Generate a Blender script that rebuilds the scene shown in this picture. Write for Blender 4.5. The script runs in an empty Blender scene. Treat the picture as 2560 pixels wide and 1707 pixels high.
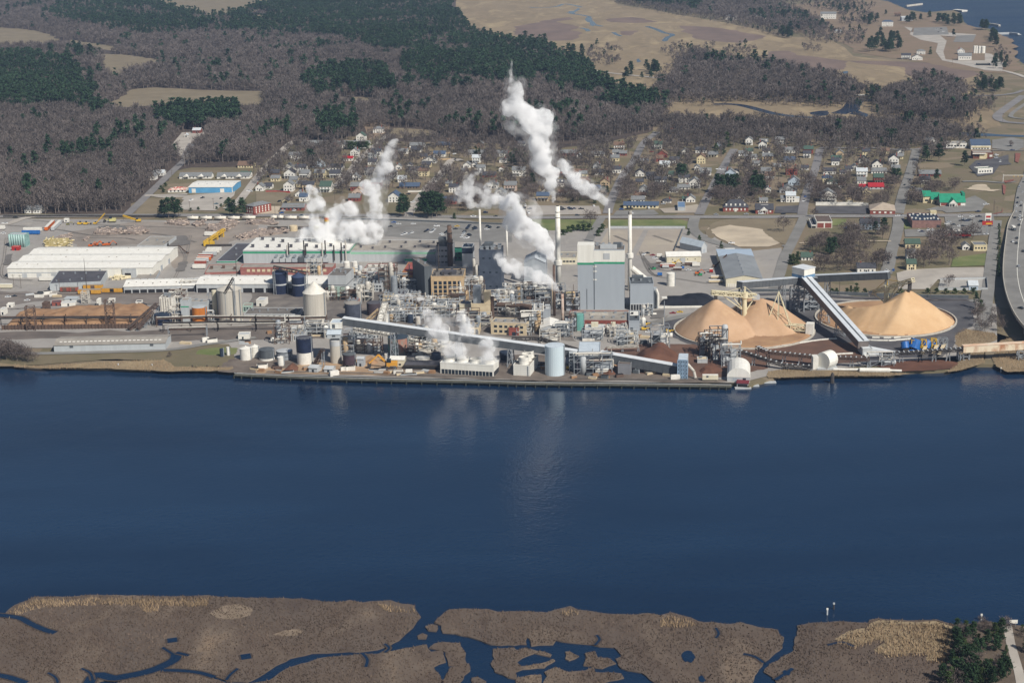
import bpy,bmesh,math,random
import numpy as np
from mathutils import Vector,Matrix
random.seed(7)
RNG=np.random.default_rng(11)
SC=bpy.context.scene
COL=SC.collection
R=math.radians
FPX,PITCH,ROLL,CAMH=4000.0,R(16.0),0.02,303.0
PW,PH=2560.0,1707.0
cam_data=bpy.data.cameras.new('camera')
cam_data.sensor_width=36.0
cam_data.lens=36.0*FPX/PW
cam_data.clip_start,cam_data.clip_end=1.0,40000.0
cam=bpy.data.objects.new('camera',cam_data)
CROT=Matrix.Rotation(R(90) - PITCH,3,'X') @ Matrix.Rotation(-ROLL,3,'Z')
cam.matrix_world=Matrix.Translation((0,0,CAMH)) @ CROT.to_4x4()
COL.objects.link(cam)
SC.camera=cam
SUN_DIR=Vector((0.62,-0.79,0.95)).normalized()
world=bpy.data.worlds.new('World')
SC.world=world
world.use_nodes=True
wn=world.node_tree
sky=wn.nodes.new('ShaderNodeTexSky')
sky.sky_type='NISHITA'
sky.sun_disc=False
sky.sun_elevation=math.asin(SUN_DIR.z)
sky.sun_rotation=math.atan2(SUN_DIR.x,SUN_DIR.y)
sky.altitude=100
wn.links.new(sky.outputs[0],wn.nodes['Background'].inputs[0])
wn.nodes['Background'].inputs[1].default_value=0.06
sun_data=bpy.data.lights.new('sun','SUN')
sun_data.energy=5.0
sun_data.angle=R(0.5)
sun_data.color=(1.0,0.95,0.87)
sun=bpy.data.objects.new('sun',sun_data)
sun.rotation_euler=SUN_DIR.to_track_quat('Z','Y').to_euler()
COL.objects.link(sun)
SC.view_settings.view_transform='Standard'
SC.view_settings.look='None'
SC.view_settings.exposure=0.0
SC.view_settings.gamma=1.0
SC.cycles.max_bounces=20
SC.cycles.diffuse_bounces=2
SC.cycles.glossy_bounces=2
SC.cycles.volume_bounces=16
SC.cycles.transparent_max_bounces=20
SC.cycles.volume_step_rate=1.0
SC.cycles.volume_max_steps=128
SC.cycles.use_denoising=True
S4,S6,S3=640/2350.0,360/2352.0,853/2352.0
TILES={'A': (0,400,S4),'B': (640,400,S4),'C': (1280,400,S4),'D': (1920,400,S4),
   'E': (0,600,S4),'F': (640,600,S4),'G': (1280,600,S4),'H': (1920,600,S4),
   'I': (0,0,S4),'J': (640,0,S4),'K': (1280,0,S4),'L': (1920,0,S4),
   'M': (0,1380,S3),'N': (853,1380,S3),'O': (1706,1380,S3),
   'T1': (600,320,S6),'T2': (940,320,S6),'T3': (1280,320,S6),'T4': (1560,320,S6),
   'T5': (1880,320,S6),'T6': (2200,320,S6),'W': (0,0,PW/2352.0),'P': (0,0,1.0)}
GZ=2.0
def px(t,x,y):
 ox,oy,s=TILES[t]
 return ox+x*s,oy+y*s
def ray(p):
 return (CROT @ Vector(((p[0] - PW/2)/FPX,-(p[1] - PH/2)/FPX,-1.0)))
def at(t,x,y,z=GZ):
 d=ray(px(t,x,y))
 k=(z - CAMH)/d.z
 return Vector((d.x*k,d.y*k,z))
def top_z(base,t,x,y):
 """height at which the sight line through a measured point passes over the place 'base'"""
 d=ray(px(t,x,y))
 return CAMH+d.z*(base.y/d.y)
def proj(p):
 d=CROT.transposed() @ (p - Vector((0,0,CAMH)))
 return PW/2 - d.x/d.z*FPX,PH/2+d.y/d.z*FPX
def mpp(p):
 """metres per photograph pixel at a place"""
 v=p - Vector((0,0,CAMH))
 return v.dot(CROT @ Vector((0,0,-1)))/FPX
def lin(c):
 if isinstance(c,str):
  c=[int(c[i:i+2],16) for i in (0,2,4)]
 return tuple(((v/255.0)/12.92 if v/255.0<=0.04045 else ((v/255.0+0.055)/1.055) ** 2.4) for v in c)+(1.0,)
MATS={}
def node(nt,kind,**kw):
 n=nt.nodes.new(kind)
 for k,v in kw.items():
  if k in n.inputs:
   n.inputs[k].default_value=v
  else:
   setattr(n,k,v)
 return n
def mat(name,c1,c2=None,scale=0.3,rough=0.8,metal=0.0,detail=4.0,lo=0.35,hi=0.65,stretch=None,rnd=0.0,tint=0.0,spec=0.3,bump=0.0,coords='pos',c3=None):
 """procedural material: two (three) base colours mixed by noise; rnd varies it per object, tint per vertex attribute"""
 if name in MATS:
  return MATS[name]
 m=bpy.data.materials.new(name)
 m.use_nodes=True
 nt=m.node_tree
 b=nt.nodes['Principled BSDF']
 b.inputs['Roughness'].default_value=rough
 b.inputs['Metallic'].default_value=metal
 b.inputs['Specular IOR Level'].default_value=spec
 a=lin(c1)
 if c2 is None:
  c2=c1
  e=tuple(v*0.82 for v in a[:3])+(1,)
 else:
  e=lin(c2)
 if coords=='pos':
  src=node(nt,'ShaderNodeNewGeometry').outputs['Position']
 else:
  src=node(nt,'ShaderNodeTexCoord').outputs['Object']
 if stretch:
  mp=node(nt,'ShaderNodeMapping')
  mp.inputs['Scale'].default_value=stretch
  nt.links.new(src,mp.inputs['Vector'])
  src=mp.outputs[0]
 nz=node(nt,'ShaderNodeTexNoise',Scale=scale,Detail=detail,Roughness=0.62)
 nt.links.new(src,nz.inputs['Vector'])
 rp=node(nt,'ShaderNodeValToRGB')
 rp.color_ramp.elements[0].position,rp.color_ramp.elements[0].color=lo,a
 rp.color_ramp.elements[1].position,rp.color_ramp.elements[1].color=hi,e
 if c3 is not None:
  x=rp.color_ramp.elements.new(min(1.0,hi+(hi - lo)*0.7))
  x.color=lin(c3)
 nt.links.new(nz.outputs['Fac'],rp.inputs['Fac'])
 out=rp.outputs['Color']
 if rnd or tint:
  if rnd:
   f=node(nt,'ShaderNodeObjectInfo').outputs['Random']
   amt=rnd
  else:
   f=node(nt,'ShaderNodeAttribute',attribute_name='tint').outputs['Fac']
   amt=tint
  mr=node(nt,'ShaderNodeMapRange')
  mr.inputs['To Min'].default_value,mr.inputs['To Max'].default_value=1 - amt,1+amt
  nt.links.new(f,mr.inputs['Value'])
  mx=node(nt,'ShaderNodeVectorMath',operation='SCALE')
  nt.links.new(out,mx.inputs[0])
  nt.links.new(mr.outputs[0],mx.inputs['Scale'])
  out=mx.outputs[0]
 nt.links.new(out,b.inputs['Base Color'])
 if bump:
  bp=node(nt,'ShaderNodeBump',Strength=0.6,Distance=bump)
  nt.links.new(nz.outputs['Fac'],bp.inputs['Height'])
  nt.links.new(bp.outputs[0],b.inputs['Normal'])
 MATS[name]=m
 return m
def clad(name,c1,c2,period=1.2,rough=0.6,dirt=0.25,vertical=True,metal=0.0):
 """sheet-metal cladding: fine ribs plus streaky weathering"""
 if name in MATS:
  return MATS[name]
 m=bpy.data.materials.new(name)
 m.use_nodes=True
 nt=m.node_tree
 b=nt.nodes['Principled BSDF']
 b.inputs['Roughness'].default_value=rough
 b.inputs['Metallic'].default_value=metal
 b.inputs['Specular IOR Level'].default_value=0.25
 g=node(nt,'ShaderNodeTexCoord').outputs['Object']
 mp=node(nt,'ShaderNodeMapping')
 mp.inputs['Scale'].default_value=(1.0,1.0,0.12) if vertical else (0.15,0.15,1.0)
 nt.links.new(g,mp.inputs['Vector'])
 nz=node(nt,'ShaderNodeTexNoise',Scale=0.35,Detail=6.0,Roughness=0.65)
 nt.links.new(mp.outputs[0],nz.inputs['Vector'])
 wv=node(nt,'ShaderNodeTexWave',Scale=0.314/period*3.0,Distortion=0.0)
 wv.bands_direction='X' if vertical else 'Z'
 nt.links.new(g,wv.inputs['Vector'])
 rp=node(nt,'ShaderNodeValToRGB')
 rp.color_ramp.elements[0].position,rp.color_ramp.elements[0].color=0.5 - dirt,lin(c2)
 rp.color_ramp.elements[1].position,rp.color_ramp.elements[1].color=0.5+dirt,lin(c1)
 nt.links.new(nz.outputs['Fac'],rp.inputs['Fac'])
 nt.links.new(rp.outputs[0],b.inputs['Base Color'])
 bp=node(nt,'ShaderNodeBump',Strength=0.35,Distance=0.15)
 nt.links.new(wv.outputs['Fac'],bp.inputs['Height'])
 nt.links.new(bp.outputs[0],b.inputs['Normal'])
 MATS[name]=m
 return m
class MB:
 def __init__(self):
  self.v,self.f=[],[]
 def add(self,verts,faces):
  n=len(self.v)
  self.v.extend([tuple(p) for p in verts])
  self.f.extend([tuple(i+n for i in f) for f in faces])
  return self
 def hexa(self,b,t):
  """b, t: four bottom and four top points, counter-clockwise from above"""
  return self.add(list(b)+list(t),[(3,2,1,0),(4,5,6,7),(0,1,5,4),(1,2,6,5),(2,3,7,6),(3,0,4,7)])
 def prism(self,ring,z0,z1):
  n=len(ring)
  return self.add([(p[0],p[1],z0) for p in ring]+[(p[0],p[1],z1) for p in ring],
      [tuple(range(n - 1,-1,-1)),tuple(range(n,2*n))]+[(i,(i+1) % n,n+(i+1) % n,n+i) for i in range(n)])
 def box(self,c,size,yaw=0.0):
  """c: centre of the bottom face"""
  ca,sa=math.cos(yaw),math.sin(yaw)
  hx,hy=size[0]/2,size[1]/2
  r=[(c[0]+x*ca - y*sa,c[1]+x*sa+y*ca) for x,y in ((-hx,-hy),(hx,-hy),(hx,hy),(-hx,hy))]
  return self.prism(r,c[2],c[2]+size[2])
 def lathe(self,c,prof,n=20,cap=True):
  """prof: (radius, height) from the bottom up, around the vertical through c"""
  vs,fs=[],[]
  for r,z in prof:
   for i in range(n):
    a=2*math.pi*i/n
    vs.append((c[0]+r*math.cos(a),c[1]+r*math.sin(a),c[2]+z))
  for k in range(len(prof) - 1):
   for i in range(n):
    j=(i+1) % n
    fs.append((k*n+i,k*n+j,(k+1)*n+j,(k+1)*n+i))
  if cap:
   fs.append(tuple(range(n - 1,-1,-1)))
   fs.append(tuple((len(prof) - 1)*n+i for i in range(n)))
  return self.add(vs,fs)
 def bar(self,a,b,w,h=None,n=4):
  """straight member from a to b; square (n=4) or round section"""
  a,b=Vector(a),Vector(b)
  d=(b - a)
  if d.length<1e-6:
   return self
  d.normalize()
  s=d.cross(Vector((0,0,1)))
  if s.length<1e-3:
   s=Vector((1,0,0))
  s.normalize()
  u=s.cross(d)
  h=w if h is None else h
  vs=[]
  if n==4:
   offs=[(-w/2,-h/2),(w/2,-h/2),(w/2,h/2),(-w/2,h/2)]
  else:
   offs=[(w/2*math.cos(2*math.pi*i/n),w/2*math.sin(2*math.pi*i/n)) for i in range(n)]
  for p in (a,b):
   for x,y in offs:
    vs.append(p+s*x+u*y)
  k=len(offs)
  fs=[tuple(range(k - 1,-1,-1)),tuple(range(k,2*k))]+[(i,(i+1) % k,k+(i+1) % k,k+i) for i in range(k)]
  return self.add(vs,fs)
 def path(self,pts,w,n=6):
  for a,b in zip(pts,pts[1:]):
   self.bar(a,b,w,n=n)
  return self
 def truss(self,a,b,w,h,t=0.4,bays=8):
  """box girder of bars from a to b"""
  a,b=Vector(a),Vector(b)
  d=(b - a).normalized()
  s=d.cross(Vector((0,0,1))).normalized()
  u=s.cross(d)
  c=[s*(-w/2)+u*(-h/2),s*(w/2)+u*(-h/2),s*(w/2)+u*(h/2),s*(-w/2)+u*(h/2)]
  for q in c:
   self.bar(a+q,b+q,t)
  for i in range(bays+1):
   p=a.lerp(b,i/bays)
   for j in range(4):
    self.bar(p+c[j],p+c[(j+1) % 4],t*0.7)
   if i<bays:
    p2=a.lerp(b,(i+1)/bays)
    for j in range(4):
     k=(j+(i % 2)) % 4
     self.bar(p+c[j] if i % 2==0 else p+c[(j+1) % 4],p2+c[(j+1) % 4] if i % 2==0 else p2+c[j],t*0.6)
  return self
 def tower(self,c,sx,sy,z0,z1,t=0.5,levels=4,yaw=0.0,taper=1.0):
  """braced lattice tower on four legs"""
  ca,sa=math.cos(yaw),math.sin(yaw)
  def ring(k):
   f=1+(taper - 1)*k
   z=z0+(z1 - z0)*k
   return [Vector((c[0]+(x*sx*ca - y*sy*sa)*f/2,c[1]+(x*sx*sa+y*sy*ca)*f/2,z)) for x,y in ((-1,-1),(1,-1),(1,1),(-1,1))]
  for i in range(levels):
   r0,r1=ring(i/levels),ring((i+1)/levels)
   for j in range(4):
    self.bar(r0[j],r1[j],t)
    self.bar(r1[j],r1[(j+1) % 4],t*0.7)
    if (i+j) % 2:
     self.bar(r0[j],r1[(j+1) % 4],t*0.6)
    else:
     self.bar(r0[(j+1) % 4],r1[j],t*0.6)
  return self
 def build(self,name,m=None,parent=None,smooth=False,label=None):
  me=bpy.data.meshes.new(name)
  off=Vector((0,0,0))
  if parent is not None:
   off=parent.matrix_world.translation if parent.get('_o') is None else Vector(parent['_o'])
  if parent is None and self.v:
   a=np.array(self.v)
   off=Vector(((a[:,0].min()+a[:,0].max())/2,(a[:,1].min()+a[:,1].max())/2,a[:,2].min()))
  me.from_pydata([(v[0] - off[0],v[1] - off[1],v[2] - off[2]) for v in self.v],[],self.f)
  me.update()
  if smooth:
   me.polygons.foreach_set('use_smooth',[True]*len(me.polygons))
  o=bpy.data.objects.new(name,me)
  if m is not None:
   me.materials.append(m)
  COL.objects.link(o)
  if parent is None:
   o.location=off
   o['_o']=tuple(off)
  else:
   o.parent=parent
   o['_o']=tuple(off)
  if label:
   o['label']=label
  return o
LABELS={}
def tag(o,label,cat=None,group=None,kind=None):
 if label:
  o['label']=label
  LABELS.setdefault(label,[]).append(o.name)
 if cat:
  o['category']=cat
 if group:
  o['group']=group
 if kind:
  o['kind']=kind
 return o
def thing(name,loc,label,cat,group=None):
 o=bpy.data.objects.new(name,None)
 o.location=loc
 o['_o']=tuple(loc)
 o.empty_display_size=1
 COL.objects.link(o)
 return tag(o,label,cat,group)
def copy_tree(o,parent=None,delta=None):
 c=o.copy()
 COL.objects.link(c)
 c.parent=parent
 if delta is not None:
  c.location=o.location+delta
 for ch in KIDS.get(o.name,[]):
  copy_tree(ch,c)
 return c
KIDS={}
def sheet(name,pts,z,m,kind='structure'):
 """flat patch of ground; pts are measured points (tile, x, y)"""
 return poly_sheet(name,[at(t,x,y,z) for t,x,y in pts],z,m,kind)
SHEET_N=[0]
NATURAL=('marsh_hollow','pasture_field','sand_lot','bark_yard','reed_ground','mud_bank','bare_mud_patch','grass_bank','log_yard_apron','forest_floor','scrub_ground','pond','marsh_pool','process_area_floor','pipe_yard','rail_bed','grass_verge','woodland_gap')
def soft_outline(pts,seed):
 """rounded, slightly ragged outline for a natural patch"""
 r=random.Random(seed)
 P=[Vector((p[0],p[1],0)) for p in pts]
 n=len(P)
 out=[]
 for i in range(n):
  p0,p1,p2,p3=P[i - 1],P[i],P[(i+1) % n],P[(i+2) % n]
  k=7
  L=min((p2 - p1).length,400)*0.035
  for q in range(k):
   t=q/k
   a=0.5*((2*p1)+(p2 - p0)*t*0.6+(2*p0 - 5*p1+4*p2 - p3)*t*t*0.0+(p2 - p1)*2*t*0.4+(-(p2 - p0)*0.6*t*t+(p2 - p1)*0.6*2*t*t - (p2 - p1)*0*t))
   lin_=p1.lerp(p2,t)
   v=lin_.lerp(a,0.5)
   if q:
    v=v+Vector((r.uniform(-1,1)*L,r.uniform(-1,1)*L,0))
   out.append(v)
 return out
def poly_sheet(name,pts,z,m,kind='structure'):
 SHEET_N[0] += 1
 z=z+SHEET_N[0]*0.0037 if z>0.01 else z
 if name in NATURAL:
  pts=soft_outline(pts,SHEET_N[0])
 me=bpy.data.meshes.new(name)
 bm=bmesh.new()
 f=bm.faces.new([bm.verts.new((p[0],p[1],z)) for p in pts])
 f.normal_update()
 bmesh.ops.triangulate(bm,faces=[f])
 for f in bm.faces:
  f.normal_update()
  if f.normal.z<0:
   f.normal_flip()
 bm.to_mesh(me)
 bm.free()
 me.materials.append(m)
 o=bpy.data.objects.new(name,me)
 COL.objects.link(o)
 o['kind']=kind
 return o
def smooth_line(pts,n=6):
 """Catmull-Rom through the points"""
 out=[]
 P=[pts[0]]+list(pts)+[pts[-1]]
 for i in range(1,len(P) - 2):
  p0,p1,p2,p3=P[i - 1],P[i],P[i+1],P[i+2]
  for k in range(n):
   t=k/n
   out.append(0.5*((2*p1)+(p2 - p0)*t+(2*p0 - 5*p1+4*p2 - p3)*t*t+(3*p1 - p0 - 3*p2+p3)*t ** 3))
 out.append(P[-2])
 return out
def ribbon_pts(pts,w):
 L,Rr=[],[]
 for i,p in enumerate(pts):
  a,b=pts[max(0,i - 1)],pts[min(len(pts) - 1,i+1)]
  d=(b - a)
  d.z=0
  d.normalize()
  s=Vector((-d.y,d.x,0))*(w/2)
  L.append(p+s)
  Rr.append(p - s)
 return L,Rr
def ribbon(name,pts,w,z,m,kind='structure',thick=0.0):
 SHEET_N[0] += 1
 z=z+SHEET_N[0]*0.0037
 L,Rr=ribbon_pts(pts,w)
 n=len(pts)
 me=bpy.data.meshes.new(name)
 vs=[(p.x,p.y,z) for p in L]+[(p.x,p.y,z) for p in Rr]
 me.from_pydata(vs,[],[(i,n+i,n+i+1,i+1) for i in range(n - 1)])
 me.materials.append(m)
 o=bpy.data.objects.new(name,me)
 COL.objects.link(o)
 o['kind']=kind
 return o
def inside(poly,x,y):
 """vectorised point in polygon"""
 x,y=np.asarray(x),np.asarray(y)
 c=np.zeros(x.shape,bool)
 n=len(poly)
 for i in range(n):
  x1,y1=poly[i][0],poly[i][1]
  x2,y2=poly[(i+1) % n][0],poly[(i+1) % n][1]
  if y1==y2:
   continue
  c ^= ((y1>y) != (y2>y)) & (x<(x2 - x1)*(y - y1)/(y2 - y1)+x1)
 return c
def gp(spec,z=GZ):
 """'W 0,5 10,7 | L 3,4' -> ground points"""
 out=[]
 for chunk in spec.split('|'):
  w=chunk.split()
  for s in w[1:]:
   a,b=s.split(',')
   out.append(at(w[0],float(a),float(b),z))
 return out
# ================================================================== the setting: water, land, marsh, fields, roads
def water_mat():
 m=bpy.data.materials.new('river_water')
 m.use_nodes=True
 nt=m.node_tree
 b=nt.nodes['Principled BSDF']
 g=node(nt,'ShaderNodeNewGeometry').outputs['Position']
 b.inputs['IOR'].default_value=1.33
 b.inputs['Specular IOR Level'].default_value=0.5
 mp=node(nt,'ShaderNodeMapping')
 mp.inputs['Scale'].default_value=(0.25,1.0,1.0)
 nt.links.new(g,mp.inputs['Vector'])
 n1=node(nt,'ShaderNodeTexNoise',Scale=0.009,Detail=5.0,Roughness=0.6)
 nt.links.new(mp.outputs[0],n1.inputs['Vector'])
 mr=node(nt,'ShaderNodeMapRange')
 mr.inputs['From Min'].default_value,mr.inputs['From Max'].default_value=0.3,0.7
 mr.inputs['To Min'].default_value,mr.inputs['To Max'].default_value=0.06,0.18
 nt.links.new(n1.outputs['Fac'],mr.inputs['Value'])
 nt.links.new(mr.outputs[0],b.inputs['Roughness'])
 rp=node(nt,'ShaderNodeValToRGB')
 rp.color_ramp.elements[0].position,rp.color_ramp.elements[0].color=0.3,(0.004,0.016,0.042,1)
 rp.color_ramp.elements[1].position,rp.color_ramp.elements[1].color=0.7,(0.010,0.032,0.074,1)
 nt.links.new(n1.outputs['Fac'],rp.inputs['Fac'])
 nt.links.new(rp.outputs[0],b.inputs['Base Color'])
 n2=node(nt,'ShaderNodeTexNoise',Scale=0.35,Detail=3.0,Roughness=0.6)
 nt.links.new(g,n2.inputs['Vector'])
 n3=node(nt,'ShaderNodeTexNoise',Scale=0.06,Detail=2.0)
 nt.links.new(g,n3.inputs['Vector'])
 ad=node(nt,'ShaderNodeMath',operation='ADD')
 nt.links.new(n2.outputs['Fac'],ad.inputs[0])
 nt.links.new(n3.outputs['Fac'],ad.inputs[1])
 bp=node(nt,'ShaderNodeBump',Strength=0.36,Distance=0.42)
 nt.links.new(ad.outputs[0],bp.inputs['Height'])
 nt.links.new(bp.outputs[0],b.inputs['Normal'])
 return m
M_WATER=water_mat()
poly_sheet('river_water',[(-9000,-3000),(9000,-3000),(9000,16000),(-9000,16000)],0.0,M_WATER)
M_LAND=mat('winter_grass','786c5b','6b6650',scale=0.045,detail=9,c3='867a66')
def patchwork(m):
 """yards of different grass and earth: cells a garden wide, tinted over the base noise"""
 nt=m.node_tree
 b=nt.nodes['Principled BSDF']
 src=b.inputs['Base Color'].links[0].from_socket
 g=node(nt,'ShaderNodeNewGeometry').outputs['Position']
 wob=node(nt,'ShaderNodeTexNoise',Scale=0.05,Detail=3.0)
 nt.links.new(g,wob.inputs['Vector'])
 mxv=node(nt,'ShaderNodeMix',data_type='VECTOR') if False else node(nt,'ShaderNodeVectorMath',operation='MULTIPLY_ADD')
 mxv.inputs[1].default_value=(14,14,14)
 nt.links.new(wob.outputs['Color'],mxv.inputs[0])
 nt.links.new(g,mxv.inputs[2])
 vo=node(nt,'ShaderNodeTexVoronoi',Scale=0.034)
 nt.links.new(mxv.outputs[0],vo.inputs['Vector'])
 rp=node(nt,'ShaderNodeValToRGB')
 e=rp.color_ramp.elements
 e[0].position,e[0].color=0.0,lin('5f5c3e')
 e[1].position,e[1].color=1.0,lin('8c7d68')
 for p_,c_ in ((.25,'736753'),(.5,'6a6448'),(.75,'80705c')):
  e.new(p_).color=lin(c_)
 sp_=node(nt,'ShaderNodeSeparateColor')
 nt.links.new(vo.outputs['Color'],sp_.inputs[0])
 nt.links.new(sp_.outputs[0],rp.inputs['Fac'])
 mx=node(nt,'ShaderNodeMixRGB',blend_type='MIX')
 mx.inputs[0].default_value=0.6
 nt.links.new(src,mx.inputs[1])
 nt.links.new(rp.outputs[0],mx.inputs[2])
 nt.links.new(mx.outputs[0],b.inputs['Base Color'])
patchwork(M_LAND)
M_FLOOR=mat('leaf_litter','443c38','554a42',scale=0.08,detail=8)
M_MARSH=mat('marsh_grass','564b44','665a50',scale=0.03,detail=10,stretch=(1,0.35,1),lo=0.36,hi=0.6,c3='4a3f3a')
def mottle(m,cols,scale,amt,stretch=(1,.4,1)):
 """broad patches of other growth over the base colour"""
 nt=m.node_tree
 b=nt.nodes['Principled BSDF']
 src=b.inputs['Base Color'].links[0].from_socket
 g=node(nt,'ShaderNodeNewGeometry').outputs['Position']
 mp=node(nt,'ShaderNodeMapping')
 mp.inputs['Scale'].default_value=stretch
 nt.links.new(g,mp.inputs['Vector'])
 nz=node(nt,'ShaderNodeTexNoise',Scale=scale,Detail=6.0,Roughness=0.6,Distortion=.6)
 nt.links.new(mp.outputs[0],nz.inputs['Vector'])
 rp=node(nt,'ShaderNodeValToRGB')
 e=rp.color_ramp.elements
 e[0].position,e[0].color=.3,lin(cols[0])
 e[1].position,e[1].color=.72,lin(cols[-1])
 for i,c in enumerate(cols[1:-1]):
  e.new(.3+.42*(i+1)/(len(cols) - 1)).color=lin(c)
 nt.links.new(nz.outputs['Fac'],rp.inputs['Fac'])
 mx=node(nt,'ShaderNodeMixRGB',blend_type='MIX')
 mx.inputs[0].default_value=amt
 nt.links.new(src,mx.inputs[1])
 nt.links.new(rp.outputs[0],mx.inputs[2])
 nt.links.new(mx.outputs[0],b.inputs['Base Color'])
mottle(M_MARSH,('4a3f39','5f544b','56493f','6f6255','8a7660'),.035,.65)
M_REED=mat('tan_marsh_reeds','9c8a6e','82725a',scale=0.014,detail=10,stretch=(1,0.4,1),c3='6c5e54')
mottle(M_REED,('6a6050','8a7a62','766954','9c8b6e','ab9a78'),.022,.55)
M_FIELD=mat('pasture','847863','766b57',scale=0.03,detail=9,c3='8f806a')
M_LAWN=mat('green_lawn','5d6a3c','787a50',scale=0.05,detail=8,c3='7d7558')
M_DIRT=mat('bare_earth','8d7a66','7b6a58',scale=0.06,detail=8)
M_YARD=mat('gravel_yard','a39e98','8d8985',scale=0.03,detail=10,lo=0.3,hi=0.7,c3='b0a79c')
mottle(M_YARD,('7c7874','99948e','8b867f','aaa398'),.05,.5,(1,.7,1))
M_CONC=mat('concrete_yard','b1aaa0','9d968d',scale=0.05,detail=9)
M_ASPH=mat('worn_asphalt','85837f','75736f',scale=0.06,detail=9)
M_DASPH=mat('dark_asphalt','5d5c5e','4a494c',scale=0.06,detail=8)
M_ROAD=mat('road_asphalt','85828a' if False else '83807f','757271',scale=0.05,detail=8)
M_SAND=mat('pale_sand','c3b49d','a79a87',scale=0.04,detail=9)
M_BARK=mat('bark_mulch','6b4a3a','553a2e',scale=0.08,detail=9,c3='80604c')
M_PAINT=mat('road_paint','dedcd2','c9c6bb',scale=0.5)
M_KERB=mat('kerb_concrete','bdb7aa','a8a298',scale=0.3)
CREEKS,POOLS=[],[]
def inlet_mat():
 m=M_WATER.copy()
 m.name='inlet_water'
 for n in m.node_tree.nodes:
  if n.type=='BUMP':
   n.inputs['Strength'].default_value=1.0
   n.inputs['Distance'].default_value=1.6
  if n.type=='MAP_RANGE':
   n.inputs['To Min'].default_value,n.inputs['To Max'].default_value=.3,.4
 return m
poly_sheet('inlet_water',[(200,1900),(9000,1900),(9000,15900),(200,15900)],0.1,inlet_mat())
def slab(name,pts,z0,z1,m,kind='structure'):
 """patch of ground with a bank down its edge"""
 me=bpy.data.meshes.new(name)
 bm=bmesh.new()
 vs=[bm.verts.new((p[0],p[1],z1)) for p in pts]
 lo=[bm.verts.new((p[0],p[1],z0)) for p in pts]
 f=bm.faces.new(vs)
 f.normal_update()
 flip=f.normal.z<0
 n=len(pts)
 for i in range(n):
  j=(i+1) % n
  bm.faces.new((vs[i],vs[j],lo[j],lo[i]) if flip else (vs[j],vs[i],lo[i],lo[j]))
 bmesh.ops.triangulate(bm,faces=[f])
 bm.normal_update()
 for f in bm.faces:
  if abs(f.normal.z)>0.9 and f.normal.z<0:
   f.normal_flip()
 bm.to_mesh(me)
 bm.free()
 me.materials.append(m)
 o=bpy.data.objects.new(name,me)
 COL.objects.link(o)
 o['kind']=kind
 return o
def rough_edge(pts,step=6.0,amp=1.2,seed=1):
 """break a traced shoreline into short uneven steps"""
 r=random.Random(seed)
 out=[]
 n=len(pts)
 for i in range(n):
  a,b=Vector(pts[i]),Vector(pts[(i+1) % n])
  d=(b - a)
  k=max(1,min(60,int(d.length/step)))
  s=Vector((-d.y,d.x,0)).normalized() if d.length else Vector((0,0,0))
  for q in range(k):
   p=a.lerp(b,q/k)
   if d.length<900 and q:
    p=p+s*r.uniform(-amp,amp)
   out.append(p)
 return out
SHORE=gp('W -400,832 -50,838 60,845 100,848 200,850 300,853 400,852 480,855 535,853 540,860 700,866 900,872 1100,876 1230,880 1400,882 1680,886 1720,893 1760,880 1790,868 1860,867 1950,866 2030,864 2100,858 2170,856 2200,850 2235,844 2258,838 2263,828 2264,808 2268,795 2272,780 2279,768 2285,782 2288,798 2290,815 2298,836 2315,848 2352,852 2500,850 2800,846',0)
FAR=gp('W 2500,200 L 2350,600 2250,540 2210,470 2140,400 2120,310 2030,275 1930,265 1860,260 1800,215 1770,130 1700,105 1600,110 1450,125 1290,100 1190,60 1100,20 900,0 600,-40'.replace(' L',' | L'),0)
land=SHORE+[Vector((1500,1000,0)),Vector((1500,2200,0))]+FAR+[Vector((400,9000,0)),Vector((-6000,9000,0)),Vector((-6000,1000,0))]
land=rough_edge(land[:len(SHORE)],7,1.0,3)[:-1*1]+land[len(SHORE):]
slab('ground',land,-1.0,GZ,M_LAND)
FM=[]
FM.append(gp('M 40,420 100,370 180,340 240,310 480,312 640,298 760,300 960,305 1100,310 1300,308 1440,300 1520,312 1700,320 1900,320 2100,325 2230,345 2320,348 | N 60,333 140,352 250,340 340,335 420,360 510,370 520,410 550,450 510,500 450,560 400,610 330,650 250,675 150,688 0,692 | M 2150,700 2000,735 1900,785 1820,840 1740,885 1700,900 1560,890 1400,835 1300,818 1110,812 1000,835 860,860 700,890 600,930 500,1700 -400,1700 -400,470 40,440',0))
FM.append(gp('M 700,1700 760,920 960,850 1110,825 1300,832 1420,860 1560,905 1700,915 1850,890 1990,800 2200,735 | N 0,718 100,710 250,705 400,675 590,640 600,670 620,690 700,682 722,760 640,792 690,880 720,910 690,1700',0))
FM.append(gp('N 580,520 620,500 665,510 655,550 600,545',0))
FM.append(gp('N 525,580 560,562 595,575 585,600 530,600',0))
FM.append(gp('N 605,665 640,635 700,622 820,630 860,700 865,770 800,785 740,785 730,740 720,690 650,675',0))
FM.append(gp('N 750,800 880,770 890,820 850,850 820,900 700,1000 690,900',0))
FM.append(gp('N 640,490 690,440 740,400 850,392 1000,395 1080,415 1250,410 1420,420 1500,395 1580,375 1630,400 1750,415 1860,430 2000,435 2120,425 2200,440 2280,420 | O 0,440 60,455 110,480 320,500 400,485 520,520 660,540 670,575 700,590 690,660 620,715 560,760 500,850 480,910 400,1700 | N 2250,1700 2160,905 2070,835 1930,805 1890,740 1940,720 1880,660 1780,655 1720,640 1600,630 1480,610 1460,640 1310,650 1300,600 1280,592 1278,640 1100,645 1030,640 920,600 870,585 780,565 700,560 690,510',0))
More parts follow.
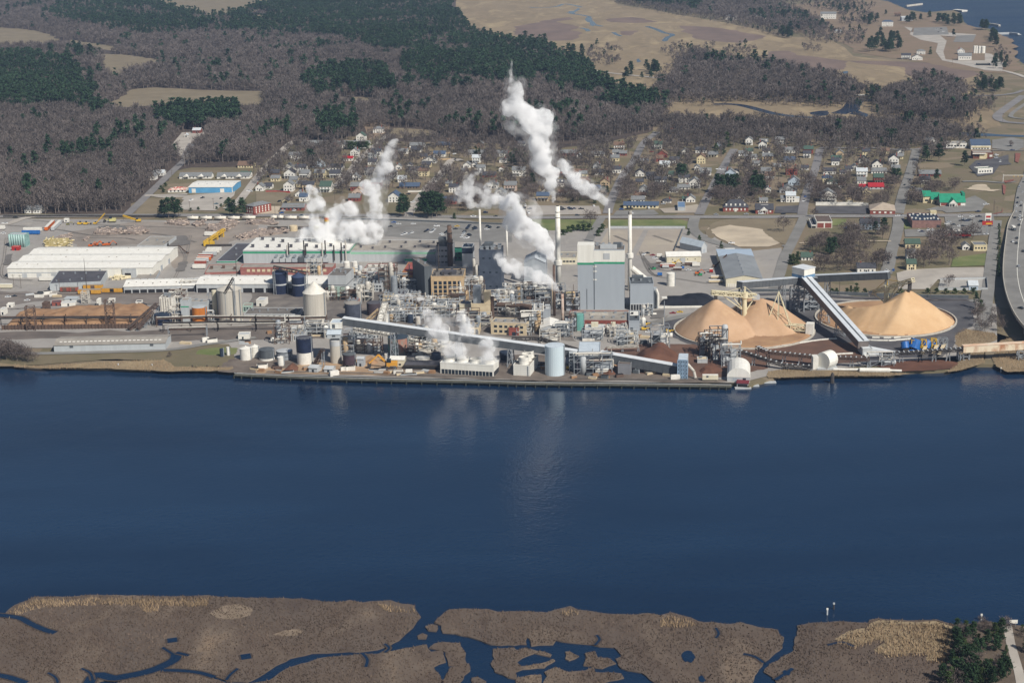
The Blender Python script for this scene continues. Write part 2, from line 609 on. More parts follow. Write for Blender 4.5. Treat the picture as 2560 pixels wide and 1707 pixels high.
FM.append(gp('N 1045,670 1190,660 1210,680 1260,665 1400,690 1450,710 1440,725 1330,700 1250,730 1210,760 1240,790 1380,770 1460,740 1475,750 1400,800 1250,810 1200,830 1210,880 1150,870 1060,830 1030,770 1055,740',0))
FM.append(gp('N 1545,690 1580,690 1640,720 1570,750 1545,740',0))
FM.append(gp('N 1680,700 1750,685 1770,730 1850,735 1895,770 1800,805 1670,785 1690,730',0))
FM.append(gp('N 1400,830 1480,795 1560,830 1680,820 1740,795 1750,830 1930,840 1950,870 1800,905 1800,1500 1390,1500 1390,905 1420,860',0))
FM.append(gp('N 900,870 940,862 1000,895 1000,1400 890,1400',0))
FM.append(gp('N 1210,870 1310,850 1380,850 1370,1400 1220,1400',0))
FM.append(gp('O 790,510 900,490 1000,488 1100,480 1280,490 1290,470 1350,460 1450,470 1600,475 1750,468 1860,500 1900,520 2000,500 2100,480 2200,500 2352,520 2900,540 2900,1700 640,1700 640,880 560,830 590,790 680,730 770,680 770,620 790,580',0))
for i,p in enumerate(FM):
 FM[i]=rough_edge(p,2.5,0.5,i)
 slab('marsh',FM[i],-0.5,0.5,M_MARSH)
sheet('reed_ground',[('O',x,y) for x,y in ((1285,495),(1350,466),(1600,480),(1750,474),(1870,515),(1850,600),(1830,740),(1680,745),(1700,690),(1400,705),(1320,670),(1400,620),(1340,600),(1180,650),(1050,600),(1150,540),(1280,520))],0.55,M_REED)
for s in ('M 1440,400 1530,350 1650,335 1740,370 1720,415 1600,440 1500,430','M 1880,545 1960,515 2060,505 2085,525 2050,550 1930,555'):
 poly_sheet('bare_mud_patch',gp(s),0.55,mat('dry_thatch','857666','766858',scale=0.2))
for s,w in (('M -20,430 130,450 210,490 300,530 380,555',3.0),('M 560,1700 610,905 800,865 960,835 1080,800 1200,740 1215,690',4.5),('M 1690,700 1700,735',4.0),('M -50,840 60,860 180,900',3.0),('M 1185,590 1190,620',4.0),('M 1110,812 1250,815 1380,830 1480,860',2.2),('M 1215,690 1260,700 1300,712',1.6),('M 1190,700 1120,655',1.2),('M 640,880 620,830 560,800',1.0),('M 1560,880 1590,840 1640,800',1.2),('N 300,690 330,660 300,630',1.0),('N 1750,640 1780,600 1760,570',1.0),('O 560,760 500,720 420,700',1.2),('O 230,520 250,560 230,590',.9),('O 640,880 720,830 760,800',1.6),('O 1000,640 1100,620 1180,650',1.0),('M 400,900 380,860 330,830',.9),('N 150,700 180,740 170,790',1.2)):
 CREEKS.append((smooth_line(gp(s,0.55)),w))
 ribbon('creek',CREEKS[-1][0],w+1.6,0.53,mat('creek_mud','3d342e','4a4038',scale=.3,rough=.5))
 ribbon('creek',CREEKS[-1][0],w,0.56,M_WATER)
for s in ('O 5,690 30,678 60,682 74,700 92,722 80,740 62,762 36,752 20,758 2,736 -8,712','O 690,822 705,812 722,818 733,815 744,832 738,848 716,846 702,852','O 112,860 125,850 140,852 150,868 162,884 150,896 128,894 114,884'):
 POOLS.append([(p.x,p.y) for p in gp(s,.56)])
 poly_sheet('marsh_pool',gp(s,0.56),0.56,M_WATER)
Z1,Z2,Z3,Z4,Z5=GZ+0.02,GZ+0.04,GZ+0.06,GZ+0.08,GZ+0.10
poly_sheet('forest_floor',gp('W -500,-160 1020,-100 1050,-40 1045,40 1085,78 1130,95 1180,105 1250,115 1345,160 1365,190 1460,232 1540,255 1500,300 1380,330 1240,345 1140,330 900,325 880,310 690,325 600,380 440,385 400,395 300,480 280,492 -500,500',Z1),Z1,M_FLOOR)
poly_sheet('marsh',gp('W 1020,-100 1050,-40 1045,40 1085,78 1130,95 1180,105 1250,115 1345,160 1365,190 1460,232 1540,255 1480,262 1500,275 1600,280 1720,285 2000,275 2120,300 2250,300 2300,290 2280,255 2230,215 2260,190 2300,185 2200,165 2100,148 2050,140 1960,130 1940,110 1900,88 1790,85 1750,70 1650,50 1560,35 1490,22 1420,12 1380,-40 1350,-100',Z1),Z1,M_REED)
for s in ('W 1180,62 1260,50 1330,62 1300,75 1200,78','W 1560,60 1660,66 1760,84 1700,100 1600,90','K 250,200 520,160 560,180 330,215','K 0,290 420,270 640,300 560,370 200,380','K 850,180 1100,160 1350,205 1120,215 900,205','K 1000,290 1160,285 1080,330 1000,320',
   'L 0,500 400,520 700,560 700,640 500,650 600,720 300,740 0,620','L 700,560 1300,570 1700,600 1950,680 1700,760 1300,700 1250,620 900,590','L 0,480 200,470 330,560 100,600'):
 poly_sheet('marsh_hollow',gp(s,Z2),Z2,mat('dark_marsh','7c6a5f','6b5c54',scale=0.02,detail=8,stretch=(1,0.5,1)))
for s,w in (('K 160,70 260,75 400,65 480,40 560,50 640,70',9),('K 510,120 560,130 660,145 720,160',9),('K 730,200 760,230 830,245',10),('K 1240,245 1330,275 1400,305 1460,315 1470,330 1430,345 1400,380',11),('K 630,260 680,270 700,290',10),('K 930,300 960,320 1000,335',9),
    ('W 1640,240 1700,242 1780,262 1850,270 1920,272',14),('W 1925,262 1950,252 1960,240 1968,225',22),('W 1965,275 2000,280 2080,275 2140,290',13)):
 ribbon('creek',smooth_line(gp(s,Z3)),w,Z3,M_WATER)
for s in ('K 670,175 700,155 730,160 735,200 755,240 730,245 690,205','K 510,110 560,105 590,90 610,75 625,90 590,110 565,135','K 1380,370 1400,355 1430,350 1425,375 1400,385','K 1580,1115 1700,1105 1850,1092 1980,1110 1960,1135 1850,1120 1700,1130','L 370,1040 480,1020 550,1020 555,1060 450,1070','L 740,1050 790,960 850,955 830,1020 920,1050 900,1080 820,1060','L 1230,1170 1310,1140 1310,1190 1250,1210','L 1460,1225 1650,1215 1900,1220 2100,1235 2350,1245 2350,1260 1900,1250 1500,1250','L 690,660 730,655 735,675 695,680','K 1140,550 1170,540 1180,570 1150,575'):
 poly_sheet('pond',gp(s,Z3),Z3,M_WATER)
FIELDS=[gp(s,Z2) for s in ('W 250,245 300,207 360,202 480,208 600,210 610,228 590,242 480,245 400,240 300,247','W -60,62 60,68 115,80 135,92 120,100 60,104 -60,100','W 160,92 265,108 270,118 230,114 165,104','W 232,125 300,128 390,142 330,160 250,180 238,160','W 310,-10 600,-10 640,10 590,25 520,48 470,42 420,35 370,18','W 560,38 610,35 640,50 600,58','W 770,225 850,225 880,240 850,258 780,250','W 890,295 1000,300 1000,310 900,320')]
for p in FIELDS:
 poly_sheet('pasture_field',p,Z2,M_FIELD)
poly_sheet('scrub_ground',gp('W 1780,20 1900,5 2020,0 2050,10 2090,28 2150,32 2230,60 2300,80 2330,95 2330,130 2352,160 2300,170 2200,160 2100,140 2050,135 1960,120 1900,80 1800,75',Z2),Z2,mat('dry_scrub_grass','85715f','796b56',scale=0.03,detail=8,c3='6e6a4f'))
poly_sheet('gravel_clearing',gp('W 418,305 470,303 475,320 440,335 432,350 450,360 430,368 400,352 380,350',Z2),Z2,M_CONC)
poly_sheet('mill_yard',gp('W -300,505 30,503 330,506 520,508 700,505 1000,495 1200,528 1560,523 1640,545 1700,580 1795,570 1800,640 1990,690 2240,690 2290,700 2290,790 2240,815 2000,840 1780,860 1700,880 1400,878 900,868 545,858 540,835 500,815 400,812 360,800 -300,800',Z1),Z1,M_YARD)
for s in ('A 640,660 1300,570 1800,590 2350,560 2350,640 2100,760 1900,900 1600,1000 1600,800 1260,780 1000,800 700,800','A 600,690 880,640 890,660 640,710'):
 poly_sheet('log_yard_apron',gp(s,Z2),Z2,mat('stained_yard','968c82','7f776f',scale=0.035,detail=10,c3='a39a8d'))
poly_sheet('parking_lot',gp('B 1160,560 1900,560 2350,600 2350,760 1950,760 1600,740 1180,700',Z2),Z2,M_ASPH)
poly_sheet('parking_lot',gp('C 110,420 800,425 820,500 150,510',Z2),Z2,mat('pale_lot','a8a196','97908a',scale=0.04,detail=8))
poly_sheet('lawn',gp('C 170,550 780,550 720,640 400,650 240,650',Z2),Z2,M_LAWN)
poly_sheet('lawn',gp('C 890,552 1560,552 1650,580 1630,630 1500,622 900,615',Z2),Z2,M_LAWN)
poly_sheet('gravel_lot',gp('C 880,645 1210,640 1090,860 760,860',Z2),Z2,mat('pale_gravel','aaa090','9a9085',scale=0.03,detail=9))
poly_sheet('gravel_lot',gp('C 1255,645 1570,640 1530,820 1480,880 1140,880',Z2),Z2,mat('pale_gravel','aaa090','9a9085',scale=0.03,detail=9))
poly_sheet('sand_lot',gp('C 1790,640 1850,610 2000,590 2350,580 | D 190,590 180,620 230,690 100,770 40,790 | C 2350,800 2080,800 1900,720',Z2),Z2,M_SAND)
poly_sheet('grass_verge',gp('C 1770,660 1850,580 2000,545 2350,540 | D 0,540 250,545 240,650 200,780 130,770 | C 2350,700 2300,640 2000,600 1830,640 1850,720 1800,720',Z1),Z1+0.02,M_FIELD)
poly_sheet('rail_bed',gp('E -100,480 700,490 1500,480 1500,590 1000,590 700,520 0,620 -100,620',Z2),Z2,mat('rail_ballast','827a73','6b645f',scale=0.05,detail=9))
poly_sheet('pipe_yard',gp('E -100,860 1450,830 2350,780 | F 700,840 700,900 0,920 | E 1900,920 1560,940 -100,900',Z2),Z2,mat('dark_yard','736a63','5f5853',scale=0.06,detail=9))
poly_sheet('grass_bank',gp('E -100,1030 480,1040 1520,1020 1750,970 2100,960 2150,1080 2140,1165 1600,1170 1500,1120 1000,1100 600,1130 350,1150 -100,1160',Z2),Z2,mat('rank_grass','756a55','655f48',scale=0.05,detail=8,c3='8a7558'))
poly_sheet('grass_bank',gp('E 1830,1010 2000,990 2180,995 2160,1050 1990,1060 1800,1050',Z3),Z3,M_LAWN)
poly_sheet('process_area_floor',gp('F 0,430 700,400 1400,300 2350,560 | G 480,560 600,640 560,900 600,930 0,900 | F 2350,900 1650,850 800,750 0,800',Z2),Z2,mat('dark_concrete','7e7770','5d5855',scale=0.07,detail=9))  # mottled floor, darker than the yard around it
poly_sheet('bark_yard',gp('G 860,990 1320,960 1700,960 2350,990 | H 0,1000 600,960 850,900 850,1000 1000,1080 800,1130 400,1150 0,1120 | G 2350,1180 1950,1260 1700,1270 1500,1265 500,1260 480,1200 600,1180',Z2),Z2,mat('bark_covered_ground','6f5446','59453b',scale=0.05,detail=9,c3='84705f'))
poly_sheet('log_yard_apron',gp('F -250,1100 200,1080 700,1120 1600,1120 2350,1060 | G 300,1060 600,1180 1500,1240 2000,1290 1900,1312 500,1300 0,1290 | F 2350,1282 1200,1255 0,1232 -350,1210',Z2),Z2,mat('quay_ground','776d64','5d544d',scale=0.09,detail=10,c3='8a7f72'))
poly_sheet('bark_yard',gp('F 0,1150 200,1190 480,1130 700,1130 1050,1060 1250,1150 1350,1200 1600,1230 1200,1245 800,1235 200,1225 0,1225',Z2),Z2,mat('wood_dust','b0967a','8c745c',scale=0.06,detail=10,c3='75665a'))
poly_sheet('log_yard_apron',gp('H 1060,560 1860,545 1900,620 1880,780 1720,880 1720,950 1600,1080 1200,1080 800,940 400,1000 0,1000 | G 2350,990 1750,985 1480,900 1360,800 1400,740 1600,690 1700,680 | H 0,560',Z3),Z3,M_DASPH)
poly_sheet('bark_yard',gp('H 20,1010 400,930 600,915 800,990 820,1040 500,1060 200,1050',Z4),Z4,mat('bark_covered_ground','6f5446'))
poly_sheet('mud_bank',gp('H 1000,1160 1300,1110 1600,1105 1750,1130 1700,1180 1500,1200 1200,1210',Z3),Z3,M_BARK)
poly_sheet('reed_ground',gp('H 1720,860 1800,820 2080,860 2100,920 2000,960 1980,1090 1990,1130 1800,1190 1650,1215 1780,1100 1720,960',Z2),Z2,M_REED)
poly_sheet('reed_ground',gp('H 2130,930 2250,900 2350,960 2450,980 2450,1210 2350,1210 2200,1215 2090,1160 2060,1080 2120,1000',Z2),Z2,M_REED)
poly_sheet('reed_ground',gp('H 0,1210 200,1190 800,1210 1300,1230 1100,1252 600,1250 200,1265 0,1270',Z3),Z3,M_REED)
poly_sheet('reed_ground',gp('E -50,1130 350,1165 700,1140 1000,1120 1500,1105 1600,1170 2140,1170 2100,1200 1500,1210 1000,1180 500,1180 -50,1160',Z3),Z3,M_REED)
poly_sheet('gravel_lot',gp('D 1180,1040 1290,1010 1700,990 1980,990 2010,1110 1560,1100 1480,1190 1200,1190',Z2),Z2,M_CONC)
poly_sheet('fenced_yard',gp('D 1580,1105 2000,1100 2010,1190 1560,1190',Z3),Z3,mat('white_gravel','aaa69f','9b9892',scale=0.06))
poly_sheet('lawn',gp('D 1700,900 2010,860 2040,970 1680,985',Z2),Z2,M_LAWN)
poly_sheet('lawn',gp('D 1200,560 1300,540 1310,625 1260,640',Z2),Z2,M_LAWN)
poly_sheet('lawn',gp('D 590,545 720,545 710,605 590,605',Z2),Z2,M_LAWN)
poly_sheet('parking_lot',gp('D 1620,520 2070,520 2110,680 1880,700 1640,660',Z2),Z2,M_ASPH)
poly_sheet('parking_lot',gp('D 1250,640 1600,640 1620,700 1260,710',Z2),Z2,M_ASPH)
poly_sheet('parking_lot',gp('D 1440,460 1560,430 1580,440 1900,330 2010,390 1960,470 1640,490 1600,470',Z2),Z2,M_ASPH)
poly_sheet('parking_lot',gp('D 440,425 930,425 900,500 430,495',Z2),Z2,M_DASPH)
poly_sheet('parking_lot',gp('D 75,430 300,420 280,490 60,490',Z2),Z2,M_DASPH)
poly_sheet('parking_lot',gp('C 960,470 1300,460 1350,500 1300,510 930,510',Z2),Z2,M_ASPH)
poly_sheet('gravel_lot',gp('C 1350,450 1500,440 1700,410 1740,440 1680,490 1400,490',Z2),Z2,mat('pale_gravel','aaa090'))
poly_sheet('parking_lot',gp('T6 1560,540 1880,500 2100,440 2100,560 2150,600 1950,620 1850,760 1600,800 1450,640',Z2),Z2,M_DASPH)
poly_sheet('parking_lot',gp('T6 1830,200 2150,160 2350,200 2350,330 2200,380 1830,340',Z2),Z2,M_ASPH)
poly_sheet('brick_lot',gp('T6 600,330 900,290 1120,300 1130,350 900,350',Z2),Z2,mat('reddish_gravel','93776a','856c60',scale=0.05))
poly_sheet('gravel_lot',gp('A 1330,325 1720,330 2160,290 2150,330 1980,470 1620,460 1690,370 1440,345',Z2),Z2,M_CONC)
poly_sheet('lawn',gp('A 1340,360 1690,345 1500,500 1240,500',Z2),Z2,M_FIELD)
poly_sheet('lawn',gp('B 0,300 280,290 260,410 0,410',Z2),Z2,M_FIELD)
poly_sheet('sand_lot',gp('B 0,430 220,430 200,500 0,510',Z2),Z2,M_SAND)
poly_sheet('lawn',gp('J 910,1080 1270,1080 1200,1220 1040,1290 1000,1180',Z2),Z2,M_DIRT)
poly_sheet('lawn',gp('T5 760,420 1060,400 1000,640 820,620 780,520',Z2),Z2,M_FIELD)
poly_sheet('sand_lot',gp('T6 1420,1010 1580,930 1720,930 1800,1010 1980,1010 1850,1045',Z2),Z2,M_SAND)
poly_sheet('concrete_apron',gp('L 1250,250 1330,260 1300,320 1400,370 1560,400 1540,480 1600,560 1800,600 2000,650 2150,660 2160,580 2050,500 1990,490 1990,560 1750,560 1630,550 1610,480 1640,380 1580,330 1700,340 1900,330 1910,320 1740,310 1600,300 1320,300',Z3),Z3,M_CONC)
poly_sheet('parking_lot',gp('L 1340,260 1640,250 1660,320 1330,330',Z4),Z4,M_ASPH)
poly_sheet('parking_lot',gp('L 1730,330 1910,325 1880,390 1700,390',Z4),Z4,M_ASPH)
ROADS=[]
def road(spec,w,m=None,z=Z4,name='road',sm=True):
 p=gp(spec,z)
 if sm:
  p=smooth_line(p,8)
 ROADS.append((p,w))
 return ribbon(name,p,w,z,m or M_ROAD)
MAIN='A -300,525 300,522 1000,515 1600,512 2350,512 | B 800,512 1600,522 2250,530 | C 300,532 900,528 1700,527 2350,527 | D 300,520 1100,518 1700,512 2150,508 2300,505'
road(MAIN,13,z=Z5,name='main_road')
RP=smooth_line(gp(MAIN,Z5),8)
for off in (-6.0,6.0):
 L,Rr=ribbon_pts(RP,abs(off)*2)
 ribbon('kerb',L if off>0 else Rr,0.7,Z5+0.12,M_KERB)
ribbon('road_marking',RP,0.5,Z5+0.05,M_PAINT)
road('A 1160,512 1300,380 1430,255 1560,130 1700,0 | I 1700,1440 1760,1320',9)
road('A 1330,330 1500,325 1720,318',7,M_CONC)
road('A 2080,450 | T1 0,1180 280,820 560,500 820,260 1000,190',9,M_CONC)
road('B 720,250 830,160 930,20 | J 1000,1420 1220,1240',9,M_CONC)
road('B 1390,520 1480,380 1570,260 1700,130 1800,0 | J 1880,1480',9,M_CONC)
road('T3 1560,1400 1620,1200 1800,800 1980,560 2150,250 2350,90 | T4 480,80',9)
road('T4 1230,1420 1330,1200 1440,1000 1560,760 1720,480 1800,350',9)
road('T5 820,1420 860,1200 950,900 1040,650 1110,350',9)
road('T5 1110,340 1250,320 1500,335 1900,330 | T6 300,360 640,350',7)
road('T6 300,1400 380,1060 470,800 530,600 600,350',10,M_ASPH)
road('T6 620,350 900,330 1200,340',7)
road('T6 1350,880 1700,880 2000,900 2200,880',6,M_ASPH)
road('T6 1830,370 2200,375 2350,370',6,M_ASPH)
road('D 1200,530 1190,640 1160,750 1130,850 1110,960 1080,1050',10,M_ASPH)
road('D 330,530 290,620 240,720 200,800 150,900 110,1040 60,1180',9,M_ASPH)
road('D 290,770 600,745 1130,750',3,M_SAND)
road('D 130,790 190,795',5,M_ASPH)
road('C 1680,530 1660,620 1700,680 1800,740 2000,800 2080,830',10,M_ASPH)
road('C 820,540 760,640 700,760',8,M_ASPH)
road('D 2100,560 2080,700 2060,850 2040,1000 2020,1200 1990,1400 1960,1550',9,M_ASPH)
road('D 1840,1300 1990,1280 2020,1240',6,M_ASPH)
road('D -80,1240 300,1235 800,1270 1300,1275 1840,1280',7,M_DASPH)
road('L 2350,880 2180,1000 2110,1060 2120,1100 2200,1125 2400,1140',12)
road('L 2500,870 2300,1000 2230,1060 2260,1085 2400,1100',6,M_ASPH)
road('L 1880,880 2100,880 2260,860 2350,830',8)
road('L 2150,650 2300,690 2420,740 2500,800',9,M_CONC)
road('A -300,620 30,600 200,545 330,520',9,M_CONC)
road('K 760,650 950,680 1350,720',8,M_CONC)
road('K 1560,735 1650,750 1770,785',6,M_CONC)
road('J 60,1570 200,1440 310,1330',6,M_CONC)
road('G 1000,870 1250,780 1400,740 1700,680',8,M_ASPH)
road('E -100,1045 480,1045 1500,1015 1900,960 2350,900',6,M_ASPH)
for s in ('E -100,640 600,628 1200,600 1500,585','E -100,500 700,500 1500,500 2350,490','G 1340,570 1600,560 2350,540 | H 0,560','H 0,545 700,540 1500,560 1850,560'):
 for o in (-0.75,0.75):
  p=smooth_line(gp(s,Z3),4)
  L,Rr=ribbon_pts(p,1.5)
  ribbon('rail_track',L if o>0 else Rr,0.4,Z5,mat('rail_steel','6b5d54','57483f',rough=0.5))
r=random.Random(77)
YARDP=gp('A 100,620 1800,600 2200,760 1700,1000 1650,1080 1000,1090 60,1090 20,760 | A 100,620')
MT=mat('tyre_worn_strip','847e77','726d67',scale=.15,detail=6)
for i,s in enumerate(('A 20,600 500,640 900,700 1400,680 1800,760','A 300,560 900,600 1500,620 2000,640','A 1650,800 1700,900 1640,1020 1600,1100','A 60,720 40,900 30,1080 300,1110','A 1750,700 1720,850 1690,980','A 700,720 1100,720 1250,740','C 1180,850 1250,950 1400,1020 1700,1020 1900,1000','C 1200,900 1300,1060 1550,1100 1800,1140','E 100,640 700,600 1400,600','G 1230,840 1330,760 1420,700','F 100,1215 700,1222 1300,1240 2200,1268','G 520,1270 1000,1285 1600,1290','B 1180,640 1600,600 2000,660','C 940,700 1080,760','C 1300,700 1480,760')):
 p_=smooth_line(gp(s),5)
 for o_ in (-.9,.9):
  L,Rr=ribbon_pts(p_,1.8)
  ribbon('tyre_track',L if o_>0 else Rr,.7,Z3,MT)
for i,s in enumerate(('A 900,620 1100,600 1180,640 980,655','A 1500,720 1700,700 1740,780 1560,800','A 60,880 120,870 110,960 40,970','A 1640,950 1720,940 1700,1020 1620,1030','C 1250,960 1400,950 1420,990 1280,1000','G 1290,660 1400,650 1380,720 1280,730')):
 poly_sheet('log_yard_apron',gp(s),Z3,mat('asphalt_patch','74706c','66625e',scale=.1))
# ================================================================== trees
def bare_template(seed,h,rad,n,size):
 """leafless tree: pale trunk and limbs (index 0), haze of twigs (index 1) as thin slivers"""
 r=np.random.default_rng(seed)
 tv,tf=[],[]
 def stick(a,b,w0,w1):
  a,b=np.array(a),np.array(b)
  d=(b - a)/(np.linalg.norm(b - a)+1e-6)
  s=np.cross(d,(0.31,0.94,0.11))
  s /= np.linalg.norm(s)
  u=np.cross(s,d)
  k=len(tv)
  for p,w in ((a,w0),(b,w1)):
   for t in (0,2.09,4.19):
    tv.append(p+(s*math.cos(t)+u*math.sin(t))*w)
  for i in range(3):
   j=(i+1) % 3
   tf.append((k+i,k+j,k+3+j))
   tf.append((k+i,k+3+j,k+3+i))
 base=0.34*h
 stick((0,0,0),(0,0,base),0.028*h,0.02*h)
 tips=[]
 nl=6 if n>150 else 3
 for i in range(nl):
  a=2*math.pi*(i+r.uniform(-.3,.3))/nl
  q=(math.cos(a)*rad*r.uniform(.35,.75),math.sin(a)*rad*r.uniform(.35,.75),h*r.uniform(.68,.95))
  stick((0,0,base*r.uniform(.75,1)),q,0.014*h,0.004*h)
  tips.append(q)
 stick((0,0,base),(r.uniform(-.3,.3),r.uniform(-.3,.3),h*.97),0.016*h,0.003*h)
 nc=max(5,n // 22)
 ca=r.uniform(0,2*math.pi,nc)
 cz=r.uniform(0.38,0.93,nc)
 cr=rad*np.sqrt(np.clip(1 - ((cz - .62)/.42) ** 2,.05,1))*np.sqrt(r.uniform(0.1,1,nc))
 C=np.stack([np.cos(ca)*cr,np.sin(ca)*cr,cz*h],1)
 k=r.integers(0,nc,n)
 P=C[k]+r.normal(0,1,(n,3))*np.array([rad*.24,rad*.24,h*.075])
 D=P - np.array([0,0,.35*h])
 D /= np.linalg.norm(D,axis=1)[:,None]+1e-6
 D += r.normal(0,.45,(n,3))
 D[:,2] += .25
 D /= np.linalg.norm(D,axis=1)[:,None]
 S=np.cross(D,r.normal(0,1,(n,3)))
 S /= np.linalg.norm(S,axis=1)[:,None]+1e-6
 L=size*r.uniform(.7,1.5,n)[:,None]
 W=size*.17*r.uniform(.6,1.3,n)[:,None]
 V=np.stack([P - S*W,P+S*W,P+D*L],1).reshape(-1,3)
 F=np.arange(n*3).reshape(-1,3)
 return np.array(tv),np.array(tf),V,F
def pine_template(seed,h,rad,nclump,per,size,start=.42,cone=.5):
 """loblolly pine: bare trunk, layered tufts of dark needles"""
 r=np.random.default_rng(seed)
 a=np.array([[math.cos(t)*.018*h,math.sin(t)*.018*h,0] for t in (0,2.09,4.19)])
 tv=np.concatenate([a,a*.35+np.array([0,0,h*.97])])
 tf=np.array([(0,1,4),(0,4,3),(1,2,5),(1,5,4),(2,0,3),(2,3,5)])
 z=np.sort(r.uniform(start,.98,nclump))
 t=(z - start)/(1 - start)
 cr=rad*(1 - cone*t - (1 - cone)*t ** 3)*r.uniform(.25,1.0,nclump)
 ca=r.uniform(0,2*math.pi,nclump)
 C=np.stack([np.cos(ca)*cr,np.sin(ca)*cr,z*h],1)
 n=nclump*per
 k=np.repeat(np.arange(nclump),per)
 P=C[k]+r.normal(0,1,(n,3))*np.array([rad*.17,rad*.17,h*.022])
 D=r.normal(0,1,(n,3))
 D[:,2]=np.abs(D[:,2])*.6
 D /= np.linalg.norm(D,axis=1)[:,None]
 S=np.cross(D,r.normal(0,1,(n,3)))
 S /= np.linalg.norm(S,axis=1)[:,None]+1e-6
 q=size*r.uniform(.6,1.3,n)[:,None]
 V=np.stack([P - S*q*.5,P+S*q*.5,P+D*q],1).reshape(-1,3)
 return tv,tf,V,np.arange(n*3).reshape(-1,3)
M_TWIG=mat('winter_twigs','6f6763','59524e',scale=0.05,rough=1,tint=0.35,spec=0.0)
M_BARKP=mat('pale_bark','8a8078','6a615b',scale=0.6,rough=1,spec=0.0)
M_NEEDLE=mat('pine_needles','2b3f2d','394c36',scale=0.12,rough=0.9,tint=0.35,spec=0.0)
M_TWIG1=mat('winter_twigs_single','6e6460','58504c',scale=0.4,rough=1,rnd=0.22,spec=0.0)
M_NEEDLE1=mat('pine_needles_single','2a3c2a','384a34',scale=0.5,rough=0.9,rnd=0.25,spec=0.0)
M_SHRUB=mat('evergreen_shrub','34452b','485634',scale=0.7,rough=0.9,rnd=0.2,spec=0.0)
def raw_mesh(name,V,F,m,tint=None,extra=None):
 """mesh from arrays of triangles; extra: second set (V, F, material)"""
 me=bpy.data.meshes.new(name)
 nv,nf=len(V),len(F)
 mi=np.zeros(nf,np.int32)
 if extra is not None:
  V=np.concatenate([V,extra[0]])
  F=np.concatenate([F,extra[1]+nv])
  mi=np.concatenate([mi,np.ones(len(extra[1]),np.int32)])
  if tint is not None:
   tint=np.concatenate([tint,extra[3]])
 me.vertices.add(len(V))
 me.vertices.foreach_set('co',np.ascontiguousarray(V,np.float32).ravel())
 me.loops.add(len(F)*3)
 me.loops.foreach_set('vertex_index',np.ascontiguousarray(F,np.int32).ravel())
 me.polygons.add(len(F))
 me.polygons.foreach_set('loop_start',np.arange(0,len(F)*3,3,dtype=np.int32))
 me.polygons.foreach_set('material_index',mi)
 me.materials.append(m)
 if extra is not None:
  me.materials.append(extra[2])
 me.update(calc_edges=True)
 if tint is not None:
  at_=me.attributes.new('tint','FLOAT','POINT')
  at_.data.foreach_set('value',np.ascontiguousarray(tint,np.float32))
 return me
def scatter(templates,pos,scale,rot,tint,squash=None):
 """many copies of tree templates as one pair of arrays"""
 TV,TF,VV,VF,TT,VT=[],[],[],[],[],[]
 nt=nv=0
 which=RNG.integers(0,len(templates),len(pos))
 for w,(tv,tf,V,F) in enumerate(templates):
  i=np.nonzero(which==w)[0]
  if not len(i):
   continue
  c,s=np.cos(rot[i])[:,None],np.sin(rot[i])[:,None]
  def place(a):
   x=a[None,:,0]*c - a[None,:,1]*s
   y=a[None,:,0]*s+a[None,:,1]*c
   z=np.repeat(a[None,:,2],len(i),0)
   o=np.stack([x,y,z],2)*scale[i][:,None,None]+pos[i][:,None,:]
   return o.reshape(-1,3)
  TV.append(place(tv))
  TF.append((tf[None]+(np.arange(len(i))*len(tv))[:,None,None]).reshape(-1,3)+nt)
  nt += len(i)*len(tv)
  VV.append(place(V))
  VF.append((F[None]+(np.arange(len(i))*len(V))[:,None,None]).reshape(-1,3)+nv)
  nv += len(i)*len(V)
  TT.append(np.repeat(tint[i],len(tv)))
  VT.append(np.repeat(tint[i],len(V)))
 return [np.concatenate(q) for q in (TV,TF,VV,VF,TT,VT)]
def vnoise(x,y,s,seed=0):
 """smooth value noise for stand-to-stand variation"""
 r=np.random.default_rng(seed)
 T=r.uniform(0,1,(64,64))
 u,v=x/s,y/s
 i,j=np.floor(u).astype(int),np.floor(v).astype(int)
 f,g=u - i,v - j
 f,g=f*f*(3 - 2*f),g*g*(3 - 2*g)
 q=lambda a,b: T[a % 64,b % 64]
 return (q(i,j)*(1 - f)+q(i+1,j)*f)*(1 - g)+(q(i,j+1)*(1 - f)+q(i+1,j+1)*f)*g
def polys(*specs):
 return [[(p.x,p.y) for p in gp(s)] for s in specs]
def any_in(ps,x,y):
 c=np.zeros(len(x),bool)
 for p in ps:
  c |= inside(p,x,y)
 return c
def near_roads(x,y,extra=3.0):
 c=np.zeros(len(x),bool)
 for pts,w in ROADS:
  for a,b in zip(pts,pts[1:]):
   dx,dy=b.x - a.x,b.y - a.y
   L2=dx*dx+dy*dy+1e-9
   t=np.clip(((x - a.x)*dx+(y - a.y)*dy)/L2,0,1)
   c |= (x - a.x - t*dx) ** 2+(y - a.y - t*dy) ** 2<(w/2+extra) ** 2
 return c
WOODS=polys('W -200,-170 1020,-150 1040,-40 1040,30 1085,78 1130,95 1180,105 1250,115 1345,160 1365,190 1460,232 1540,252 1500,300 1380,322 1240,330 1140,318 900,314 880,300 780,330 690,325 655,335 575,372 440,380 432,384 410,385 330,460 290,487 110,492 30,492 -200,495')
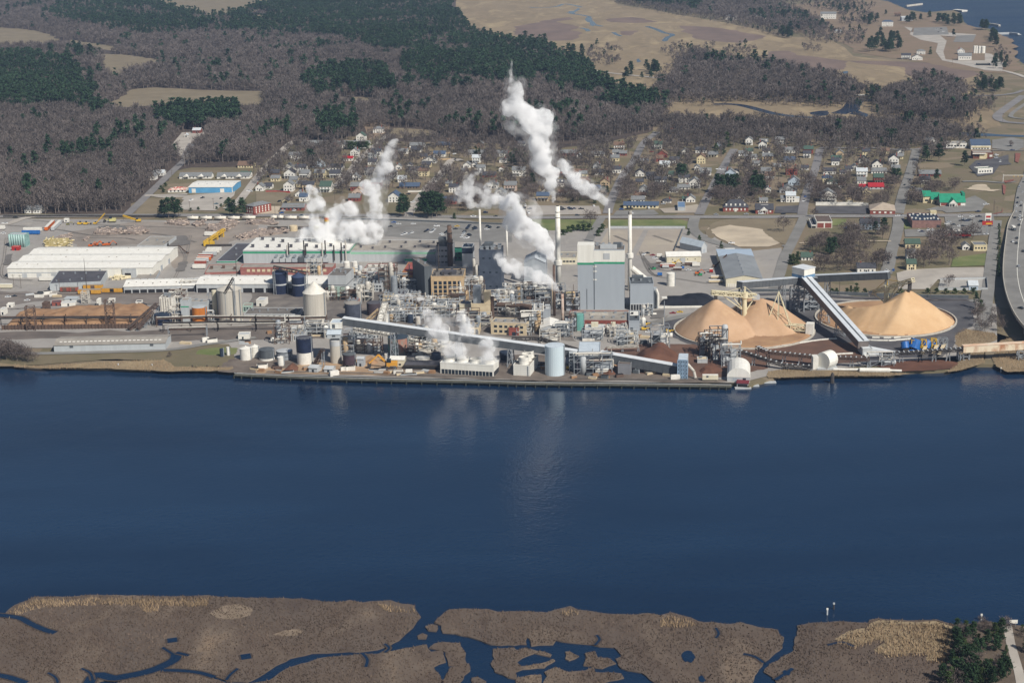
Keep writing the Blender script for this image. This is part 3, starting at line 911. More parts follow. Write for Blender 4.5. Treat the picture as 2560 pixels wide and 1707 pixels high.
WOODS2=polys('W 1380,-60 1420,8 1490,20 1560,34 1650,48 1750,68 1790,82 1900,80 1850,40 1780,10 1760,-60',
    'W 1555,150 1600,128 1700,150 1730,150 1790,160 1850,170 1920,185 1985,215 1955,240 1900,242 1800,235 1700,236 1600,236 1540,238 1500,215 1540,190',
    'W 1500,290 1560,283 1700,288 1880,300 1960,292 2100,296 2240,312 2200,325 2120,342 2000,335 1850,320 1700,315 1580,318',
    'W 2000,232 2080,215 2150,222 2230,245 2235,270 2190,285 2100,280 2020,260','W 2090,185 2200,195 2230,230 2120,220')
OPEN=[[(p.x,p.y) for p in f] for f in FIELDS]+polys('W 415,300 475,300 480,325 445,345 460,365 428,372 400,352 370,352','W 840,295 1000,293 990,305 880,330 800,330','K 700,600 980,650 960,720 780,700','W 1180,105 1250,120 1200,115')
PINES=polys('W -100,135 60,140 150,155 215,190 212,262 130,262 -100,275','W 95,40 240,-40 1030,-40 1050,40 1085,80 1160,105 1250,120 1350,165 1370,200 1480,240 1530,252 1440,270 1330,240 1250,212 1100,210 1000,208 930,188 915,140 840,118 760,96 640,86 480,82 330,92 220,72',
    'W 690,205 740,175 880,172 915,235 850,222 740,240','W 722,285 815,272 822,322 735,330','W 355,288 400,268 545,265 560,300 470,300 390,308','W 1400,-60 1560,-60 1640,-20 1600,34 1490,18 1420,5')
# ================================================================== building kit
M_WHITE=clad('white_cladding','e6e4dc','d3d0c6')
M_WHITER=clad('white_roof_sheet','e8e6df','d2cfc6',period=2.0)
M_CREAM=clad('cream_cladding','d9d2bb','c4bca4')
M_GREY=clad('grey_cladding','aab0b5','979da3',period=1.5)
M_DGREY=clad('dark_grey_cladding','5f6468','4b5054')
M_LGREY=clad('pale_grey_cladding','bcbfc0','a6a9aa')
M_BLUEGREY=clad('blue_grey_cladding','b6bbbd','a5aaac')
M_NAVY=clad('navy_cladding','2f3a4a','263040')
M_BRICK=mat('red_brick','8d4f45','7a443c',scale=0.6,coords='obj',rough=0.9)
M_PINKBRICK=mat('weathered_brick','a06a62','8c5a53',scale=0.5,coords='obj',rough=0.9)
M_TANWALL=mat('tan_render','c3aa87','b39a78',scale=0.25,coords='obj',rough=0.9,c3='a38f70')
M_BEIGE=mat('beige_render','cfbfa0','bcab8d',scale=0.25,coords='obj',rough=0.9)
M_TAR=mat('tar_roof','77726d','635f5b',scale=0.12,coords='obj',rough=0.95,detail=8,c3='858078')
M_TARL=mat('pale_felt_roof','9d978e','88827a',scale=0.12,coords='obj',rough=0.95,detail=8)
M_TARD=mat('dark_felt_roof','55545a','46464b',scale=0.12,coords='obj',rough=0.95,detail=8)
M_CONCW=mat('silo_concrete','c2bdb2','aea89d',scale=0.12,stretch=(1,1,0.15),coords='obj',rough=0.9,detail=8,c3='c5beb0')
M_STEEL=mat('galvanised_steel','9aa0a5','84898e',scale=0.6,coords='obj',rough=0.55,metal=0.2)
M_DSTEEL=mat('dark_steel','4a4644','3a3735',scale=0.5,coords='obj',rough=0.7)
M_RUST=mat('rusty_steel','69564b','52443d',scale=0.4,coords='obj',rough=0.9,c3='7e6a5c')
M_PIPE=mat('pale_pipes','c4bfb5','aaa59b',scale=0.5,coords='obj',rough=0.6)
M_GLASS=mat('dark_window','2c3640','1f2830',scale=0.4,coords='obj',rough=0.15,spec=0.5)
M_DARK=mat('shadowed_opening','2a2a2c','1f1f22',scale=0.5,coords='obj')  # near-black colour stands in for shade in openings; also colours dark doors
M_GREENT=mat('green_trim','2f8a66','3a9a74',scale=0.3,coords='obj',rough=0.5)
M_TRIMW=mat('white_trim','e2dfd6','d0cdc4',scale=0.4,coords='obj',rough=0.6)
M_YELLOW=mat('yellow_paint','d6b03a','c29a2c',scale=0.5,coords='obj',rough=0.5)
M_ORANGE=mat('orange_paint','cf6a2c','b95a24',scale=0.5,coords='obj',rough=0.5)
M_BLUE=mat('blue_paint','2f6cb0','27599a',scale=0.5,coords='obj',rough=0.45)
M_RED=mat('red_paint','b3302c','982825',scale=0.5,coords='obj',rough=0.5)
M_TEAL=mat('teal_paint','6fa39a','5f928a',scale=0.25,stretch=(1,1,.2),coords='obj',rough=0.6)
PEND0=[]
FOOT=[]
LANDMARKS=[]
class Bldg:
 """rectangular building measured by its eave corners front-left, front-right, back-right"""
 def __init__(s,name,label,cat,t,fl,fr,br,base_y,wall,roof=None,kind='flat',rise=2.0,over=0.4,group=None,parapet=0.6,depth=None,wall_label=None,z0=GZ,orth=True,bays=1,mark=None,height=None,base_x=None):
  s.t=t
  b=at(t,fl[0] if base_x is None else base_x,base_y,z0)
  h=top_z(b,t,*fl) if height is None else z0+height
  s.h,s.z0=h,z0
  P0,P1=at(t,*fl,h),at(t,*fr,h)
  U=P1 - P0
  s.w=U.length
  s.U=U/s.w
  s.V=Vector((-s.U.y,s.U.x,0))
  if depth is None:
   P2=at(t,*br,h)
   d=P2 - P1
   s.d=max(2.0,d.dot(s.V))
   if not orth:
    s.V=d.normalized()
    s.d=d.length
  else:
   s.d=depth
  s.o=Vector((P0.x,P0.y,z0))
  c=s.P(s.w/2,s.d/2,0)
  s.obj=thing(name,c,label,cat,group)
  FOOT.append([(q.x,q.y) for q in (s.P(0,0,0),s.P(s.w,0,0),s.P(s.w,s.d,0),s.P(0,s.d,0))])
  if mark:
   LANDMARKS.append((mark,c.x,c.y))
  H=h - z0
  s.H=H
  s.kind,s.rise=kind,rise
  m=MB()
  m.hexa([s.P(u,v,0) for u,v in ((0,0),(s.w,0),(s.w,s.d),(0,s.d))],[s.P(u,v,H) for u,v in ((0,0),(s.w,0),(s.w,s.d),(0,s.d))])
  if kind in ('gable','bays'):
   n=bays
   for i in range(n):
    v0,v1=s.d*i/n,s.d*(i+1)/n
    vm=(v0+v1)/2
    for u in (0,s.w):
     e=.25 if u==0 else -.25
     m.hexa([s.P(u,v0,H),s.P(u+e,v0,H),s.P(u+e,v1,H),s.P(u,v1,H)] if e>0 else [s.P(u+e,v0,H),s.P(u,v0,H),s.P(u,v1,H),s.P(u+e,v1,H)],
       [s.P(u,vm,H+rise),s.P(u+e,vm,H+rise),s.P(u+e,vm+.01,H+rise),s.P(u,vm+.01,H+rise)] if e>0 else [s.P(u+e,vm,H+rise),s.P(u,vm,H+rise),s.P(u,vm+.01,H+rise),s.P(u+e,vm+.01,H+rise)])
  if kind=='cross':
   um=s.w/2
   for v in (0,s.d - .25):
    m.hexa([s.P(0,v,H),s.P(s.w,v,H),s.P(s.w,v+.25,H),s.P(0,v+.25,H)],[s.P(um,v,H+rise),s.P(um+.01,v,H+rise),s.P(um+.01,v+.25,H+rise),s.P(um,v+.25,H+rise)])
  s.wall=m.build('wall',wall,s.obj,label=wall_label)
  r=MB()
  roof=roof or M_TAR
  o,T=over,0.35
  if kind=='flat':
   r.hexa([s.P(u,v,H+.02) for u,v in ((.3,.3),(s.w - .3,.3),(s.w - .3,s.d - .3),(.3,s.d - .3))],[s.P(u,v,H+.25) for u,v in ((.3,.3),(s.w - .3,.3),(s.w - .3,s.d - .3),(.3,s.d - .3))])
   s.roof=r.build('roof',roof,s.obj)
   if parapet:
    q=MB()
    for a,b2 in (((-.1,-.1),(s.w+.1,.28)),((-.1,s.d - .28),(s.w+.1,s.d+.1)),((-.1,.285),(.28,s.d - .285)),((s.w - .28,.285),(s.w+.1,s.d - .285))):
     q.hexa([s.P(a[0],a[1],H - .1),s.P(b2[0],a[1],H - .1),s.P(b2[0],b2[1],H - .1),s.P(a[0],b2[1],H - .1)],[s.P(a[0],a[1],H+parapet),s.P(b2[0],a[1],H+parapet),s.P(b2[0],b2[1],H+parapet),s.P(a[0],b2[1],H+parapet)])
    s.par=q.build('parapet',wall,s.obj)
  elif kind in ('gable','bays'):
   for i in range(bays):
    v0,v1=s.d*i/bays,s.d*(i+1)/bays
    vm=(v0+v1)/2
    a0=v0 - (o if i==0 else 0)
    a1=v1+(o if i==bays - 1 else 0)
    zs=H - rise*(vm and (o if i==0 else 0)/(vm - v0))
    zb=H - rise*((o if i==bays - 1 else 0)/(v1 - vm))
    for (va,za,vb,zb2) in ((a0,zs,vm,H+rise),(vm,H+rise,a1,zb)):
     r.hexa([s.P(-o,va,za),s.P(s.w+o,va,za),s.P(s.w+o,vb,zb2),s.P(-o,vb,zb2)],[s.P(-o,va,za+T),s.P(s.w+o,va,za+T),s.P(s.w+o,vb,zb2+T),s.P(-o,vb,zb2+T)])
   s.roof=r.build('roof',roof,s.obj)
  elif kind=='cross':
   um=s.w/2
   zs=H - rise*o/um
   for (ua,za,ub,zb2) in ((-o,zs,um,H+rise),(um,H+rise,s.w+o,zs)):
    r.hexa([s.P(ua,-o,za),s.P(ub,-o,zb2),s.P(ub,s.d+o,zb2),s.P(ua,s.d+o,za)],[s.P(ua,-o,za+T),s.P(ub,-o,zb2+T),s.P(ub,s.d+o,zb2+T),s.P(ua,s.d+o,za+T)])
   s.roof=r.build('roof',roof,s.obj)
  elif kind=='hip':
   k=min(s.w,s.d)/2
   c0=[s.P(-o,-o,H),s.P(s.w+o,-o,H),s.P(s.w+o,s.d+o,H),s.P(-o,s.d+o,H)]
   if s.w>=s.d:
    t0,t1=s.P(k,s.d/2,H+rise),s.P(s.w - k,s.d/2,H+rise)
    r.add(c0+[t0,t1],[(3,2,1,0),(0,1,5,4),(1,2,5),(2,3,4,5),(3,0,4)])
   else:
    t0,t1=s.P(s.w/2,k,H+rise),s.P(s.w/2,s.d - k,H+rise)
    r.add(c0+[t0,t1],[(3,2,1,0),(0,1,4),(1,2,5,4),(2,3,5),(3,0,4,5)])
   s.roof=r.build('roof',roof,s.obj)
  elif kind=='vault':
   n=10
   pr=[(s.w/2 - (s.w/2+.2)*math.cos(math.pi*i/n),H - .05+rise*math.sin(math.pi*i/n)) for i in range(n+1)]
   vs=[s.P(u,-.2,z) for u,z in pr]+[s.P(u,s.d+.2,z) for u,z in pr]
   r.add(vs,[(i,i+1,n+2+i,n+1+i) for i in range(n)]+[tuple(range(n,-1,-1)),tuple(range(n+1,2*n+2))])
   s.roof=r.build('roof',roof,s.obj)
 def P(s,u,v,z):
  return s.o+s.U*u+s.V*v+Vector((0,0,z))
 def block(s,name,u,v,z,w,d,h,m,parent=None,label=None):
  """box part; u, v, z give its low front-left corner"""
  b=MB().hexa([s.P(a,c,z) for a,c in ((u,v),(u+w,v),(u+w,v+d),(u,v+d))],[s.P(a,c,z+h) for a,c in ((u,v),(u+w,v),(u+w,v+d),(u,v+d))])
  return b.build(name,m,parent or s.obj,label=label)
 def win(s,u,z,w,h,face='front',m=None,name='window'):
  m=m or M_GLASS
  if face=='front':
   return s.block(name,u - w/2,-.06,z,w,.12,h,m)
  if face=='right':
   return s.block(name,s.w - .06,u - w/2,z,.12,w,h,m)
  if face=='left':
   return s.block(name,-.06,u - w/2,z,.12,w,h,m)
 def wins(s,rows,cols,w,h,face='front',u0=None,u1=None,z0=1.0,z1=None,m=None):
  L=s.w if face=='front' else s.d
  u0=L*.06 if u0 is None else u0
  u1=L*.94 if u1 is None else u1
  z1=s.H - .6 if z1 is None else z1
  for r_ in range(rows):
   zz=z0+(z1 - z0)*(r_+.5)/rows - h/2
   for c in range(cols):
    s.win(u0+(u1 - u0)*(c+.5)/cols,zz,w,h,face,m)
 def band(s,name,z,h,m,faces='frl'):
  q=MB()
  e=.09
  if 'f' in faces:
   q.hexa([s.P(-e,-e,z),s.P(s.w+e,-e,z),s.P(s.w+e,.2,z),s.P(-e,.2,z)],[s.P(-e,-e,z+h),s.P(s.w+e,-e,z+h),s.P(s.w+e,.2,z+h),s.P(-e,.2,z+h)])
  if 'r' in faces:
   q.hexa([s.P(s.w - .2,.21,z),s.P(s.w+e,.21,z),s.P(s.w+e,s.d+e,z),s.P(s.w - .2,s.d+e,z)],[s.P(s.w - .2,.21,z+h),s.P(s.w+e,.21,z+h),s.P(s.w+e,s.d+e,z+h),s.P(s.w - .2,s.d+e,z+h)])
  if 'l' in faces:
   q.hexa([s.P(-e,.21,z),s.P(.2,.21,z),s.P(.2,s.d+e,z),s.P(-e,s.d+e,z)],[s.P(-e,.21,z+h),s.P(.2,.21,z+h),s.P(.2,s.d+e,z+h),s.P(-e,s.d+e,z+h)])
  return q.build(name,m,s.obj)
 def vents(s,n,m=None,size=1.4,seed=0,name='roof_vent',rows=1,h=1.1):
  """small fan housings on the roof"""
  r=random.Random(seed+n)
  for j in range(rows):
   for i in range(n):
    u=s.w*(i+.5+r.uniform(-.15,.15))/n
    v=s.d*(j+.5+r.uniform(-.2,.2))/rows
    if s.kind in ('gable','bays'):
     z=s.H+s.rise*.6
    elif s.kind=='cross':
     z=s.H+s.rise*(1 - abs(u/s.w*2 - 1))
    else:
     z=s.H+.2
    q=MB()
    q.box(s.P(u,v,z),(size,size,h),0)
    q.box(s.P(u,v,z+h),(size*1.25,size*1.25,.2),0)
    q.build(name,m or M_STEEL,s.roof)
def tank(name,label,cat,t,x,base_y,top_y,halfw,m,top='flat',top_m=None,rise=None,mark=None,group=None,bands=(),z0=GZ,stairs=True,rail=False,skirt=None):
 """upright cylinder: x, base_y is its nearest foot, top_y the near rim of its top, halfw its half-width in measured pixels"""
 s=TILES[t][2]
 p=at(t,x,base_y,z0)
 r=halfw*s*mpp(p)
 c=Vector((p.x,p.y,z0))+Vector((p.x,p.y,0)).normalized()*r
 h=top_z(p,t,x,top_y) - z0
 o=thing(name,c,label,cat,group)
 FOOT.append([(c.x+r*math.cos(a),c.y+r*math.sin(a)) for a in np.linspace(0,6.28,8,endpoint=False)])
 if mark:
  LANDMARKS.append((mark,c.x,c.y))
 n=28
 body=MB().lathe(c,[(r,0),(r,h)],n)
 body.build('shell',m,o,smooth=False)
 rise=r*.35 if rise is None else rise
 q=MB()
 if top=='cone':
  q.lathe(c+Vector((0,0,h+.02)),[(r*1.03,0),(r*1.03,.3),(r*.12,rise),(r*.1,rise+.4)],n)
 elif top=='dome':
  q.lathe(c+Vector((0,0,h+.02)),[(r*math.cos(a)+.01,rise*math.sin(a)) for a in np.linspace(0,1.5,6)],n)
 else:
  q.lathe(c+Vector((0,0,h+.02)),[(r*.98,0),(r*.98,.15),(r*.3,.5),(.05,.55)],n)
 q.build('roof',top_m or m,o)
 for z_,hh,mm in bands:
  MB().lathe(c+Vector((0,0,h*z_)),[(r*1.015,0),(r*1.015,h*hh)],n).build('band',mm,o)
 if stairs and h>5:
  q=MB()
  a=-.5
  q.bar(c+Vector((r*1.06*math.cos(a),r*1.06*math.sin(a),0)),c+Vector((r*1.06*math.cos(a),r*1.06*math.sin(a),h+1)),.5)
  q.build('ladder',M_STEEL,o)
 if rail:
  q=MB()
  k=14
  R_=r*1.04
  pts=[c+Vector((R_*math.cos(2*math.pi*i/k),R_*math.sin(2*math.pi*i/k),h+1.1)) for i in range(k+1)]
  q.path(pts,.14,4)
  for pt in pts[:-1]:
   q.bar(pt - Vector((0,0,1.1)),pt,.12)
  q.build('railing',M_STEEL,o)
 o['_r']=r
 o['_h']=h
 return o,c,r,h
def stack(name,label,t,x,base_y,tx,ty,hw0,hw1,m,n=16,bands=(),mark=None,rings=()):
 """chimney from a measured foot to a measured top"""
 s=TILES[t][2]
 p=at(t,x,base_y)
 h=top_z(p,t,tx,ty) - GZ
 k=s*mpp(p)
 r0,r1=hw0*k,hw1*k
 o=thing(name,p,label,'chimney')
 if mark:
  LANDMARKS.append((mark,p.x,p.y))
 FOOT.append([(p.x - r0,p.y - r0),(p.x+r0,p.y - r0),(p.x+r0,p.y+r0),(p.x - r0,p.y+r0)])
 MB().lathe(p,[(r0,0),(r0+(r1 - r0)*.5,h*.5),(r1,h)],n,cap=True).build('shaft',m,o,smooth=True)
 MB().lathe(p+Vector((0,0,h)),[(r1*.78,-.4),(r1*.78,.06)],n).build('flue_mouth',M_DARK,o)
 for z_,hh,f,mm in rings:
  rr=r0+(r1 - r0)*z_
  MB().lathe(p+Vector((0,0,h*z_)),[(rr*f,0),(rr*f,hh)],n).build('collar',mm,o)
 return o,p,h,r0,r1
def pt(t,x,y,base):
 """place a measured point over the ground point 'base' (same distance from the camera)"""
 d=ray(px(t,x,y))
 k=base.y/d.y
 return Vector((d.x*k,base.y,CAMH+d.z*k))
def gallery(name,label,a,b,w,h,m,roof_m,supports=(),cat='conveyor',win=False,mark=None,leg_m=None,walk=False):
 """enclosed conveyor bridge from a to b (floor centre points)"""
 a,b=Vector(a),Vector(b)
 mid=(a+b)/2
 o=thing(name,(mid.x,mid.y,GZ),label,cat)
 if mark:
  LANDMARKS.append((mark,mid.x,mid.y))
 d=(b - a).normalized()
 s=d.cross(Vector((0,0,1))).normalized()
 u=s.cross(d)
 def sec(q0,q1,x0,x1,z0,z1):
  c=lambda p,x,z: p+s*x+u*z
  return [c(q0,x0,z0),c(q0,x1,z0),c(q1,x1,z0),c(q1,x0,z0)],[c(q0,x0,z1),c(q0,x1,z1),c(q1,x1,z1),c(q1,x0,z1)]
 gw=MB().hexa(*sec(a,b,-w/2,w/2,0,h))
 r=MB()
 r.hexa(*sec(a - d*.3,b+d*.3,-w/2 - .25,w/2+.25,h+.02,h+.3))
 r.build('gallery_roof',roof_m,o)
 if win:
  MB().hexa(*sec(a,b,-.45,.45,h+.32,h+.55)).build('ridge_cap',M_DGREY,o)
 L=(b - a).length
 q=gw
 n=max(3,int(L/4))
 for i in range(n+1):
  p=a.lerp(b,i/n)
  for sx in (-1,1):
   q.hexa(*sec(p - d*.12,p+d*.12,sx*(w/2+.02) - .1,sx*(w/2+.02)+.1,0.05,h - .05))
 q.build('gallery_wall',m,o)
 for f,spread in supports:
  p=a.lerp(b,f)
  if p.z - GZ>2:
   MB().tower((p.x,p.y),spread*1.2,spread*.6,GZ,p.z,.45,max(2,int((p.z - GZ)/5)),math.atan2(s.y,s.x),.7).build('trestle',leg_m or M_STEEL,o)
 return o
def pipe_cluster(name,label,t,x,y,w,d,h,seed,cat='pipe rack',levels=3,m=None,vessels=3,zbase=GZ,yaw=0.0):
 """open steel frame several floors high carrying pipes and vessels; w, d, h in metres"""
 r=random.Random(seed)
 c=at(t,x,y)
 c=c+Vector((0,d/2,zbase - GZ))
 o=thing(name,c,label,cat)
 FOOT.append([(c.x - w/2,c.y - d/2),(c.x+w/2,c.y - d/2),(c.x+w/2,c.y+d/2),(c.x - w/2,c.y+d/2)])
 f=MB()
 nx,ny=max(2,int(w/6)),max(1,int(d/7))
 X=[c.x - w/2+w*i/nx for i in range(nx+1)]
 Y=[c.y - d/2+d*j/ny for j in range(ny+1)]
 Z=[c.z+h*k/levels for k in range(levels+1)]
 for x_ in X:
  for y_ in Y:
   f.bar((x_,y_,c.z),(x_,y_,c.z+h*r.choice((1,1,.8))),.4)
 for z_ in Z[1:]:
  for y_ in Y:
   f.bar((X[0],y_,z_),(X[-1],y_,z_),.35)
  for x_ in X:
   f.bar((x_,Y[0],z_),(x_,Y[-1],z_),.35)
 for i in range(nx):
  for k in range(levels):
   if r.random()<.6:
    f.bar((X[i],Y[0],Z[k]),(X[i+1],Y[0],Z[k+1]),.25)
 f.build('frame',m or r.choice((M_STEEL,M_STEEL,M_DSTEEL,M_RUST)),o)
 for k in range(1,levels):
  if r.random()<.75:
   x0,x1=sorted((r.uniform(0,.5),r.uniform(.5,1)))
   MB().box((c.x - w/2+w*(x0+x1)/2,c.y,Z[k]+.2),(w*(x1 - x0),d*.9,.2)).build('walkway',r.choice((M_STEEL,M_LGREY,M_DSTEEL,M_RUST)),o)
 if levels>1:
  for k in range(2 if w>11 else 1):
   bw=w*r.uniform(.3,.45)
   MB().box((c.x+(r.uniform(-.3,-.1) if k==0 else r.uniform(.12,.3))*w,c.y+d*.12,c.z),(bw,d*.6,h*r.uniform(.45,.85))).build('core_block',r.choice((M_LGREY,M_DGREY,M_GREY,M_TRIMW,M_BEIGE,M_TARD,M_BLUEGREY)),o)  # added solid block inside the frame, for mass and shadow
 for k in range(vessels):
  vx,vy=c.x+r.uniform(-.42,.42)*w,c.y+r.uniform(-.4,.3)*d
  rr=r.uniform(.9,2.2)
  if r.random()<.6:
   hh=h*r.uniform(.4,1.15)
   MB().lathe((vx,vy,c.z),[(rr,0),(rr,hh),(rr*.7,hh+rr*.5),(.1,hh+rr*.7)],12).build('vessel',r.choice((M_PIPE,M_PIPE,M_LGREY,M_STEEL,M_TANWALL,M_TRIMW)),o,smooth=True)
  else:
   MB().bar((vx - rr*2,vy,Z[min(levels,1+k % levels)] - rr),(vx+rr*2,vy,Z[min(levels,1+k % levels)] - rr),rr*1.6,n=12).build('drum',r.choice((M_PIPE,M_LGREY,M_RUST,M_TRIMW)),o)
 for k in range(4+int(w/5)):
  z_=r.choice(Z[1:])+r.uniform(.3,.8)
  y_=c.y+r.uniform(-.5,.5)*d
  x0,x1=sorted((r.uniform(-.55,.1),r.uniform(0,.55)))
  rr=r.choice((.35,.5,.7,1.0))
  a,b=Vector((c.x+x0*w,y_,z_)),Vector((c.x+x1*w,y_,z_))
  pts=[a,b]
  if r.random()<.6:
   pts.append(b+Vector((0,0,r.choice((-1,1))*r.uniform(2,h*.5))))
  if r.random()<.5:
   pts.insert(0,a+Vector((0,-r.uniform(1,d*.4),0)))
  MB().path(pts,rr,6).build('pipe',r.choice((M_PIPE,M_PIPE,M_TRIMW,M_STEEL,M_RUST,M_LGREY)),o)
 return o
# ================================================================== the mill: western yard and sheds
b=Bldg('warehouse','huge white warehouse with three low ridges and rows of roof vents','warehouse','A',(65,995),(1400,990),(1590,800),1085,M_WHITE,M_WHITER,'bays',1.6,bays=3,mark='the huge white warehouse')
b.vents(14,M_TARL,.9,1,rows=3,h=.5)
b.block('skirting',.5,-.1,4.2,b.w*.36,.16,.5,M_GREY)
for u in (.1,.2,.3):
 b.block('loading_door',b.w*u,-.12,0.2,4,.2,3.6,M_LGREY)
b.block('loading_door',b.w - .08,b.d*.3,.2,.2,5,4.2,M_GREY)
b.block('loading_door',b.w - .08,b.d*.6,.2,.2,5,4.2,M_GREY)
b=Bldg('storage_building','flat grey storage building with grey roof behind the huge white warehouse','storage building','A',(1260,790),(1505,790),(1585,705),822,M_LGREY,M_TARL,mark='the flat grey storage building')
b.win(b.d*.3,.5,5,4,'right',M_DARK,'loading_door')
b.vents(3,M_STEEL,1.2)
b=Bldg('roll_store','low dark-roofed store in front of the huge white warehouse','store','A',(455,1140),(925,1120),(1020,998),1205,M_BLUEGREY,M_TARD,mark='the low dark-roofed store')
b.vents(4,M_STEEL,1.0,rows=2)
b.block('loading_door',3,-.1,.2,5,.2,4,M_LGREY)
b=Bldg('annex','small pale grey annex against the front of the huge white warehouse','annex','A',(1120,1002),(1245,1002),(1250,985),1085,M_LGREY,M_TARL,depth=10)
b.block('doorway',2,-.1,.2,5,.2,4,M_DARK)
b=Bldg('lean_to','grey lean-to canopy with flat roof by the end of the huge white warehouse','canopy','A',(1240,1092),(1430,1085),(1445,1015),1120,M_GREY,M_TARL,parapet=0)
b.vents(2,M_STEEL,.9)
b=Bldg('boxcar_shed','long white-roofed shed with dark open bays facing the tracks','shed','A',(1135,1165),(1785,1150),(1790,1085),1228,M_LGREY,M_WHITER,'gable',2.2,mark='the long white-roofed track shed')
b.vents(9,M_TARL,.8,rows=2,h=.4)
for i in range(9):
 b.block('bay_shade',b.w*(i+.08)/9,-.12,.3,b.w*.84/9,.2,b.H*.5,M_DARK)  # dark panels on a solid wall paint the shade inside the bays
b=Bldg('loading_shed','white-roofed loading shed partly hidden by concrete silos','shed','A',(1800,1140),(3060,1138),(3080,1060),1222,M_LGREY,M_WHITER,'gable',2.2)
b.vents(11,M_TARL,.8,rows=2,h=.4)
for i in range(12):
 b.block('bay_shade',b.w*(i+.1)/12,-.12,.3,b.w*.8/12,.2,b.H*.5,M_DARK)  # same painted bay shade over the solid shed front
b=Bldg('brick_shed','long red-brick shed with flat pale roof in front of the machine hall','shed','A',(2205,992),(3055,990),(3080,955),1062,M_PINKBRICK,M_TARL,mark='the long red-brick shed')
b.wins(1,16,2.6,2.2,z0=1.5,z1=7,m=M_BEIGE)
b=Bldg('low_shop','low grey-roofed workshop with red fascia beside trailers','workshop','A',(1880,1040),(2195,1030),(2210,960),1056,M_PINKBRICK,M_TARL)
b.vents(3,M_RUST,2.0,rows=1,h=2)
b=Bldg('winder_shop','dark flat roof with green fascia next to the machine hall','workshop','A',(1990,930),(2165,930),(2230,770),948,M_GREY,M_TARD)
b.band('fascia',b.H - 1.0,1.0,M_GREENT)
b.vents(2,M_STEEL)
b=Bldg('machine_hall','very long machine hall with white roof and green stripe along the eave','machine hall','A',(2230,835),(3205,833),(3250,716),955,M_LGREY,M_WHITER,mark='the long machine hall')
b.band('eave_stripe',b.H - 2.2,1.6,M_GREENT)
b.vents(8,M_TARD,2.2,3,rows=2,h=2.2)
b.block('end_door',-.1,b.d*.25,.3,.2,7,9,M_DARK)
HALL=b
r=random.Random(3)
for i in range(9):
 u=b.w*(.3+.058*i)
 b.block('air_handler',u,-6.5,3.0,4.5,5.5,3.5+r.uniform(-.6,.8),r.choice((M_GREY,M_DGREY,M_LGREY)))
 b.block('duct',u+1,-6,6.8,1.6,6,1.4,M_STEEL)
for i,u in enumerate((.42,.435,.58,.595,.75,.78,.86,.93,.97)):
 p=b.P(b.w*u,-1.2,0)
 MB().lathe(p,[(.55,3),(.55,b.H+5+(i % 3)*2)],8).build('exhaust_pipe',M_DSTEEL if i % 4 else M_PIPE,b.obj)
b=Bldg('hall_extension','beige-roofed extension of the machine hall with pale green stripe','machine hall','B',(862,838),(1640,838),(1690,738),938,M_LGREY,M_TARL)
b.band('eave_stripe',b.H - 2.4,1.6,mat('pale_green_trim','8fc0a2','84b396',scale=.3))
b.vents(6,M_TARD,1.6,rows=2,h=1.6)
tank('concrete_silo','tall concrete silo with a conical roof beside the orange tank','silo','E',2125,770,478,110,M_CONCW,'cone',M_CONCW,mark='the tall concrete silo',rise=3.5)
tank('concrete_silo','broad concrete silo with a pale cone roof behind the long conveyor','silo','B',550,1500,1240,105,M_CONCW,'cone',mat('pale_cone','d8d4ca','c6c1b6'),mark='the broad concrete silo',rise=7.5)
tank('navy_silo','navy blue silo with cone roof, larger of the pair','silo','B',232,1240,1050,72,mat('navy_shell','26304a','1d2538',scale=.2,coords='obj',rough=.5),'cone',mat('navy_cone','3d4a66','323d55'),bands=((.45,.07,M_LGREY),),mark='the navy silos',rise=3,group='navy silos')
tank('navy_silo','navy blue silo with cone roof, smaller and nearer the grey annex','silo','B',400,1262,1085,65,mat('navy_shell','26304a'),'cone',mat('navy_cone','3d4a66'),bands=((.6,.05,M_LGREY),),rise=3,group='navy silos')
tank('process_tank','white dome-topped tank standing behind the square grey plant','tank','B',838,1010,945,32,M_TRIMW,'dome')
tank('process_tank','tall white tank beside the dome-topped one','tank','B',913,1042,945,30,M_TRIMW,'cone')
tank('liquor_tank','charcoal tank with rusty seams behind the inclined conveyors','tank','B',897,1478,1330,76,mat('charcoal_shell','4a4f5c','3a3f4a',scale=.3,coords='obj',rough=.7),'flat',M_TARL,rail=True)
tank('surge_vessel','pale concrete vessel just behind the charcoal tank','tank','B',948,1330,1225,26,M_CONCW,'cone')
tank('brown_tank','dark brown tank with flat roof by the white lattice conveyor','tank','B',1090,1440,1325,70,mat('brown_shell','4c4348','3d353a',scale=.3,coords='obj'),'flat',M_TARD)
tank('orange_tank','orange tank with a pale blue upper half beside the concrete silo','tank','E',1840,775,628,68,mat('orange_shell','c57a34','a96428',scale=.25,stretch=(1,1,.2),coords='obj',rough=.8,c3='8f5a2c'),'flat',M_BLUEGREY,mark='the orange tank')
tank('clarifier','broad low navy tank beside the brown chip field','tank','E',1500,790,700,82,mat('navy_shell','26304a'),'flat',M_NAVY)
tank('white_column','tall cream column between the orange tank and concrete silo','tank','E',1985,730,470,26,M_CREAM,'flat')
tank('storage_tank','white storage tank at the wharf end, nearest the grass bank','tank','E',2262,1112,1010,55,M_TRIMW,'cone',rise=1.5,mark='the white wharf tank')
tank('storage_tank','white storage tank close behind the one nearest the grass bank','tank','F',-5,1085,990,40,M_TRIMW,'cone',rise=1.5)
tank('storage_tank','grey storage tank with white foot between the white and silver tanks','tank','F',105,1118,1022,70,M_DGREY,'cone',M_DGREY,bands=((0,.25,M_TRIMW),),rise=1.2)
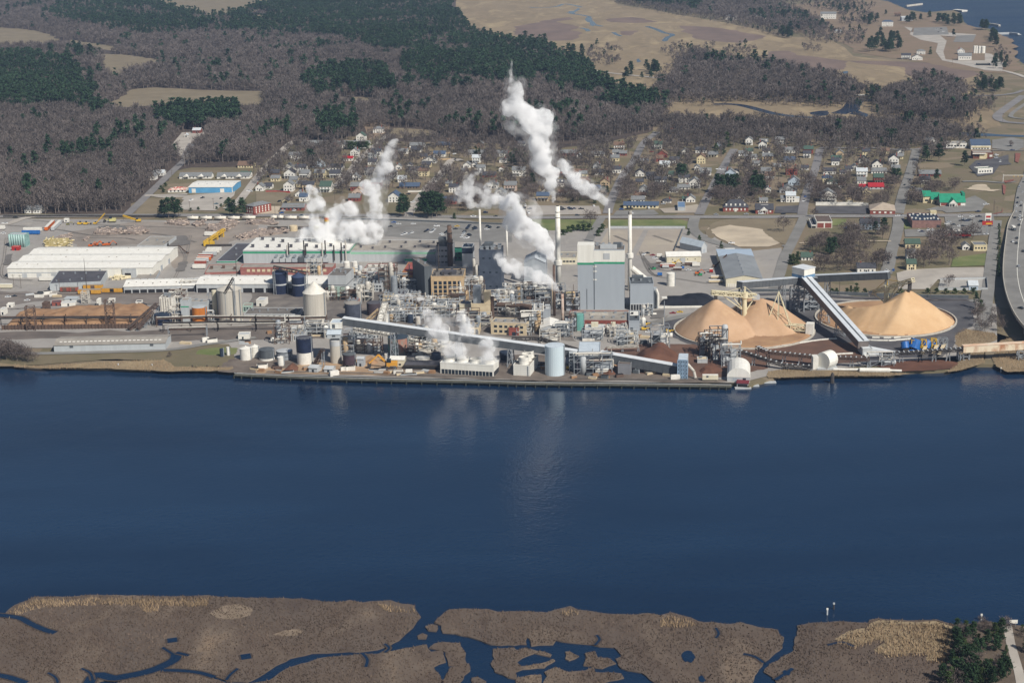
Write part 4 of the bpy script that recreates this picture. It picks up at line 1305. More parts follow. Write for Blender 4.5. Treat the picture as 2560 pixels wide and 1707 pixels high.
tank('storage_tank','silver storage tank with dark hoops beside the navy and white tank','tank','F',265,1112,1035,75,M_STEEL,'flat',M_LGREY,bands=((.9,.12,M_DGREY),(.45,.06,M_DGREY)))
tank('dosing_tank','small white tank in front of the silver storage tank','tank','F',233,1162,1085,32,M_TRIMW,'cone',rise=.8)
tank('two_tone_tank','tall tank with navy upper half and white lower half','tank','F',455,1152,915,75,M_TRIMW,'flat',M_TARD,bands=((.47,.535,mat('navy_shell','26304a')),),rail=True,mark='the navy and white tank')
tank('small_navy_tank','small navy tank on the riverside grass plot','tank','E',2040,1078,1005,20,M_NAVY,'flat',rise=.5)
tank('small_white_tank','small white tank next to the small navy tank on the grass','tank','E',2098,1066,992,17,M_TRIMW,'cone',rise=.5)
tank('chip_silo','cream concrete silo under the blue and white transfer house','silo','F',738,1140,930,52,M_CONCW,'flat',M_LGREY,bands=((.78,.2,M_LGREY),),mark='the cream concrete silo')
tank('maroon_tank','dark maroon tank near the small gabled cream hut','tank','F',862,1168,1062,60,mat('maroon_shell','4d3f47','3e3239',scale=.3,coords='obj'),'cone',M_DGREY,rise=1.0)
tank('rusty_teal_tank','large teal tank stained with rust below the long conveyor','tank','F',1312,1062,915,98,mat('rusty_teal','6d9a92','9c6f60',scale=.16,stretch=(1,1,.5),coords='obj',rough=.8,lo=.4,hi=.6,c3='a3786a'),'flat',mat('tank_lid','3a4652','2f3a45'),mark='the rusty teal tank')
tank('thickener','low white round thickener within the dark steel frame','tank','F',1530,1115,1095,68,M_TRIMW,'flat',M_TRIMW,stairs=False)
tank('dark_sump','dark round sump tank behind the wharf cooling tower','tank','F',1655,1110,1050,45,M_NAVY,'flat',M_NAVY)
tank('dark_sump','dark sump tank at the end of the wharf cooling tower','tank','F',2290,1110,1040,55,M_NAVY,'flat',M_NAVY)
tank('blue_tank','tall pale blue steel tank standing at the wharf edge','tank','G',396,1258,990,92,mat('pale_blue_shell','c9d6db','bccad0',scale=.12,stretch=(1,1,.15),coords='obj',rough=.5),'flat',mat('pale_blue_roof','bfc9d0','b0bac2'),mark='the tall pale blue tank')
tank('green_tank','tall mint-green tank on legs before the brick boiler annex','tank','G',617,838,695,48,M_TEAL,'flat',M_TEAL,z0=GZ,mark='the mint-green tank')
tank('tan_tank','tan tank with yellowish top between the chimney and grey boiler house','tank','G',535,645,500,50,M_CONCW,'flat',mat('yellowish_lid','cfc08c','c0b07e'),mark='the tan tank')
tank('water_tank','white cylindrical water tank beside the open yard','tank','C',1458,1165,1050,39,M_TRIMW,'cone',rise=.8,mark='the white water tank')
b=Bldg('filter_house','pale blue filter house rising out of the orange tank','plant','E',(1730,570),(1895,575),(1900,520),728,M_BLUEGREY,M_TARL,depth=7)
b.vents(2)
b=Bldg('filter_house','narrow pale blue filter house with green stripe','plant','E',(1655,560),(1728,560),(1730,545),765,M_BLUEGREY,M_TARL,depth=8)
b.band('stripe',b.H*.72,.8,M_GREENT,'f')
b=Bldg('bleach_house','white boxy plant wrapped in pipes at the chip field corner','plant','E',(1462,535),(1585,535),(1600,500),660,M_TRIMW,M_TARL,depth=9,mark='the white boxy plant')
b.vents(2,M_STEEL,2,h=2)
for i in range(5):
 b.block('pipe',1+b.w*i/5.5,-.7,0,.5,.5,b.H+(i % 3),M_PIPE)
for i,(x,y,w,h,v) in enumerate(((1640,640,12,14,3),(1610,760,14,10,2),(1790,470,22,8,2),(1960,700,8,16,2),(1900,760,10,7,2))):
 pipe_cluster('pipe_rack',('white pipework tower between the boxy plant and filter houses','pale pipework at the foot of the navy clarifier','pipe bridge above the filter houses','pipework beside the tall concrete silo','low pipework at the foot of the orange tank')[i],'E',x,y,w,8,h,30+i,vessels=v,m=M_PIPE if i<3 else M_STEEL)
b=Bldg('control_room','pale green control room beside the tall concrete silo','hut','E',(2228,610),(2310,608),(2320,570),665,mat('pale_green_clad','a8bdb2','9aafa4'),M_TARL,depth=8)
b.wins(2,3,1.4,1.2)
b=Bldg('white_hut','small white hut beyond the broad concrete silo','hut','B',(0,1290),(75,1292),(105,1265),1345,M_TRIMW,M_LGREY)
b.win(b.w*.5,.2,1.5,2.2,name='door')
b=Bldg('pulp_store','low flat-roofed grey store left of the broad concrete silo','store','B',(-110,1420),(385,1420),(400,1360),1455,M_LGREY,M_TAR,mark='the low flat-roofed grey store')
b.vents(6,M_STEEL,1.0)
b.wins(1,8,1.8,1.4)
b=Bldg('motor_room','brown flat-roofed motor room with white box alongside the pipe racks','plant','B',(-60,1485),(255,1480),(270,1440),1500,M_BEIGE,M_TAR)
b.vents(2)
b=Bldg('switch_house','white switch house between the low grey store and the silo','hut','B',(268,1455),(392,1455),(395,1440),1505,M_TRIMW,M_LGREY,depth=7)
b.wins(1,3,1.4,1.2)
b=Bldg('riverside_shed','long low pale blue shed with grey roof lights by the river bank','shed','E',(492,968),(1515,945),(1545,870),1035,M_BLUEGREY,M_TARL,'gable',1.6,mark='the long riverside shed')
r=random.Random(2)
for i in range(24):
 u=b.w*(.04+.93*i/24)
 vv=b.d*.2
 zz=b.H+b.rise*.4+.3
 MB().hexa([b.P(u,vv,zz),b.P(u+1.8,vv,zz),b.P(u+1.8,vv+1.2,zz+.24),b.P(u,vv+1.2,zz+.24)],[b.P(u,vv,zz+.12),b.P(u+1.8,vv,zz+.12),b.P(u+1.8,vv+1.2,zz+.36),b.P(u,vv+1.2,zz+.36)]).build('roof_light',M_TRIMW,b.roof)
b.block('end_shade',-.1,b.d*.1,.2,.2,b.d*.8,b.H*.8,M_DARK)  # dark panel paints the gloom of the open end
for u in (.145,.865):
 b.block('wall_fan',b.w*u,-.4,b.H - 1.6,2.2,.5,1.6,M_DGREY)
ch=[at('E',x,y) for x,y in ((40,800),(110,730),(180,690),(330,660),(620,660),(720,650),(960,620),(1200,612),(1400,622),(1390,700),(1300,760),(1180,800),(600,800))]
M_CHIP_D=mat('brown_wood_chips','9c7c5e','8a6a4f',scale=.12,detail=10,c3='755a44')
M_CHIP=mat('pale_wood_chips','bfa083','ae8e70',scale=.045,detail=11,lo=.3,hi=.6,c3='ceb18c',coords='pos',rough=1)
M_CHIP2=mat('golden_wood_chips','cdae88','bd9b75',scale=.05,detail=11,lo=.3,hi=.6,c3='d8ba95',rough=1)
def heap(name,label,outline,height,m,seed,cat='pile',peak=None,res=26,noise=.12):
 """mound over an outline: rises from its edge to a broad or pointed top"""
 r=np.random.default_rng(seed)
 P=[(p.x,p.y) for p in outline]
 xs,ys=[p[0] for p in P],[p[1] for p in P]
 gx_=np.linspace(min(xs) - .1,max(xs)+.1,res*2)
 gy_=np.linspace(min(ys) - .1,max(ys)+.1,res*2)
 X,Y=np.meshgrid(gx_,gy_)
 D=np.full(X.shape,1e9)
 for i in range(len(P)):
  (ax,ay),(bx,by)=P[i],P[(i+1) % len(P)]
  dx,dy=bx - ax,by - ay
  t=np.clip(((X - ax)*dx+(Y - ay)*dy)/(dx*dx+dy*dy+1e-9),0,1)
  D=np.minimum(D,np.hypot(X - ax - t*dx,Y - ay - t*dy))
 ins=inside(P,X,Y)
 D=np.where(ins,D,-D)
 slope=.75
 Z=np.minimum(D*slope,height*(1 - .5*np.exp(-np.maximum(D,0)*slope/height)))
 Z=np.minimum(Z,height)
 Z=Z*(1+noise*2*(vnoise(X,Y,6,seed) - .5)+noise*3*(vnoise(X,Y,17,seed+1) - .5))
 Z=np.maximum(Z,-.6)+GZ
 n=res*2
 V=np.stack([X,Y,Z],2).reshape(-1,3)
 keep=(D>-2.5)
 F=[]
 for j in range(n - 1):
  for i in range(n - 1):
   if keep[j,i] and keep[j,i+1] and keep[j+1,i] and keep[j+1,i+1]:
    F.append((j*n+i,j*n+i+1,(j+1)*n+i+1,(j+1)*n+i))
 mb=MB()
 used=sorted({k for f in F for k in f})
 mp_={k: i for i,k in enumerate(used)}
 mb.v=[tuple(V[k]) for k in used]
 mb.f=[tuple(mp_[k] for k in f) for f in F]
 o=mb.build(name,m,smooth=True)
 FOOT.append(P)
 return tag(o,label,cat)
heap('chip_pile','broad flat brown field of wood chips beside the tracks',ch,6.0,M_CHIP_D,4,'chip pile',res=40,noise=.2)
LANDMARKS.append(('the brown chip field',ch[5].x,ch[5].y))
w_=MB()
p0,p1=at('E',20,830),at('E',1250,815)
for i in range(40):
 a=p0.lerp(p1,i/40)
 w_.bar(a,a+Vector((0,0,4.2)),.5)
w_.bar(p0+Vector((0,.6,1.8)),p1+Vector((0,.6,1.8)),.3,3.6)
o=w_.build('retaining_wall',M_RUST)
tag(o,'rusty post retaining wall along the front of the brown chip field','wall')
for i,(x,y,hh) in enumerate(((295,830,18),(1020,800,20))):
 o=MB().tower(at('E',x,y)[:2],6,4,GZ,GZ+hh,.45,4).build('light_mast',M_RUST)
 tag(o,('rusty lattice mast at the west end of the chip field','rusty lattice mast near the middle of the chip field')[i],'mast')
for i,(fl,fr,by,wl,rf,lab) in enumerate((((475,580),(555,575),612,M_BRICK,M_TARD,'small red hut behind the brown chip field'),((560,585),(690,580),612,M_TRIMW,M_LGREY,'low white hut beside the small red hut'),((590,540),(705,540),560,M_BLUEGREY,M_BLUEGREY,'pale blue open shelter beside the tracks'),((385,585),(435,585),650,M_RUST,M_RUST,'rusty conveyor head house at the chip field'),((60,598),(118,596),622,M_TRIMW,M_TRIMW,'small white cabin at the west end of the yard'),((0,640),(40,640),690,M_TRIMW,M_LGREY,'white office cabin cut by the picture edge'),((885,555),(905,555),610,M_TRIMW,M_TRIMW,'white instrument tower beside the chip field'),((990,558),(1048,556),582,M_TRIMW,M_TRIMW,'white cabin beside the instrument tower'),((1245,575),(1300,573),602,M_TRIMW,M_TARD,'white cabin with dark roof near the boxy plant'),((1185,866),(1285,866),0,M_TRIMW,M_TRIMW,''))):
 if lab:
  b=Bldg('yard_hut',lab,'hut','E',fl,fr,None,by,wl,rf,depth=6)
  b.win(b.w*.5,.2,1.2,2.1,name='door')
b=Bldg('crusher_hut','white box hut beside the pipe racks at the riverside lane','hut','E',(2185,875),(2290,872),None,918,M_TRIMW,M_LGREY,depth=7)
b.win(b.w*.4,.2,1.2,2.1,name='door')
ms=MB().tower(at('E',790,580)[:2],5,5,GZ,top_z(at('E',790,580),'E',790,470),.5,5).build('lattice_tower',M_PIPE)
tag(ms,'pale lattice tower standing beside the yellow boxcars','tower')
stack('floodlight_pole','tall dark pole between the store and the yellow boxcars','A',800,1230,780,905,3.4,1.6,M_DSTEEL)
stack('floodlight_pole','tall dark pole beside the tall concrete silo','A',2180,1165,2168,860,4,2,M_DSTEEL)
r=random.Random(5)
def boxcar(name,label,t,x0,x1,y,m,group=None,h=4.2):
 a,b2=at(t,x0,y),at(t,x1,y)
 c=(a+b2)/2
 L=(b2 - a).length
 yaw=math.atan2(b2.y - a.y,b2.x - a.x)
 o=thing(name,c,label,'boxcar',group)
 MB().box(c+Vector((0,0,1.1)),(L,3,h - 1.1),yaw).build('body',m,o)
 MB().box(c+Vector((0,0,h+.02)),(L,3.1,.25),yaw).build('roof',M_TARL,o)
 u=Vector((math.cos(yaw),math.sin(yaw),0))
 s=Vector((-u.y,u.x,0))
 MB().box(c - s*1.5+Vector((0,0,1.3)),(3.2,.15,h - 1.6),yaw).build('door',M_DARK if 'open' in label else M_RUST,o)
 for f in (-.36,.36):
  q=MB()
  for k in (-.9,.9):
   for sd in (-1.2,1.2):
    q.bar(c+u*(L*f+k)+s*(sd - .1)+Vector((0,0,.5)),c+u*(L*f+k)+s*(sd+.1)+Vector((0,0,.5)),1.0,n=10)
  q.box(c+u*(L*f)+Vector((0,0,.6)),(2.6,2.2,.4),yaw)
  q.build('bogie',M_DSTEEL,o)
 return o
YB=mat('boxcar_yellow','cf9a3e','b58634',scale=.4,coords='obj',rough=.7)
RB=mat('boxcar_red','9c5547','84463a',scale=.4,coords='obj',rough=.8)
boxcar('boxcar','yellow boxcar with open dark door nearest the red ones','A',722,925,1236,YB)
boxcar('boxcar','yellow boxcar with open dark door beside the long track shed','A',940,1128,1222,YB)
boxcar('boxcar','yellow boxcar on the track behind the front pair','A',770,945,1192,YB)
boxcar('boxcar','red-brown boxcar at the corner of the low dark-roofed store','A',560,640,1214,RB)
boxcar('boxcar','red-brown boxcar coupled to the yellow boxcar','A',645,718,1214,RB)
def tankcar(label,t,x0,x1,y,m):
 a,b2=at(t,x0,y),at(t,x1,y)
 c=(a+b2)/2
 L=(b2 - a).length
 u=(b2 - a).normalized()
 o=thing('tank_car',c,label,'tank car','tank cars on the siding')
 MB().bar(c - u*(L*.47)+Vector((0,0,2.6)),c+u*(L*.47)+Vector((0,0,2.6)),3.0,n=14).build('tank',m,o,smooth=True)
 MB().lathe(c+Vector((0,0,4.0)),[(.6,0),(.6,.6)],8).build('hatch',m,o)
 MB().bar(c - u*(L*.5)+Vector((0,0,.95)),c+u*(L*.5)+Vector((0,0,.95)),2.0,.35).build('underframe',M_DSTEEL,o)
 for f in (-.36,.36):
  MB().bar(c+u*(L*f - 1.2)+Vector((0,0,.5)),c+u*(L*f+1.2)+Vector((0,0,.5)),2.2,.8).build('bogie',M_DSTEEL,o)
TC=mat('tank_car_white','ddd8cd','c9c1b0',scale=.3,coords='obj',rough=.6)
for i,(t,x0,x1,y) in enumerate((('A',1718,1825,556),('A',1840,1950,556),('A',1968,2080,556),('A',2092,2205,556),('A',2222,2350,553),('B',135,195,549),('B',200,255,549),('B',262,380,553),('B',392,500,553))):
 tankcar(('white tank car','cream-white tank car')[i % 2]+' '+('first','second','third','fourth','fifth','sixth','seventh','eighth','ninth')[i]+' from the west end of the siding rake',t,x0,x1,y,TC)
def trailer(label,t,x0,x1,y,m,group=None,depth=2.6,h=4.0,along=None,name='trailer'):
 a,b2=at(t,x0,y),at(t,x1,y if along is None else along)
 c=(a+b2)/2
 L=(b2 - a).length
 u=(b2 - a).normalized()
 s=Vector((-u.y,u.x,0))
 yaw=math.atan2(u.y,u.x)
 o=thing(name,c,label,'trailer',group)
 MB().box(c+s*depth/2+Vector((0,0,1.1)),(L,depth,h - 1.1),yaw).build('body',m,o)
 MB().box(c+s*depth/2+Vector((0,0,h+.01)),(L*.99,depth*.97,.1),yaw).build('roof',M_TRIMW if m is not M_BLUE else m,o)
 for f in (-.38,.38):
  MB().bar(c+u*(L*f)+Vector((0,0,.5)),c+u*(L*f)+s*depth+Vector((0,0,.5)),1.1,n=10).build('wheel_set',M_DSTEEL,o)
 return o
for i,(x0,x1,y,m,lab) in enumerate(((1768,1885,1005,M_TRIMW,'white trailer nearest the river in the row of parked trailers'),(1785,1890,968,RB,'dull red trailer behind the nearest white one'),(1800,1912,945,M_LGREY,'silver trailer between the dull red and bright orange ones'),(1812,1935,930,M_ORANGE,'bright orange trailer in the row of parked trailers'),(1822,1952,908,RB,'red-brown trailer behind the bright orange one'),(1860,1985,885,M_BLUEGREY,'blue-grey trailer in the row of parked trailers'),(1887,2010,864,M_TRIMW,'white trailer second from the back of the row'),(1900,2030,846,M_TRIMW,'white trailer at the back of the parked row'),(1878,2045,704,M_TRIMW,'lone white trailer by the yellow log conveyor'),(362,490,1118,M_TRIMW,'white trailer at the front dock of the huge white warehouse'),(200,362,690,M_BLUE,'blue-sided trailer near the teal tank block'),(0,42,645,M_TRIMW,'white trailer cut by the picture edge'),(0,108,1186,M_CREAM,'cream flat-topped trailer parked beside the tracks'),(215,380,662,M_TRIMW,'white trailer parked behind the blue-sided one'))):
 trailer(lab,'A',x0,x1,y,m)
trailer('bright orange-red trailer parked end-on beside a silver one','A',440,505,655,M_ORANGE,along=590,depth=3)
trailer('silver trailer parked end-on beside the orange-red one','A',500,568,655,M_LGREY,along=590,depth=3)
def pulp_pile(label,t,outline,hgt,seed,m1,m2,name='log_pile'):
 """stacked short logs: a heap whose surface is a jumble of cut ends"""
 P=[at(t,x,y) for x,y in outline]
 pl=[(p.x,p.y) for p in P]
 r=random.Random(seed)
 xs,ys=[p[0] for p in pl],[p[1] for p in pl]
 c=Vector(((min(xs)+max(xs))/2,(min(ys)+max(ys))/2,GZ))
 o=thing(name,c,label,'log pile')
 q=[MB(),MB()]
 area=(max(xs) - min(xs))*(max(ys) - min(ys))
 n=int(min(900,area/5))
 for _ in range(n):
  x,y=r.uniform(min(xs),max(xs)),r.uniform(min(ys),max(ys))
  if not inside(pl,np.array([x]),np.array([y]))[0]:
   continue
  z=GZ+r.uniform(0,hgt)
  a=r.uniform(-.5,.5)+(math.pi/2 if r.random()<.4 else 0)
  L=r.uniform(1.6,3.2)
  d=Vector((math.cos(a),math.sin(a),r.uniform(-.25,.25)))*L
  q[r.random()<.4].bar(Vector((x,y,z)),Vector((x,y,z))+d,r.uniform(.8,1.5),n=5)
 s0=[c+(p - c)*.8 for p in P]
 MB().prism([(p.x,p.y) for p in s0],GZ,GZ+hgt*.8).build('pile_core',m2,o)
 q[0].build('pale_logs',m1,o)['kind']='stuff'
 q[1].build('dark_logs',m2,o)['kind']='stuff'
ML1,ML2=mat('pale_log','b5a598','a39386',scale=.5),mat('pink_log','978a81','80736a',scale=.5)
MR1,MR2=mat('paper_roll','d9cfb2','c7b994',scale=.5),mat('yellow_roll','b5a67a','a3945f',scale=.5)
for i,(ol,hh,lab) in enumerate((([(845,690),(900,650),(1000,640),(1120,650),(1110,690),(950,695)],3,'pinkish log pile in the yard, western half of the middle row'),([(1120,688),(1170,640),(1270,625),(1360,640),(1350,685),(1250,692)],3.5,'pinkish log pile in the yard, eastern half of the middle row'),([(1510,590),(1550,565),(1700,565),(1740,600),(1700,615),(1560,600)],2.5,'low pinkish log pile by the siding, below the first tank cars'),([(1745,605),(1800,570),(1890,570),(1870,605),(1800,622)],2.5,'small log pile by the siding next to the low pinkish one'),([(1990,605),(2020,570),(2170,565),(2190,600),(2080,610)],3,'log pile by the siding behind the lone white trailer'),([(1880,660),(1920,615),(2060,605),(2150,620),(2080,660),(1980,665)],3,'log pile just behind the lone white trailer'),([(2245,600),(2270,562),(2360,560),(2500,560),(2560,605),(2400,600)],3,'log pile beyond the tank cars towards the steam'),([(2150,720),(2240,690),(2350,660),(2620,645),(2640,680),(2400,710),(2200,745)],3,'long log pile curving behind the machine hall'),([(745,745),(800,705),(830,715),(790,750)],2,'small scattered log pile near the orange excavators'),([(465,740),(560,700),(640,690),(650,730),(560,742)],2,'loose pink log pile behind the pale paper rolls'))):
 pulp_pile(lab,'A',ol,hh,50+i,ML1,ML2)
pulp_pile('neat stack of pale paper rolls behind the huge white warehouse','A',[(380,803),(430,745),(665,742),(640,800)],4,71,MR1,MR2,'roll_stack')
pulp_pile('stack of pale paper rolls between the annex and long track shed','A',[(1000,1112),(1080,1050),(1240,1050),(1230,1085),(1100,1110)],3,72,MR1,mat('paper_roll','d9cfb2'),'roll_stack')
b=Bldg('tank_block','teal glassy block of upright tanks at the western yard edge','tank block','A',(75,690),(225,692),(235,672),800,mat('teal_glass','8fb0ac','6f9490',scale=.3,coords='obj',rough=.4),M_LGREY,depth=9,mark='the teal tank block')
for i in range(7):
 MB().lathe(b.P(b.w*(i+.5)/7,-.4,0),[(b.w/15,0),(b.w/15,b.H+.8)],10).build('upright_tank',mat('teal_steel','9fb9b4','86a39e',scale=.3,coords='obj',rough=.4),b.obj,smooth=True)
b=Bldg('pump_house','small red pump house in front of the teal tank block','hut','A',(105,802),(172,802),(178,795),835,M_RED,mat('pink_roof','c98a80','b67a70'),depth=5)
b.win(b.w*.5,.2,1.2,2.1,name='door')
def machine(name,label,t,x,y,m,kind,face=1,size=1.0,cat=None):
 """yard machines: excavator, loader, crane, truck crane"""
 p=at(t,x,y)
 o=thing(name,p,label,cat or name.replace('_',' '))
 k=size
 f=Vector((face,0,0))
 q=MB()
 for sy in (-1.1,1.1):
  q.box(p+Vector((0,sy*k,0)),(4.2*k,.8*k,1.0*k))
 q.build('track' if kind in ('excavator','crane') else 'axle_set',M_DSTEEL,o)
 MB().box(p+Vector((-.4*face*k,0,1.02*k)),(3.6*k,2.6*k,1.5*k)).build('body',m,o)
 MB().box(p+Vector((.6*face*k,-.7*k,2.54*k)),(1.5*k,1.2*k,1.2*k)).build('cab',M_GLASS,o)
 q=MB()
 a=p+f*1.2*k+Vector((0,.3*k,1.8*k))
 if kind=='excavator':
  e1,e2=a+f*3*k+Vector((0,0,3.2*k)),a+f*6.2*k+Vector((0,0,.2*k))
  q.bar(a,e1,.6*k).bar(e1,e2,.45*k)
  q.build('boom',m,o)
  MB().box(e2 - Vector((0,0,1.2*k)),(1.2*k,1.2*k,1.2*k)).build('bucket',M_DSTEEL,o)
 elif kind=='loader':
  q.bar(a,a+f*2.6*k,.5*k)
  q.build('boom',m,o)
  MB().box(a+f*3.2*k - Vector((0,0,1.4*k)),(1.0*k,3*k,1.3*k)).build('bucket',M_DSTEEL,o)
 else:
  e1=a+f*11*k+Vector((0,0,(11 if kind=='crane' else 4)*k))
  q.truss(a,e1,1.0*k,1.0*k,.25*k,8)
  q.bar(a,e1,.5*k)
  q.build('boom',m,o)
  MB().bar(e1,e1 - Vector((0,0,4*k)),.2).build('hook_cable',M_DSTEEL,o)
 return o
machine('crawler_crane','yellow crawler crane with its boom raised beside the main road','A',875,592,M_YELLOW,'crane',1,.8)
machine('truck_crane','yellow truck crane with a long low boom beside the main road','A',1270,572,M_YELLOW,'truckcrane',-1,1.15)
machine('wheel_loader','yellow loader, westernmost of the machines by the main road','A',735,596,M_YELLOW,'loader',1)
machine('wheel_loader','yellow loader with dark cab next to the crawler crane','A',790,597,M_YELLOW,'loader',1)
machine('wheel_loader','pale yellow loader between the two cranes','A',1030,575,mat('pale_yellow','c9c186','b8b075'),'loader',-1,1.6)
machine('excavator','small excavator near the white booth by the road','A',625,600,mat('olive_paint','8f8a5a','7d784c'),'excavator',1,.7)
for i,(x,y,f) in enumerate(((835,798,1),(885,790,1),(955,790,-1),(1000,786,1))):
 machine('excavator',('orange excavator, westernmost behind the huge white warehouse','orange excavator second from the west behind the warehouse','orange excavator third from the west behind the warehouse','orange and white excavator, easternmost behind the warehouse')[i],'A',x,y,M_ORANGE,'excavator',f,.9)
machine('mobile_crane','small lattice crane parked alone on the open yard','A',1722,862,M_RUST,'crane',-1,.6)
b=Bldg('gate_booth','white booth beside the scrap heap by the main road','booth','A',(585,545),(625,545),(630,540),575,M_TRIMW,M_TRIMW,depth=3)
b.win(b.w*.5,1,1.4,1.2)
o=thing('log_conveyor',at('A',1960,760),'yellow log-handling conveyor angled across the yard','conveyor')
pa,pb=at('A',1880,790),at('A',2060,700)
MB().truss(pa+Vector((0,0,3)),pb+Vector((0,0,6)),2.4,2.0,.5,8).build('girder',M_YELLOW,o)
MB().box(pa+Vector((4,0,0)),(9,5,4)).build('drive_house',M_YELLOW,o)
for f in (.3,.6,.9):
 c_=pa.lerp(pb,f)
 MB().tower((c_.x,c_.y),2.5,2.5,GZ,GZ+3+3*f,.4,2).build('trestle',M_YELLOW,o)
MB().bar(at('A',1890,800)+Vector((0,0,1.5)),at('A',2130,795)+Vector((0,0,1.5)),1.5,n=4).build('feed_belt',M_DSTEEL,o)
# ================================================================== the mill: boiler houses, process area, conveyors, chip piles
b=Bldg('grey_plant','square grey plant block on pale lower storeys next to the navy silos','plant','B',(658,1065),(825,1068),(862,1000),1255,M_LGREY,M_TAR,mark='the square grey plant')
b.band('floor_line',b.H*.55,.5,M_TARD,'fr')
b.block('lower_cladding',.2,-.12,.2,b.w - .4,.2,b.H*.5,mat('pale_green_clad','a8bdb2','9aafa4'))
b.vents(3,M_STEEL,1.2,h=2)
for u in (.2,.45):
 b.win(b.w*u,b.H*.3,1.6,.8)
b=Bldg('red_fascia_plant','plant with white patched roof and red fascia behind the process pipes','plant','B',(975,1030),(1225,1030),(1250,958),1058,M_PINKBRICK,M_TARL)
b.vents(4,M_TRIMW,2.4,rows=2)
b=Bldg('red_roof_house','red-roofed plant above burnt-orange walls beside the tan block','plant','B',(1345,1030),(1512,1030),(1540,945),1185,mat('burnt_tan','b5875a','9c6f48',scale=.2,coords='obj',c3='80583a'),mat('red_felt','9b5650','85463f',scale=.2,coords='obj'))
b.wins(2,4,1.6,2.2,z0=3,z1=b.H - 5)
b.band('parapet_band',b.H - 2.2,2.0,M_BRICK,'fr')
b=Bldg('green_fascia_plant','brown-roofed plant with green fascia behind the red-roofed one','plant','B',(1365,905),(1565,905),(1600,862),948,M_LGREY,mat('brown_roof','a08670','8b735f',scale=.15,coords='obj'))
b.band('fascia',b.H - 2,1.8,M_GREENT,'fr')
b=Bldg('tan_block','tan five-storey block with rows of small square windows','plant block','B',(1605,1075),(1905,1072),(1955,1005),1275,M_TANWALL,M_TAR,mark='the tan five-storey block')
b.wins(4,6,2.4,2.6,z0=1,z1=b.H - 3)
b.wins(4,3,1.6,2.4,'right',z0=1,z1=b.H - 3)
b.block('roof_house',b.w*.3,b.d*.3,b.H+.3,b.w*.45,b.d*.3,2.2,M_TARD)
b.vents(4,M_DSTEEL,1.4,rows=2,h=2)
b=Bldg('tall_grey_wing','blank grey tower wing close against the tan five-storey block','plant block','B',(1545,985),(1612,978),(1625,890),1270,M_DGREY,M_TAR)  # dark grey wall puts the shade on this wing into its colour
b.vents(2)
b=Bldg('old_boiler_house','tall smoke-stained grey boiler house behind the tan block','boiler house','B',(1650,800),(1800,800),(1822,760),975,mat('stained_clad','8f9094','75777c',scale=.1,coords='obj',c3='5f6166'),M_TAR,mark='the smoke-stained boiler house')
b.wins(3,4,2,1.4)
b.vents(4,M_DSTEEL,1.8,rows=2,h=3)
b.block('roof_house',2,2,b.H+.2,6,5,7,M_DGREY)
stack('dark_stack','stout dark brown chimney with frames on the stained boiler house','B',1785,975,1780,600,26,20,M_RUST,rings=((.55,1.2,1.25,M_DSTEEL),(.8,1,1.2,M_DSTEEL)))
stack('thin_dark_stack','thin dark chimney in front of the stained boiler house','B',1682,1075,1675,775,5,4,M_DSTEEL)
b=Bldg('green_plant','deep green clad plant between the stained boiler house and navy block','plant','B',(1810,830),(1890,830),(1905,808),930,mat('deep_green_clad','2f6d5c','27604f',scale=.2,coords='obj'),M_GREENT)
b.wins(2,2,2,1.5)
b=Bldg('navy_topped_plant','pale plant topped by a navy box beside the green clad one','plant','B',(1890,805),(1985,805),(1998,770),985,M_LGREY,M_NAVY)
b.band('navy_band',b.H - 5,5,M_NAVY,'frl')
b.vents(2)
b=Bldg('navy_block','massive dark navy recovery boiler block wreathed in steam','boiler house','B',(2045,830),(2245,832),(2262,790),1235,mat('dark_navy_clad','4a5361','3d4552',scale=.15,coords='obj'),M_TAR,mark='the dark navy boiler block')
b.vents(4,M_STEEL,2.4,rows=2,h=2)
b.block('roof_house',3,5,b.H+.2,b.w*.4,8,4,M_DGREY)
b.wins(3,3,1.6,1.2)
stack('white_stack','slim white chimney rising from the dark navy boiler block','B',2066,1000,2050,452,11,9,M_TRIMW,mark='the slim white chimney')
stack('white_stack','short slim white chimney behind the thick white steam','B',2306,900,2296,600,9,8,M_TRIMW)
for i,(x,y0,y1,w) in enumerate(((1930,980,880,10),(2005,1080,900,14),(2025,1090,960,12))):
 stack('duct_riser',('pale duct riser west of the navy block','pale ribbed duct riser hugging the navy block','short pale duct riser at the navy block')[i],'B',x,y0,x,y1,w,w,M_PIPE)
b=Bldg('grey_gable_house','grey gabled plant behind the great white steam plume','plant','C',(110,945),(305,945),(360,880),1130,M_GREY,M_GREY,'cross',4,mark='the grey gabled plant')
b.vents(2)
b=Bldg('low_tan_store','low cream store between the tall white chimney and boiler house','store','C',(425,905),(592,905),(600,850),962,M_CREAM,M_TARL)
b.wins(1,5,2,1.4)
b.vents(3)
MGH=clad('boiler_grey','a3aab0','989fa6',period=2.2,dirt=.35)
b=Bldg('boiler_house','giant grey boiler house with a white top and green line','boiler house','G',(752,95),(1032,95),(1048,52),642,MGH,M_TAR,mark='the giant grey boiler house')
BH=b
p=at('G',605,642)
L=(b.o - p).dot(b.U)*-1
b.block('lift_wing',-abs(L),.15,0,abs(L) - .02,b.d*.7,b.H+3.6,MGH)
hb=b.H*(1 - (200 - 95)/(642 - 95.0))
b.band('white_cladding',hb,b.H - hb+.55,M_WHITE,'fr')
b.block('white_cladding',-abs(L) - .1,.02,hb - .6,abs(L)+.1,b.d*.7+.25,b.H+4.4 - hb,M_WHITE)
b.band('green_line',hb - 1.5,1.4,M_GREENT,'fr')
b.block('green_line',-abs(L) - .12,0,hb - 2.1,abs(L)+.1,b.d*.7,1.4,M_GREENT)
